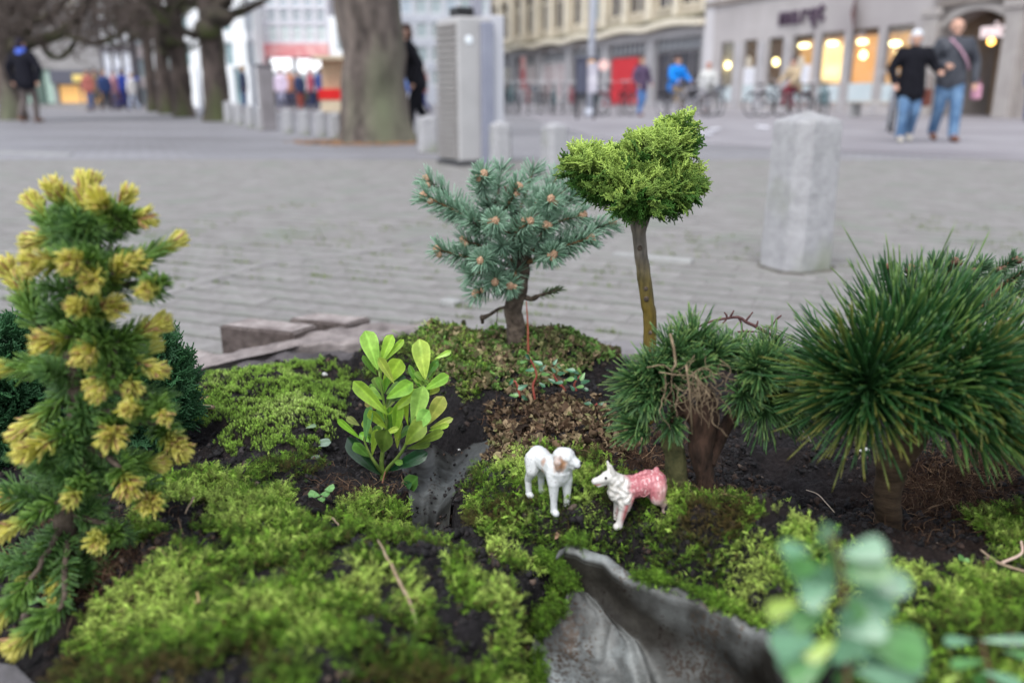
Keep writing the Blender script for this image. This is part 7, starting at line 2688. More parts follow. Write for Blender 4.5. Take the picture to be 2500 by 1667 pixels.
def big_tree(label, u, v, w_px, lean=0.0, seed=1, dist=None, top=7.0, low_limb=2.2, dark=False, boughs=7, twigs=260, wtop=.8):
    b = on(u, v, 0)
    if dist: b = Vector((at(u, v, dist).x, dist, 0))
    d = b.y
    R = w_px * d * 1.04 / F_PX / 2
    t = empty('street_tree', b)
    tag(t, label, 'tree', 'row of street trees')
    rg = random.Random(seed)
    mt = BARK_B if dark else BARK
    pts = [Vector((0, 0, -.1)), Vector((0, 0, .3)), Vector((lean * .3, 0, 1.2)), Vector((lean * .6, 0, 2.4)), Vector((lean, 0, 4)), Vector((lean * 1.2, .1, top))]
    trunk_mesh('trunk', pts, [R * 1.04, R, R * .97, R * .95 * wtop ** .5, R * wtop, R * .45], mt, t, seed=seed)
    if dark:          # swollen burrs where the low boughs leave
        for k in range(4):
            c = Vector((lean * .6 + rg.uniform(-.3, .3), rg.uniform(-.3, .3), low_limb + rg.uniform(-.1, 1.0)))
            q = MB(); q.ball(c, (R * rg.uniform(.9, 1.4), R, R * rg.uniform(.6, 1.0)), 14, 10)
            q.v = [tuple(Vector(p) + (Vector(p) - c) * .35 * noise.noise(Vector(p) * 3)) for p in q.v]
            q.build('burr', BARK_D, t, True)
    tips = []
    for k in range(boughs):
        z0 = low_limb + rg.uniform(0, 3.0)
        a = rg.uniform(0, 6.28)
        L = rg.uniform(1.6, 3.2)
        dr = Vector((math.cos(a), math.sin(a), rg.uniform(-.1, .5)))
        p0 = Vector((lean * z0 / 4, 0, z0))
        pp = [p0, p0 + dr * L * .35 + Vector((0, 0, -.05)), p0 + dr * L * .7 + Vector((0, 0, .15)), p0 + dr * L + Vector((0, 0, .7))]
        trunk_mesh('bough', pp, [R * .45, R * .3, R * .2, R * .1], BARK_D, t, n=12, lump=.2, flare=0, seed=seed + k, k=4)
        tips.append((pp, L))
    q = MB()
    for k in range(twigs):
        pp, L = rg.choice(tips)
        f = rg.random()
        p = pp[1].lerp(pp[3], f)
        d_ = Vector((rg.gauss(0, .8), rg.gauss(0, .8), rg.gauss(.35, .6))).normalized()
        l = rg.uniform(.25, .8)
        m_ = p + d_ * l * .5 + Vector((rg.gauss(0, .08), rg.gauss(0, .08), 0))
        q.tube([p, m_, m_ + (d_ + Vector((0, 0, .4))).normalized() * l * .5], [.018, .012, .005], 4, cap=False)
    tag(q.build('twigs', BARK_D if dark else BARK, t, False), kind='stuff')
    return t


big_tree('biggest street tree, its thick lichen-patched trunk standing left of the grey cabinet', 920, 346, 150, lean=-.12, seed=3, top=7, low_limb=4.5, boughs=6, twigs=160, wtop=.82)
big_tree('dark street tree leaning right, second trunk of the row from the big one', 532, 297, 55, lean=.05, seed=5, dist=23, dark=True, low_limb=2.1, boughs=12, twigs=600)
big_tree('third street tree of the row, just left of the leaning dark one', 450, 288, 42, seed=8, dist=27, dark=True, low_limb=2.0, boughs=12, twigs=600)
big_tree('fourth street tree of the row with mossy green boughs', 410, 283, 32, seed=12, dist=31, dark=True, low_limb=1.9, boughs=12, twigs=600)
big_tree('farthest street tree, the slimmest trunk at the left end of the row', 376, 279, 24, seed=15, dist=35, dark=True, low_limb=2.2, boughs=8, twigs=260)
pc_ = on(920, 346, 0)
q = MB(); q.prism([(pc_.x + 1.15 * math.cos(a_ / 14 * 6.283) * (1 + .12 * math.sin(a_ * 5)), pc_.y + 1.0 * math.sin(a_ / 14 * 6.283)) for a_ in range(14)], -.01, .006)
tag(q.build('soil_ring', mat('tree_soil', (.06, .045, .035), (.13, .10, .08), scale=5, rough=.95)), kind='structure')
q = MB()
rg = random.Random(44)
for k in range(420):
    a_, r_ = rg.uniform(0, 6.283), rg.uniform(.5, 1.35)
    x_, y_, z_ = pc_.x + r_ * math.cos(a_), pc_.y - abs(r_ * math.sin(a_)), .012
    w_l, an = rg.uniform(.02, .045), rg.uniform(0, 3)
    c_l, s_l = math.cos(an) * w_l, math.sin(an) * w_l
    q.add([(x_ - c_l, y_ - s_l, z_), (x_ + s_l * .6, y_ - c_l * .6, z_ + .01), (x_ + c_l, y_ + s_l, z_ + rg.uniform(0, .03)), (x_ - s_l * .6, y_ + c_l * .6, z_ + .012)], [(0, 1, 2, 3)])
tag(q.build('fallen_leaves', mat('rust_leaves', (.16, .08, .04), (.36, .20, .10), scale=9, rough=.85)), kind='stuff')
# big mossy tree at the far left with low arching boughs
lt = empty('street_tree', (at(30, 275, 24).x, 24, 0))
tag(lt, 'bare mossy tree at the left edge whose low boughs arch over the man in black', 'tree', 'row of street trees')
trunk_mesh('trunk', [Vector((0, 0, -.1)), Vector((0, 0, .5)), Vector((-.1, 0, 1.4)), Vector((-.1, 0, 2.6)), Vector((-.2, 0, 4.5))], [.36, .33, .33, .42, .35], BARK, lt, seed=2)
o_ = lt.location


def LP(u, v, dd=0): return at(u, v, 24 + dd) - o_


for i, (pts, r0, r1) in enumerate(((((35, 120), (90, 100), (150, 80), (200, 30), (230, -40)), .2, .10), (((30, 130), (60, 60), (90, 0), (110, -60)), .28, .14), (((35, 150), (10, 90), (-30, 40), (-80, -40)), .26, .14),
                                   (((150, 85), (190, 95), (240, 105), (300, 75), (350, 0)), .08, .05), (((100, 100), (120, 135), (150, 140), (185, 100), (200, 40)), .09, .05), (((20, 110), (0, 60), (30, 10), (60, -30)), .22, .14),
                                   (((60, 60), (120, 40), (160, 0), (190, -40)), .12, .06), (((250, 100), (300, 110), (330, 80)), .05, .03))):
    trunk_mesh('bough', [LP(a, b, (i % 3 - 1) * .5) for a, b in pts], [r0, (r0 + r1) / 2, r1], BARK_D, lt, n=12, lump=.25, flare=0, seed=20 + i, k=5)
q = MB()
rg = random.Random(9)
for k in range(1300):
    a = rg.uniform(-40, 380)
    b = rg.gauss(50, 42) if a > 120 else rg.gauss(40, 40)
    p = LP(a, b, rg.uniform(-1.5, 1.5))
    d_ = Vector((rg.gauss(0, 1), rg.gauss(0, .6), rg.gauss(.2, .8))).normalized()
    l = rg.uniform(.2, .75)
    q.tube([p, p + d_ * l * .5 + Vector((0, 0, .05)), p + d_ * l + Vector((0, 0, .18))], [.016, .011, .005], 4, cap=False)
tag(q.build('twigs', mat('twig_brown', (.07, .055, .045), (.12, .095, .085), scale=3, rough=.95), lt), kind='stuff')

# -------------------------------------------------------- stone bollards
BOL = mat('bollard_stone', (.31, .305, .315), (.41, .405, .415), scale=30, rough=.85, bump=.8, bscale=60, bdist=.006, c3=(.25, .265, .21), scale3=3.0, detail=8)


def bollard_mesh(Wd, H, rz=0.0, cham=.28, taper=.93, cap=.045, cols=24, seed=0):
    """square post with chamfered corners and a low pyramid top"""
    c = cham * Wd / 2 * 2
    h = Wd / 2
    oct_ = [(-h + c, -h), (h - c, -h), (h, -h + c), (h, h - c), (h - c, h), (-h + c, h), (-h, h - c), (-h, -h + c)]
    bm = bmesh.new()
    rows = []
    for i in range(cols + 1):
        t = i / cols
        s = 1 + (taper - 1) * t
        rows.append([bm.verts.new((x * s, y * s, H * t)) for x, y in oct_])
    for i in range(cols):
        for k in range(8):
            bm.faces.new((rows[i][k], rows[i][(k + 1) % 8], rows[i + 1][(k + 1) % 8], rows[i + 1][k]))
    t1 = [bm.verts.new((v.co.x * .96, v.co.y * .96, H + .012)) for v in rows[-1]]
    for k in range(8): bm.faces.new((rows[-1][k], rows[-1][(k + 1) % 8], t1[(k + 1) % 8], t1[k]))
    top = bm.verts.new((0, 0, H + cap))
    for k in range(8): bm.faces.new((t1[k], t1[(k + 1) % 8], top))
    bmesh.ops.subdivide_edges(bm, edges=[e for e in bm.edges if abs(e.verts[0].co.z - e.verts[1].co.z) < .02 and e.calc_length() > .05], cuts=3, use_grid_fill=True)
    for v in bm.verts:
        v.co += Vector((noise.noise(v.co * 14 + Vector((seed, 0, 0))), noise.noise(v.co * 14 + Vector((0, seed, 0))), noise.noise(v.co * 18 + Vector((0, 0, seed))) * .6)) * .0035
    bmesh.ops.triangulate(bm, faces=[f for f in bm.faces if len(f.verts) > 4])
    me = bpy.data.meshes.new('bollard')
    bm.to_mesh(me); bm.free()
    return me


def bollard(u, v_top, v_base, w_px, label, rz, seed, cham=.2):
    b = on(u, v_base, 0)
    # height so that the top lands at v_top
    H = zv(v_top, b.y)
    Wd = w_px * (b.y * 1.03) / F_PX / 1.22
    o = link_obj('bollard', bollard_mesh(Wd, H - .06, seed=seed, cham=cham), BOL)
    o.location = b
    o.rotation_euler = (0, 0, rz)
    q = MB(); q.prism([(Wd * .535 * x_ + .010 * math.sin(7 * x_ + seed), Wd * .535 * y_) for x_, y_ in ((-.6, -1), (.6, -1.05), (1.05, -.6), (1, .6), (.6, 1), (-.6, 1.04), (-1, .6), (-1.05, -.6))], -.01, .006)  # thin dark ring: dirt plus the contact shadow, both in its colour
    q.build('base_shade_dirt', mat('base_shade_dirt', (.08, .072, .06), (.15, .14, .11), scale=20, rough=.95), o)
    tag(o, label, 'bollard', 'stone bollards on the square')
    return o


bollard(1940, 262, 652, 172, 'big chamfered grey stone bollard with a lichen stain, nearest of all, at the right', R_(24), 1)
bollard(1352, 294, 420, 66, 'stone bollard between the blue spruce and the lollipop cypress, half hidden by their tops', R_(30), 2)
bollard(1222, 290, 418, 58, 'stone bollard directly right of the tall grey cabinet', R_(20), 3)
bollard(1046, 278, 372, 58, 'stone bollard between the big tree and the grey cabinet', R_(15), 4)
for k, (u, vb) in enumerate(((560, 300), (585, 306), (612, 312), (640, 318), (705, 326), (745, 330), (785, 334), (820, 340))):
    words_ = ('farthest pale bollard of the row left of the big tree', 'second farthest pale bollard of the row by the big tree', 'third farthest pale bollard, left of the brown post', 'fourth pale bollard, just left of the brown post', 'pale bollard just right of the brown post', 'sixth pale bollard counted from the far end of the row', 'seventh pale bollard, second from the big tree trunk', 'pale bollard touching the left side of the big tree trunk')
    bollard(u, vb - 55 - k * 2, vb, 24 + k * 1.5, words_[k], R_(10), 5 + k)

# tall grey cabinet with slatted side and steel column
cbp = on(1135, 404, 0)
ca = empty('utility_cabinet', (cbp.x, cbp.y + .2, 0), R_(28))
tag(ca, 'tall grey metal cabinet with a slatted side, a steel column and a round white sticker', 'cabinet')
Hc_ = zv(42, cbp.y)
cm1 = mat('cabinet_grey', (.40, .39, .39), (.46, .45, .45), scale=2, rough=.5)
q = MB(); q.box(-.20, -.28, .04, .16, .22, Hc_, .02); q.build('body', cm1, ca)
q = MB(); q.box(-.22, -.30, .0, .20, .24, .04); q.build('plinth', mat('dark_plinth', (.06, .06, .065), rough=.7), ca)
for k in range(22):
    q = MB(); z = .08 + k * (Hc_ - .12) / 22; q.box(-.235, -.265, z, -.203, .20, z + (Hc_ - .12) / 22 - .022, .006); q.build('slat', mat('slat_grey', (.26, .24, .23), (.31, .29, .28), scale=2, rough=.6), ca)
q = MB(); q.box(.17, -.27, .02, .31, .22, Hc_ + .02, .01); q.build('side_panel', mat('pale_panel', (.52, .52, .56), rough=.5), ca)
q = MB(); q.box(.035, -.345, .0, .165, -.283, Hc_ - .05, .01); q.build('steel_column', mat('blue_steel', (.24, .25, .32), (.29, .30, .37), scale=3, rough=.35, metal=.2), ca)
q = MB(); q.ball((-.08, -.284, zv(100, cbp.y)), (.042, .006, .042), 18, 8); q.build('round_sticker', mat('sticker_white', (.80, .84, .88), rough=.5), ca, True)
q = MB(); q.box(.06, -.12, Hc_ + .021, .15, 0, Hc_ + 2.2); q.build('mast', mat('mast_grey', (.30, .30, .35), rough=.4), ca)
q = MB(); q.box(-.16, -.20, Hc_ + .012, .02, .0, Hc_ + .09, .01); q.build('lamp_box', mat('black_housing', (.02, .02, .022), rough=.5), ca)

# posts and poles
def pole(u, v_base, r_px, top, label, mt, extra=None, dist=None, name='pole'):
    b = on(u, v_base, 0) if dist is None else Vector((at(u, v_base, dist).x, dist, 0))
    r = empty(name, b)
    tag(r, label, 'pole')
    R = r_px * b.y * 1.04 / F_PX / 2
    q = MB(); q.tube([(0, 0, 0), (0, 0, top * .5), (0, 0, top)], [R, R * .9, R * .75], 14); q.build('shaft', mt, r, True)
    q = MB(); q.tube([(0, 0, 0), (0, 0, .25)], R * 1.5, 14); q.build('base', mt, r, True)
    return r, R


STEEL = mat('galvanised', (.42, .44, .50), (.52, .54, .60), scale=3, rough=.45)
r, R = pole(1441, 262, 17, 7.5, 'pale grey street lamp column in front of the beige building', STEEL, dist=27, name='street_lamp')
z1 = zv(160, 27)
q = MB(); q.ball((-.0, -.2, z1), (.16, .05, .14), 16, 8); q.build('orange_sign', mat('orange_sign', (.80, .38, .05), rough=.5), r, True)
q = MB(); q.tube([(.36, -.2, z1), (.36, -.16, z1)], .16, 20); q.build('round_sign', mat('pink_white_sign', (.85, .55, .50), rough=.5), r)
q = MB(); q.box(.0, -.16, z1 - .02, .36, -.12, z1 + .02); q.build('bracket', STEEL, r)
q = MB(); q.tube([(0, 0, 7.4), (.9, -.3, 7.9)], .05, 8); q.ball((1.2, -.4, 7.9), (.4, .2, .1), 12, 6); q.build('lamp_head', STEEL, r, True)
r, R = pole(624, 268, 11, 8, 'thin blue-grey lamp post in front of the glass office', STEEL, dist=30)
r, R = pole(493, 268, 7, 1.6, 'thin short grey post between two tree trunks', STEEL, dist=33)
# brown-grey square post
b = on(657, 318, 0)
o = empty('square_post', b, R_(25)); tag(o, 'thick brown-grey square post standing in the row of pale bollards', 'post')
hp = zv(165, b.y)
q = MB(); q.box(-.14, -.14, 0, .14, .14, hp, .02); q.build('shaft', mat('taupe_post', (.19, .175, .18), (.26, .24, .25), scale=3, rough=.8), o)
q = MB(); q.box(-.16, -.16, hp + .002, .16, .16, hp + .06, .02); q.build('cap', mat('taupe_cap', (.14, .13, .14), rough=.8), o)
# dark litter bin / advert post
b = at(1432, 285, 24); b.z = 0
o = empty('advert_board', b); tag(o, 'dark double advertising board on legs beneath the street lamp sign', 'advert board')
q = MB(); q.box(-.30, -.1, .7, -.02, .1, 1.55, .02); q.build('board', mat('navy_board', (.07, .075, .11), rough=.5), o)
q = MB(); q.box(.0, -.1, .7, .27, .1, 1.5, .02); q.build('board', mat('white_poster_board', (.60, .58, .62), (.35, .33, .4), scale=4, rough=.5), o)
q = MB(); q.box(-.34, -.13, 1.56, .31, .13, 1.62); q.build('roof_plate', mat('navy_board', (.07, .075, .11)), o)
for x_ in (-.25, .2):
    q = MB(); q.tube([(x_, 0, 0), (x_, 0, .7)], .035, 8); q.build('leg', BLACKP, o)
# kerb step and far pavement on the right
q = MB()
a, b_ = on(1450, 338, 0), on(2700, 405, 0)
pav = MB(); pav.prism([(a.x, a.y), (b_.x, b_.y), (60, 30), (60, 90), (-8, 90), (-2, 60)][::1], .001, .02)
tag(pav.build('pavement', mat('far_pavement', (.25, .235, .25), (.33, .315, .335), scale=.9, rough=.7, c3=(.21, .195, .21), scale3=.3)), kind='structure')
# scattered white papers on the road
for k, (u, v, r_) in enumerate(((1718, 327, .13), (1745, 318, .10), (1862, 312, .11))):
    p = on(u, v, .06)
    q = MB(); q.box(-r_, -r_ * .7, 0, r_, r_ * .7, .03, .01)
    q.v = [(x, y, z + .03 * noise.noise(Vector((x * 12, y * 12, k)))) for x, y, z in q.v]
    o = q.build('crumpled_paper', mat('paper_white', (.80, .80, .86), rough=.8), None, True); o.location = p; o.rotation_euler = (0, 0, k)
    tag(o, ('crumpled white paper on the road, nearest the lollipop cypress top', 'second white paper on the road just beyond the first', 'white paper on the road left above the big bollard')[k], 'litter', 'white papers on the road')


# -------------------------------------------------------- people
SKIN = mat('skin', (.52, .30, .22), (.60, .36, .27), scale=8, rough=.55)
EYE = mat('eye_dark', (.03, .02, .02), rough=.3)


def v3(a): return Vector(a)


def person(label, loc, rz, H, jacket, trousers, shoes, hair, legs, arms, lean=0.0, voxel=.014, group=None, bulk=1.0, jl=.86, hairlen=0, head_yaw=0.0, seat=0.0, bulk_leg=1.0, collar=None):
    """legs: [(knee xyz, ankle xyz, toe xyz)] *2 ; arms: [(elbow, wrist)] *2 in a 1.75 m body facing -y, origin between the feet"""
    k = H / 1.75
    r = empty('person', loc, rz)
    r.scale = (k, k, k)
    tag(r, label, 'person', group)
    L = Vector((0, -lean, 0))
    hipz = .93 + seat
    sh = 1.43 + seat
    hd = Vector((0, 0, 1.63 + seat)) + L * 1.15
    body, jk, tr = [], [], []
    pel, che = Vector((0, 0, hipz)), Vector((0, 0, sh - .12)) + L * .85
    body += [(pel + v3((-.07, 0, 0)), pel + v3((.07, 0, 0)), .11, .11), (pel, che, .115, .13), (che + v3((-.09, 0, .02)), che + v3((.09, 0, .02)), .11, .11), (che + v3((0, .01, .12)), hd - v3((0, -.01, .09)), .062, .052),
             (hd + v3((0, .015, .025)), hd + v3((0, -.01, .0)), .098, .090), (hd + v3((0, -.03, -.05)), hd + v3((0, -.055, -.085)), .060, .040), (hd + v3((0, -.095, .0)), hd + v3((0, -.112, -.025)), .012, .016),
             (hd + v3((-.088, .01, 0)), hd + v3((-.092, .015, -.03)), .018, .012), (hd + v3((.088, .01, 0)), hd + v3((.092, .015, -.03)), .018, .012)]
    jk += [(pel + v3((-.07, 0, -(.93 - jl))), pel + v3((.07, 0, -(.93 - jl))), .13 * bulk, .13 * bulk), (pel + v3((-.06, 0, -(.93 - jl))), che, .14 * bulk, .15 * bulk), (pel + v3((.06, 0, -(.93 - jl))), che, .14 * bulk, .15 * bulk), (che + v3((-.1, 0, .03)), che + v3((.1, 0, .03)), .135 * bulk, .135 * bulk),
           (che + v3((0, .01, .10)), che + v3((0, .0, .17)), .095, .078)]
    if collar: jk[-1] = (che + v3((0, .01, .08)), che + v3((0, .0, .13)), .10, .085)
    tr += [(pel + v3((-.07, 0, 0)), pel + v3((.07, 0, 0)), .125, .125)]
    for s, (kn, an, to) in zip((-1, 1), legs):
        hp = pel + v3((.09 * s, 0, -.03))
        kn, an, to = v3(kn), v3(an), v3(to)
        body += [(hp, kn, .085, .058), (kn, an, .056, .040), (an, to, .042, .034)]
        tr += [(hp, kn, .108 * bulk_leg, .078 * bulk_leg), (kn, an + v3((0, 0, .02)), .077 * bulk_leg, .066 * bulk_leg)]
    hands = []
    for s, (el, wr) in zip((-1, 1), arms):
        so = che + v3((.19 * s, 0, .10))
        el, wr = v3(el), v3(wr)
        body += [(so, el, .055, .042), (el, wr, .040, .028)]
        jk += [(so, el, .082 * bulk, .066 * bulk), (el, wr, .062 * bulk, .050 * bulk)]
        d = (wr - el).normalized()
        side = d.cross(Vector((0, 1, 0)))
        side = side.normalized() if side.length > .1 else Vector((1, 0, 0))
        pa = wr + d * .05
        body += [(wr, pa, .030, .036)]
        for f, (o_, l_) in enumerate(((-.027, .062), (-.009, .072), (.009, .070), (.027, .056))):
            st = pa + side * o_ + d * .02
            body += [(st, st + d * l_ * .55, .0125, .0115), (st + d * l_ * .55, st + d * l_ + Vector((0, -.018, 0)), .0115, .0105)]
        body += [(pa - d * .015 + side * .03 * s, pa + d * .03 + side * .055 * s, .013, .011)]
    me, _ = grow('body', body, voxel, 3); link_obj('body', me, SKIN, r)
    me, _ = grow('jacket', jk, voxel, 3); link_obj('jacket', me, jacket, r)
    me, _ = grow('trousers', tr, voxel, 3); link_obj('trousers', me, trousers, r)
    for (kn, an, to) in legs:
        an, to = v3(an), v3(to)
        q, _ = grow('shoe', [(an + v3((0, .02, -.03)), an.lerp(to, .5) + v3((0, 0, -.012)), .050, .047), (an.lerp(to, .5) + v3((0, 0, -.012)), to + v3((0, -.02, 0)), .047, .040)], voxel, 2)
        link_obj('shoe', q, shoes, r)
    if hair is not None:
        hc = [(hd + v3((0, .03, .045)), hd + v3((0, .0, .05)), .098, .093), (hd + v3((0, .05, -.01)), hd + v3((0, .06, -.04 - hairlen)), .082, .07)]
        if hairlen: hc += [(hd + v3((.06, .03, .0)), hd + v3((.07, .03, -.06)), .05, .035), (hd + v3((-.06, .03, .0)), hd + v3((-.07, .03, -.06)), .05, .035)]
        q, _ = grow('hair', hc, voxel, 3); link_obj('hair', q, hair, r)
    for s in (-1, 1):
        q = MB(); q.ball(hd + v3((.034 * s, -.096, .012)), (.012, .008, .007), 8, 6); q.build('eye', EYE, r, True)
    return r, che, hd, pel


def cloth(name, c, rough=.9, v=.25):
    return mat(spec=.1, name=name, c1= tuple(x * (1 - v) for x in c), c2=tuple(min(1, x * (1 + v)) for x in c), scale=14, rough=rough, bump=.3, bscale=30, bdist=.01)


JEANS = mat('blue_jeans', (.05, .11, .22), (.16, .27, .42), scale=5, rough=.9, bump=.3, bscale=30, bdist=.01)
DJEANS = cloth('dark_jeans', (.03, .06, .13))
WALKL = [((-.09, -.10, .50), (-.09, -.06, .09), (-.10, -.22, .045)), ((.10, -.02, .49), (.10, .22, .14), (.10, .10, .05))]
WALKR = [((-.10, .02, .49), (-.10, .20, .13), (-.10, .08, .05)), ((.09, -.12, .50), (.09, -.16, .09), (.10, -.32, .05))]
# couple walking towards the camera
pw = on(2207, 348, .02)
pm = on(2300, 346, .02)
w_, *_ = person('older woman with short white hair in a fluffy black coat and blue jeans', pw, R_(-12), 1.52, cloth('black_fleece', (.012, .012, .016), .98), JEANS, cloth('cream_shoe', (.55, .52, .45)), cloth('white_hair', (.62, .64, .68), .9, .12),
                WALKL, [((-.32, .02, 1.17), (-.27, -.10, .95)), ((.33, .02, 1.20), (.36, -.16, 1.12))], voxel=.013, bulk=1.22, jl=.78, hairlen=.03, bulk_leg=1.1)
m_, che, hd, pel = person('tall balding man in a dark leather jacket with a pink strap, beside the white-haired woman', pm, R_(-10), 1.69, mat('black_leather', (.035, .038, .05), (.07, .075, .09), scale=6, rough=.42, bump=.4, bscale=20, bdist=.01), JEANS, cloth('brown_shoe', (.16, .07, .045)), None,
                          WALKR, [((-.31, .02, 1.16), (-.16, -.20, 1.10)), ((.33, .05, 1.15), (.33, -.02, .88))], voxel=.013, bulk=1.16, jl=.88, bulk_leg=1.12)
q = MB(); q.tube([che + v3((-.10, -.10, .16)), che + v3((.02, -.185, .02)), che + v3((.13, -.19, -.14)), che + v3((.20, -.12, -.27))], [.028, .026, .026, .026], 8, flat=.35)
q.build('bag_strap', cloth('pink_strap', (.50, .30, .38)), m_, True)
q = MB(); hairc = hd + v3((0, .035, .0)); q.ball(hairc, (.098, .09, .085), 16, 10); q.build('hair', cloth('grey_fringe', (.5, .5, .54), .9, .1), m_, True)
hbp = m_.location + Vector((.31, -.02, 0))
hb_ = empty('pink_bag', (pm.x + .38, pm.y - .02, .02 + .60)); tag(hb_, 'small pink and orange carrier bag hanging from the leather-jacketed man\'s hand', 'bag')
q = MB(); q.box(-.07, -.04, 0, .07, .04, .2, .02); q.build('pouch', cloth('pink_bag', (.62, .32, .42)), hb_)
q = MB(); q.tube([(-.04, 0, .2), (-.02, 0, .27), (.02, 0, .27), (.04, 0, .2)], .006, 6); q.build('handle', cloth('pink_bag', (.62, .32, .42)), hb_)
hg = empty('brown_handbag', (pw.x + .24, pw.y + .06, .02 + .50)); tag(hg, 'reddish-brown handbag carried between the woman and the man', 'handbag')
q = MB(); q.box(-.09, -.06, 0, .09, .06, .24, .03); q.build('pouch', cloth('rust_leather', (.17, .06, .045), .5), hg)
q = MB(); q.tube([(-.05, 0, .24), (-.03, 0, .42), (.03, 0, .42), (.05, 0, .24)], .01, 6); q.build('handle', cloth('rust_leather', (.17, .06, .045), .5), hg)
# man from behind at the left
pl = on(78, 300, 0)
s_, che, hd, pel = person('man in a black jacket and blue scarf walking away at the far left', pl, R_(176), 1.96, cloth('black_jacket', (.014, .014, .020)), cloth('taupe_trousers', (.12, .10, .095)), cloth('rust_shoe', (.20, .10, .06)), cloth('dark_hair', (.03, .025, .035)),
                          WALKL, [((-.34, .02, 1.16), (-.30, .04, .90)), ((.34, .02, 1.16), (.30, .0, .90))], voxel=.018, bulk=1.2, jl=.84)
q, _ = grow('scarf', [(che + v3((0, .02, .14)), che + v3((0, .0, .22)), .125, .10)], .018, 2); link_obj('scarf', q, cloth('blue_scarf', (.08, .14, .55)), s_)
# man in black beside the big tree
pt = on(1024, 338, 0)
s_, *_ = person('person in black bending forward as they step out from behind the big tree', pt, R_(-80), 1.72, cloth('black_coat', (.016, .016, .020)), cloth('black_trousers', (.014, .014, .018)), cloth('white_trainer', (.62, .60, .63)), cloth('dark_hair2', (.10, .06, .05)),
                WALKR, [((-.25, -.10, 1.18), (-.22, -.25, .97)), ((.25, .02, 1.15), (.25, -.08, .88))], voxel=.018, bulk=1.15, lean=.16)
# distant riders and walkers on the road
pb_ = at(1563, 285, 27); pb_.z = .02
person('walker in a purple-grey jacket and blue jeans in front of the red shutter', pb_, R_(30), 1.72, cloth('purple_jacket', (.10, .07, .12)), cloth('bright_jeans', (.10, .20, .42)), cloth('brown_shoe', (.16, .07, .045)), cloth('auburn', (.20, .10, .07)),
       WALKL, [((-.30, 0, 1.16), (-.25, -.14, .95)), ((.30, 0, 1.16), (.24, -.18, .98))], voxel=.022, bulk=1.1)
SIT = [((-.13, -.36, .80), (-.12, -.28, .38), (-.12, -.42, .34)), ((.13, -.34, .72), (.12, -.24, .28), (.12, -.38, .24))]
pc = at(1642, 285, 27); pc.z = .02
person('cyclist in a bright blue jacket and tan trousers', pc, R_(28), 1.72, cloth('bright_blue', (.015, .22, .70)), cloth('tan_trousers', (.34, .25, .15)), cloth('brown_shoe', (.16, .07, .045)), cloth('dark_hair2', (.10, .06, .05)),
       SIT, [((-.30, -.20, 1.18), (-.26, -.45, 1.05)), ((.30, -.20, 1.18), (.26, -.45, 1.05))], voxel=.022, bulk=1.25, lean=.12)
pd = at(1936, 282, 26.5); pd.z = .02
person('cyclist in a beige jacket and maroon trousers behind the top of the big bollard', pd, R_(-60), 1.68, cloth('beige_jacket', (.46, .36, .24)), cloth('maroon', (.12, .03, .045)), BLACKP, cloth('dark_hair', (.03, .025, .035)),
       SIT, [((-.26, -.22, 1.18), (-.24, -.45, 1.05)), ((.26, -.22, 1.18), (.24, -.45, 1.05))], voxel=.022, bulk=1.15, lean=.15)
STAND = [((-.10, 0, .50), (-.10, 0, .09), (-.11, -.15, .045)), ((.10, 0, .50), (.10, 0, .09), (.11, -.15, .045))]
HANG = [((-.30, 0, 1.16), (-.30, -.04, .90)), ((.30, 0, 1.16), (.30, -.04, .90))]
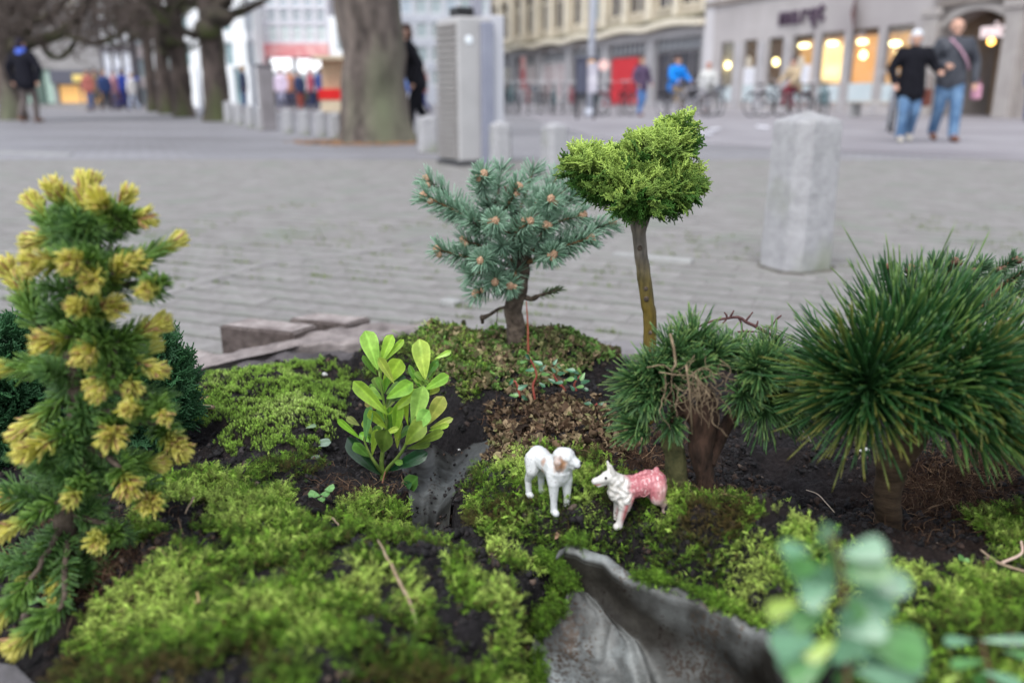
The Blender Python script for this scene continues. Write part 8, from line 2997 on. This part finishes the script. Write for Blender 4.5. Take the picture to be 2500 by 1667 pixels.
far = [(2, 268, 26, 1.7, (.02, .025, .05), (.10, .20, .42), (.05, .04, .04), 'person in a navy top and blue jeans cut by the left edge of the picture'),
       (38, 272, 26, 1.15, (.13, .16, .10), (.75, .32, .36), (.40, .25, .15), 'child in a green coat and pink trousers beside the man in black'),
       (222, 262, 36, 1.62, (.35, .12, .10), (.10, .12, .22), (.05, .04, .04), 'person in a rust-red coat by the yellow sign'),
       (240, 262, 38, 1.7, (.20, .15, .09), (.12, .11, .10), (.05, .04, .04), 'person in a brown coat just right of the yellow sign'),
       (262, 262, 37, 1.6, (.05, .08, .20), (.06, .06, .08), (.30, .2, .1), 'person in dark blue under the left end of the blue awning'),
       (285, 262, 38, 1.62, (.50, .25, .28), (.12, .12, .2), (.05, .04, .04), 'person in pink under the middle of the blue awning'),
       (305, 262, 39, 1.7, (.03, .05, .25), (.03, .04, .15), (.05, .04, .04), 'person in royal blue under the right half of the awning'),
       (328, 262, 37, 1.5, (.75, .72, .70), (.45, .5, .6), (.3, .2, .1), 'person in white at the right end of the blue awning'),
       (598, 262, 34, 1.7, (.05, .06, .10), (.04, .06, .16), (.35, .25, .08), 'dark figure in front of the white house'),
       (690, 262, 36, 1.65, (.70, .58, .72), (.3, .3, .4), (.05, .04, .04), 'person in a pale lilac top beside the square post'),
       (712, 262, 38, 1.7, (.55, .25, .15), (.07, .07, .12), (.05, .04, .04), 'person in orange-brown below the white shop sign'),
       (735, 262, 38, 1.6, (.06, .08, .16), (.4, .1, .08), (.05, .04, .04), 'person in navy and red below the white shop sign'),
       (762, 262, 37, 1.7, (.45, .10, .14), (.04, .05, .12), (.05, .04, .04), 'person in crimson halfway between post and big tree'),
       (785, 262, 38, 1.72, (.05, .08, .25), (.04, .05, .16), (.05, .04, .04), 'person in dark blue near the red stall'),
       (1003, 270, 30, 1.6, (.15, .25, .60), (.6, .6, .68), (.05, .04, .04), 'small figure in light blue behind the person in black'),
       (1034, 270, 31, 1.6, (.45, .10, .08), (.04, .05, .18), (.7, .65, .6), 'small figure in red and navy left of the cabinet'),
       (1724, 270, 29, 1.62, (.60, .60, .58), (.25, .2, .2), (.45, .15, .1), 'person in a white top near the first shop window'),
       (2512, 285, 22, 1.6, (.04, .06, .18), (.04, .06, .2), (.35, .2, .15), 'person in navy sitting at the right edge')]
for (u, v, d, h, jc, tc_, hc, lab) in far:
    p = at(u, v, d); p.z = .02 if u > 1600 else 0
    i = far.index((u, v, d, h, jc, tc_, hc, lab))
    person(lab, p, R_(40 * (i % 7) - 100), h, cloth('coat_%d' % i, jc), cloth('legs_%d' % i, tc_), BLACKP, cloth('hair_%d' % i, hc), (WALKL, WALKR, STAND)[i % 3], HANG, voxel=.034, bulk=1.12, group='distant people on the square')
# red stall beside the big tree
p = at(818, 262, 34); p.z = 0
o = empty('market_stall', p); tag(o, 'small red and cream stall peeping out left of the big tree trunk', 'stall')
q = MB(); q.box(-.5, -.3, .0, .5, .3, .45, .02); q.build('counter', cloth('cream_paint', (.6, .5, .36)), o)
q = MB(); q.box(-.55, -.33, .452, .55, .33, .85, .02); q.build('counter_band', cloth('signal_red', (.65, .03, .03)), o)
q = MB(); q.box(-.5, .2, .85, .5, .3, 1.9, .01); q.build('back_board', cloth('tan_board', (.55, .42, .28)), o)
q = MB(); q.box(-.6, -.6, 1.9, .6, .35, 2.05, .02); q.build('roof', cloth('cream_paint', (.6, .5, .36)), o)

# bench in front of the shop
p = at(2135, 285, 25.5)
o = empty('bench', (p.x, p.y, .02), FRZ); tag(o, 'long low pale bench in front of the grey shop windows', 'bench')
q = MB(); q.box(-1.0, -.2, .40, 1.0, .2, .46, .01); q.build('seat', mat('pale_wood', (.50, .47, .42), rough=.7), o)
for x_ in (-.85, .85):
    q = MB(); q.box(x_ - .04, -.18, 0, x_ + .04, .18, .40); q.build('leg', mat('pale_leg', (.38, .38, .38), rough=.6), o)

# -------------------------------------------------------- bicycles
def bicycle(cm):
    r = empty('bicycle', (0, 0, 0))
    for x, n_ in ((-.52, 0), (.52, 1)):
        q = MB(); q.ring((x, 0, .34), .325, .02, 'y', 26, 6); w = q.build('wheel', mat('tyre', (.025, .025, .03), rough=.8), r, True)
        q = MB()
        q.ring((x, 0, .34), .30, .008, 'y', 22, 4)
        for k in range(12):
            a = k * math.pi / 6
            q.tube([(x, 0, .34), (x + .3 * math.cos(a), 0, .34 + .3 * math.sin(a))], .0035, 3, cap=False)
        q.build('spokes', mat('chrome', (.5, .5, .52), rough=.3, metal=.6), w)
    q = MB()
    for a, b in (((-.52, 0, .34), (-.15, 0, .30)), ((-.52, 0, .34), (-.25, 0, .78)), ((-.15, 0, .30), (-.28, 0, .88)), ((-.15, 0, .30), (.36, 0, .78)), ((-.25, 0, .78), (.34, 0, .86)), ((.32, 0, .95), (.40, 0, .66)), ((.40, 0, .66), (.52, 0, .34)), ((.31, 0, .95), (.29, 0, 1.05))):
        q.tube([a, b], .018, 6)
    q.build('frame', cm, r)
    q = MB(); q.tube([(.12, -.28, 1.02), (.26, -.2, 1.06), (.30, 0, 1.05), (.26, .2, 1.06), (.12, .28, 1.02)], .014, 6); q.build('handlebar', mat('chrome', (.5, .5, .52)), r, True)
    q = MB(); q.ball((-.30, 0, .92), (.14, .075, .035), 12, 6); q.build('saddle', BLACKP, r, True)
    q = MB(); q.box(-.74, -.07, .70, -.36, .07, .72, .005); q.build('carrier', BLACKP, r)
    q = MB(); q.box(.30, -.14, .72, .60, .14, .92, .02) if cm.name.endswith('crate') else q.tube([(-.68, 0, .66), (-.52, 0, .72), (-.36, 0, .62)], .03, 6); q.build('mudguard' if not cm.name.endswith('crate') else 'front_crate', cm, r)
    return r


cols_ = [mat('bike_black', (.02, .02, .025), rough=.4), mat('bike_teal', (.06, .18, .20), rough=.4), mat('bike_silver', (.40, .40, .44), rough=.35), mat('bike_red', (.35, .03, .05), rough=.4), mat('bike_grey_crate', (.16, .17, .19), rough=.5)]
protos = [bicycle(c) for c in cols_]
bk = []
for k in range(13):
    u = 1226 + k * 21
    bk.append((u, 283 - (k % 2) * 3, 30 + (k % 3) * .8, k % 5, R_(70 + (k * 37) % 30), None))
lab = ['leftmost parked bicycle, right beside the grey cabinet', 'second parked bicycle from the cabinet, below the red banner', 'third parked bicycle, a silver one near the first banner', 'fourth parked bicycle, below the second red banner', 'fifth parked bicycle, just right of the second banner', 'sixth parked bicycle, black, in front of the pinkish shop window',
       'seventh parked bicycle in front of the pinkish shop window', 'eighth parked bicycle in the middle of the pinkish shop window', 'ninth parked bicycle left of the advertising board', 'tenth parked bicycle touching the advertising board', 'eleventh parked bicycle behind the advertising board', 'twelfth parked bicycle right of the street lamp', 'last bicycle of the parked row, nearest the red shutter']
bk = [b[:5] + (lab[i],) for i, b in enumerate(bk)]
bk += [(1505, 284, 28, 3, R_(20), 'red bicycle standing in front of the red shutter'), (1532, 284, 28.6, 0, R_(60), 'black bicycle beside the walker in purple'), (1642, 286, 27, 0, R_(-62), 'bicycle ridden by the cyclist in bright blue'),
       (1688, 288, 26.4, 2, R_(10), 'silver bicycle with a big pale front wheel right of the blue cyclist'), (1716, 284, 27.5, 0, R_(30), 'black bicycle parked at the first narrow shop window'), (1738, 283, 28, 4, R_(50), 'grey bicycle with a crate near the first narrow window'),
       (1905, 283, 26.5, 0, R_(-20), 'black bicycle left of the beige cyclist'), (1936, 284, 26.5, 3, R_(-150), 'bicycle ridden by the cyclist in beige'), (1985, 283, 26.2, 0, R_(40), 'black bicycle right of the beige cyclist, above the bollard'), (2008, 283, 26.0, 1, R_(80), 'teal bicycle next to the low bench'),
       (2172, 318, 16.0, 2, R_(70), 'silver bicycle standing behind the walking couple'), (1870, 283, 26.8, 2, R_(20), 'silver bicycle at the third narrow shop window')]
used = set()
for (u, v, d, c, rz, lb) in bk:
    src = protos[c]
    o = src if c not in used else copy_tree(src)
    used.add(c)
    p = at(u, v, d)
    o.location = (p.x, p.y, .022)
    o.rotation_euler = (0, 0, rz)
    o.name = 'bicycle'
    tag(o, lb, 'bicycle', 'bicycles along the shops')
